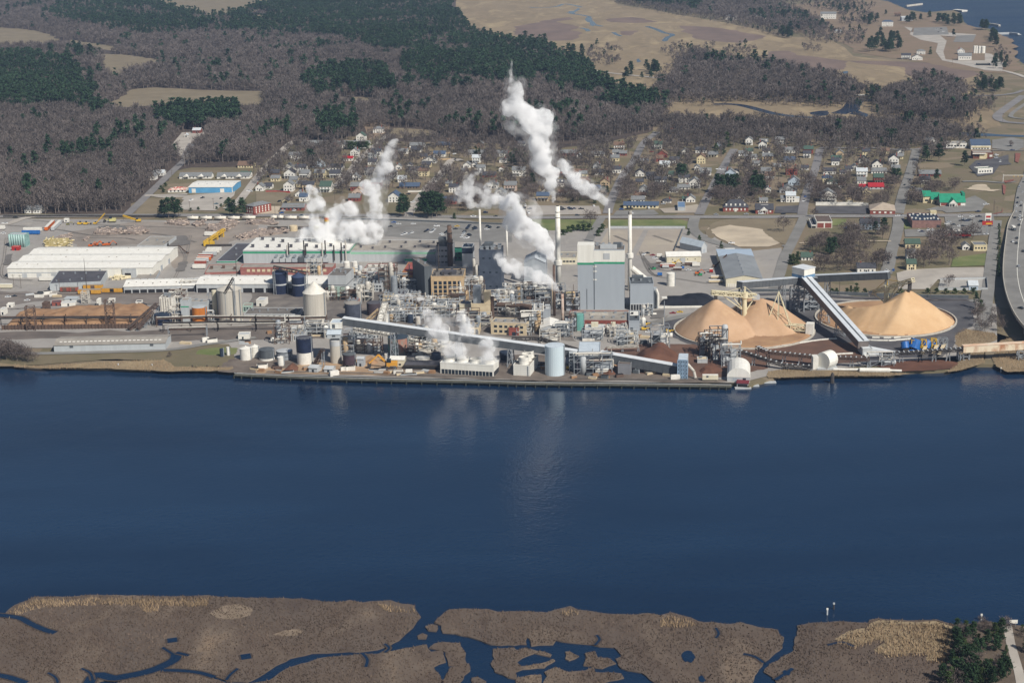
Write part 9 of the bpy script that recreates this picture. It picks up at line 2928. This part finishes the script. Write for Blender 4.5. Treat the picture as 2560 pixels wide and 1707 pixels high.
def plume(name,label,base,spec,m,seed,amp=1.0,vox=1.5,jitter=.35,depth=.6,wide=1.0,veil=True):
 """chain of billows; spec: 'tile x,y,r ...' measured over the ground point base; '/' starts a new strand"""
 r=random.Random(seed)
 pts=[]
 for strand in spec.split('/'):
  t=None
  prev=None
  for w in strand.split():
   if ',' not in w:
    t=w
    continue
   a,b_,q=(float(v) for v in w.split(','))
   c=pt(t,a,b_,base)
   rad=q*TILES[t][2]*mpp(base)*.92*(wide if q>24 else 1+(wide - 1)*q/24)
   if prev is not None:
    d=(c - prev[0]).length
    n=max(1,int(d/(max(1.0,min(rad,prev[1]))*.75)))
    for k in range(1,n):
     f=k/n
     pts.append((prev[0].lerp(c,f),prev[1]+(rad - prev[1])*f))
   pts.append((c,rad))
   prev=(c,rad)
 def shell(nm,grow,mm,sd):
  r=random.Random(sd)
  bm=bmesh.new()
  for c,rad in pts:
   off=Vector((r.uniform(-1,1),r.uniform(-1,1)*depth*2,r.uniform(-1,1)))*rad*jitter
   bmesh.ops.create_icosphere(bm,subdivisions=2,radius=rad*grow*r.uniform(.75,1.1),matrix=Matrix.Translation(c+off - base))
   if rad>3:
    for _ in range(2):
     off=Vector((r.uniform(-1,1),r.uniform(-1,1),r.uniform(-1,1))).normalized()*rad*.8
     bmesh.ops.create_icosphere(bm,subdivisions=2,radius=rad*grow*r.uniform(.3,.6),matrix=Matrix.Translation(c+off - base))
  me=bpy.data.meshes.new(nm)
  bm.to_mesh(me)
  bm.free()
  me.materials.append(mm)
  o=bpy.data.objects.new(nm,me)
  COL.objects.link(o)
  rm=o.modifiers.new('blend','REMESH')
  rm.mode='VOXEL'
  rm.voxel_size=vox
  for tx_,s in ((CL,4.6*amp),(CL2,2.6*amp)):
   dm=o.modifiers.new('billow','DISPLACE')
   dm.texture=tx_
   dm.texture_coords='GLOBAL'
   dm.strength=s
   dm.mid_level=.45
  return o
 o=shell(name,1.0 if not veil else .86,m,seed)
 o.location=base
 if veil:
  v=shell('steam_veil',1.42,ST_VEIL,seed+100)
  v.parent=o
 tag(o,label,'steam plume')
 return o
plume('steam_plume','lowest thick white plume blown from the thin rusty chimney',at('G',466,800),'G 457,492,7 445,475,14 420,450,24 380,420,34 310,375,46 225,335,56 135,312,60 50,270,60 -20,235,55 -80,200,50 -120,150,40',ST_THICK,1,wide=1.3)
plume('steam_plume','great white plume sweeping up from beside the tallest white chimney',at('C',300,1100),'C 388,940,10 375,905,26 330,845,46 240,740,72 140,625,88 60,540,95 10,450,85 -20,380,60',ST_THICK,2,wide=1.45)
plume('steam_plume','wispy curling plume around the top of the slim white chimney',at('B',2066,1000),'B 2050,448,8 2035,435,18 1980,410,34 1900,370,42 1860,310,42 1930,250,36 1990,150,30 2060,90,20 / B 2040,435,20 2120,380,44 2200,330,50 2300,380,50 / B 1980,300,40 2100,290,46 2180,240,36',ST_MID,3,vox=1.4,wide=1.25,jitter=.5)
plume('steam_plume','tall towering plume rising far above the tallest white chimney',sp,'C 388,420,9 384,380,14 375,320,26 365,260,40 350,190,56 330,90,74 295,0,88 | K'.replace(' | K','')+' K 285,1480,95 270,1360,102 235,1240,108 150,1130,100 70,1060,85 20,960,58 60,860,52 70,770,38 / K 200,1130,80 290,1070,78 330,1090,50 / J 2330,1010,60 2290,950,36 / J 2345,860,40 2335,720,28 2345,620,18 2350,540,10',ST_THICK,4,vox=1.8,wide=1.3)
plume('steam_plume','white plume trailing from the slim chimney on the giant grey boiler house',Vector((BH.P(BH.w*.4,BH.d*.6,0).x,BH.P(BH.w*.4,BH.d*.6,0).y,GZ)),'C 877,442,8 868,405,20 835,360,30 770,310,44 690,260,54 600,195,58 525,120,52 470,50,44',ST_THICK,5,wide=1.35)
hb_=at('B',760,870)
plume('steam_plume','western cloud of steam above the long machine hall roof',hb_,'B 415,800,10 425,770,26 480,710,52 560,640,50 530,540,52 570,440,54 530,340,42 500,270,26 / B 600,740,60 740,670,72 750,550,66 830,480,70 770,420,40',ST_MID,6,vox=1.8,wide=1.6,jitter=.5)
plume('steam_plume','tall eastern column of steam above the long machine hall',at('B',1000,880),'B 900,700,50 880,640,72 960,610,70 1080,640,70 1100,540,62 1080,430,62 1090,330,58 1060,240,66 1130,190,62 1180,110,62 1205,30,54 J 1195,1470,48 1240,1380,36 1285,1290,22 / B 975,930,10 1000,860,24 1010,780,32 1000,690,58 / B 1075,930,10 1080,850,24 1085,760,36 1080,680,50',ST_MID,7,vox=1.8,wide=1.4,jitter=.45)
for i,((p,rr),spec) in enumerate(((CT[0],'F 1760,1108,40 1755,1050,48 1735,970,52 1715,880,56 1650,770,66 1590,690,46'),(CT[1],'F 1890,1108,40 1885,1040,48 1880,960,54 1900,860,54 1910,740,44 1925,650,24'),(CT[3],'F 2145,1108,44 2140,1050,52 2125,980,60 2105,920,44'))):
 plume('steam_plume',('hazy steam leaning from the first fan of the wharf cooling tower','hazy steam rising from the second fan of the wharf cooling tower','hazy steam puff over the last fan of the wharf cooling tower')[i],Vector((p.x,p.y,GZ)),spec,ST_MID,10+i,vox=1.4,wide=1.55,jitter=.45)
plume('steam_plume','small flat plume drifting before the tan five-storey block',at('F',1580,640),'F 1585,562,6 1550,548,14 1490,535,24 1410,525,30 1310,530,28 1240,515,16',ST_MID,15,vox=1.0,amp=.6,wide=1.2,veil=False)
plume('steam_plume','small puff of steam over the tan tank',at('G',535,640),'G 525,490,16 520,455,26 505,420,18',ST_THIN,16,vox=1.0,amp=.6)
plume('steam_plume','faint smear of steam over the white loading shed',at('A',1830,1200),'A 1740,1150,12 1790,1115,26 1860,1080,30 1920,1060,22',ST_THIN,17,vox=1.0,amp=.6)
# ================================================================== air
def haze_box():
 m=bpy.data.materials.new('thin_air')
 m.use_nodes=True
 nt=m.node_tree
 for n in list(nt.nodes):
  if n.type=='BSDF_PRINCIPLED':
   nt.nodes.remove(n)
 v=nt.nodes.new('ShaderNodeVolumePrincipled')
 v.inputs['Color'].default_value=(0.5,0.68,1.0,1)
 v.inputs['Density'].default_value=0.000040
 v.inputs['Anisotropy'].default_value=0.0
 nt.links.new(v.outputs[0],nt.nodes['Material Output'].inputs['Volume'])
 m.cycles.homogeneous_volume=True
 b=MB().box((0,6500,-2.0),(19000,20000,320))
 o=b.build('haze',m)
 o['kind']='stuff'
 o['label']='thin blue winter haze over the river and town'
haze_box()
# ================================================================== labels that tell lookalikes apart
LM=[l for l in LANDMARKS if l[0]]
for o in bpy.data.objects:
 if o.name.startswith('pipe_rack') and o.parent is None and not o.get('label'):
  PEND.append((o,o.get('_d','steel pipe rack'),'rack',Vector(o.location)))
EYE=Vector((0,0,CAMH))
def relation(p,l):
 ux,uy=p.x/p.y,p.y
 lx,ly=l[1]/l[2],l[2]
 dx=(ux - lx)*p.y
 dy=(uy - ly)
 if abs(dy)>abs(dx)*1.1:
  return 'behind' if dy>0 else 'before'
 return 'left of' if dx<0 else 'right of'
buckets={}
for o,desc,cat,p in PEND:
 own=o.get('_mk')
 cand=sorted(LM,key=lambda l: math.hypot((p.x - l[1]),(p.y - l[2])*.8)+(1e9 if l[0]==own else 0))[:14]
 buckets[o.name]=[desc,cand,p,o]
taken={}
LAB={}
todo=sorted(buckets.values(),key=lambda b: math.hypot(b[2].x - b[1][0][1],b[2].y - b[1][0][2]))
for desc,cand,p,o in todo:
 best=None
 for k,l in enumerate(cand):
  key=(desc,relation(p,l),l[0])
  n=len(taken.get(key,[]))+1
  d=math.hypot(p.x - l[1],p.y - l[2])
  prev=taken.get(key,[])
  if prev and d<prev[-1]:
   continue
  cost=n*1.2+k*.8
  if n<len(WORD) and (best is None or cost<best[0]):
   best=(cost,key,n,d)
 if best is None:
  o['label']=desc+' among the others around '+cand[0][0]
  o['group']=desc+'s around '+cand[0][0]
  continue
 _,key,n,d=best
 taken.setdefault(key,[]).append(d)
 LAB[o.name]=(key[0],key[1],key[2],n)
for desc,cand,p,o in todo:
 if o.name in LAB:
  a,rel,l,n=LAB[o.name]
  multi=len(taken[(a,rel,l)])>1
  o['label']=f"{a} {'just ' if not multi and rel == 'behind' else ''}{rel} {l}" if not multi else f"{a} {WORD[n]} {rel} {l}"
  o['label']=' '.join(o['label'].split())
GROUPS={'house': 'houses of the town','bare_tree': 'leafless trees of the town','pine_tree': 'single pines','evergreen_tree': 'single evergreens','shrub': 'evergreen shrubs','parked_car': 'cars in the town and car parks','pickup_truck': 'pickup trucks in the town and car parks','utility_pole': 'wooden utility poles','pipe_rack': 'pipe racks of the mill'}
for o in bpy.data.objects:
 k=o.name.split('.')[0]
 if o.parent is None and k in GROUPS and not o.get('group'):
  o['group']=GROUPS[k]
for o in list(bpy.data.objects):
 for k in ('_o','_r','_h','_d','_mk'):
  if k in o:
   del o[k]
 if o.name.startswith('pipe_rack') and o.parent is None:
  o['category']='pipe rack'
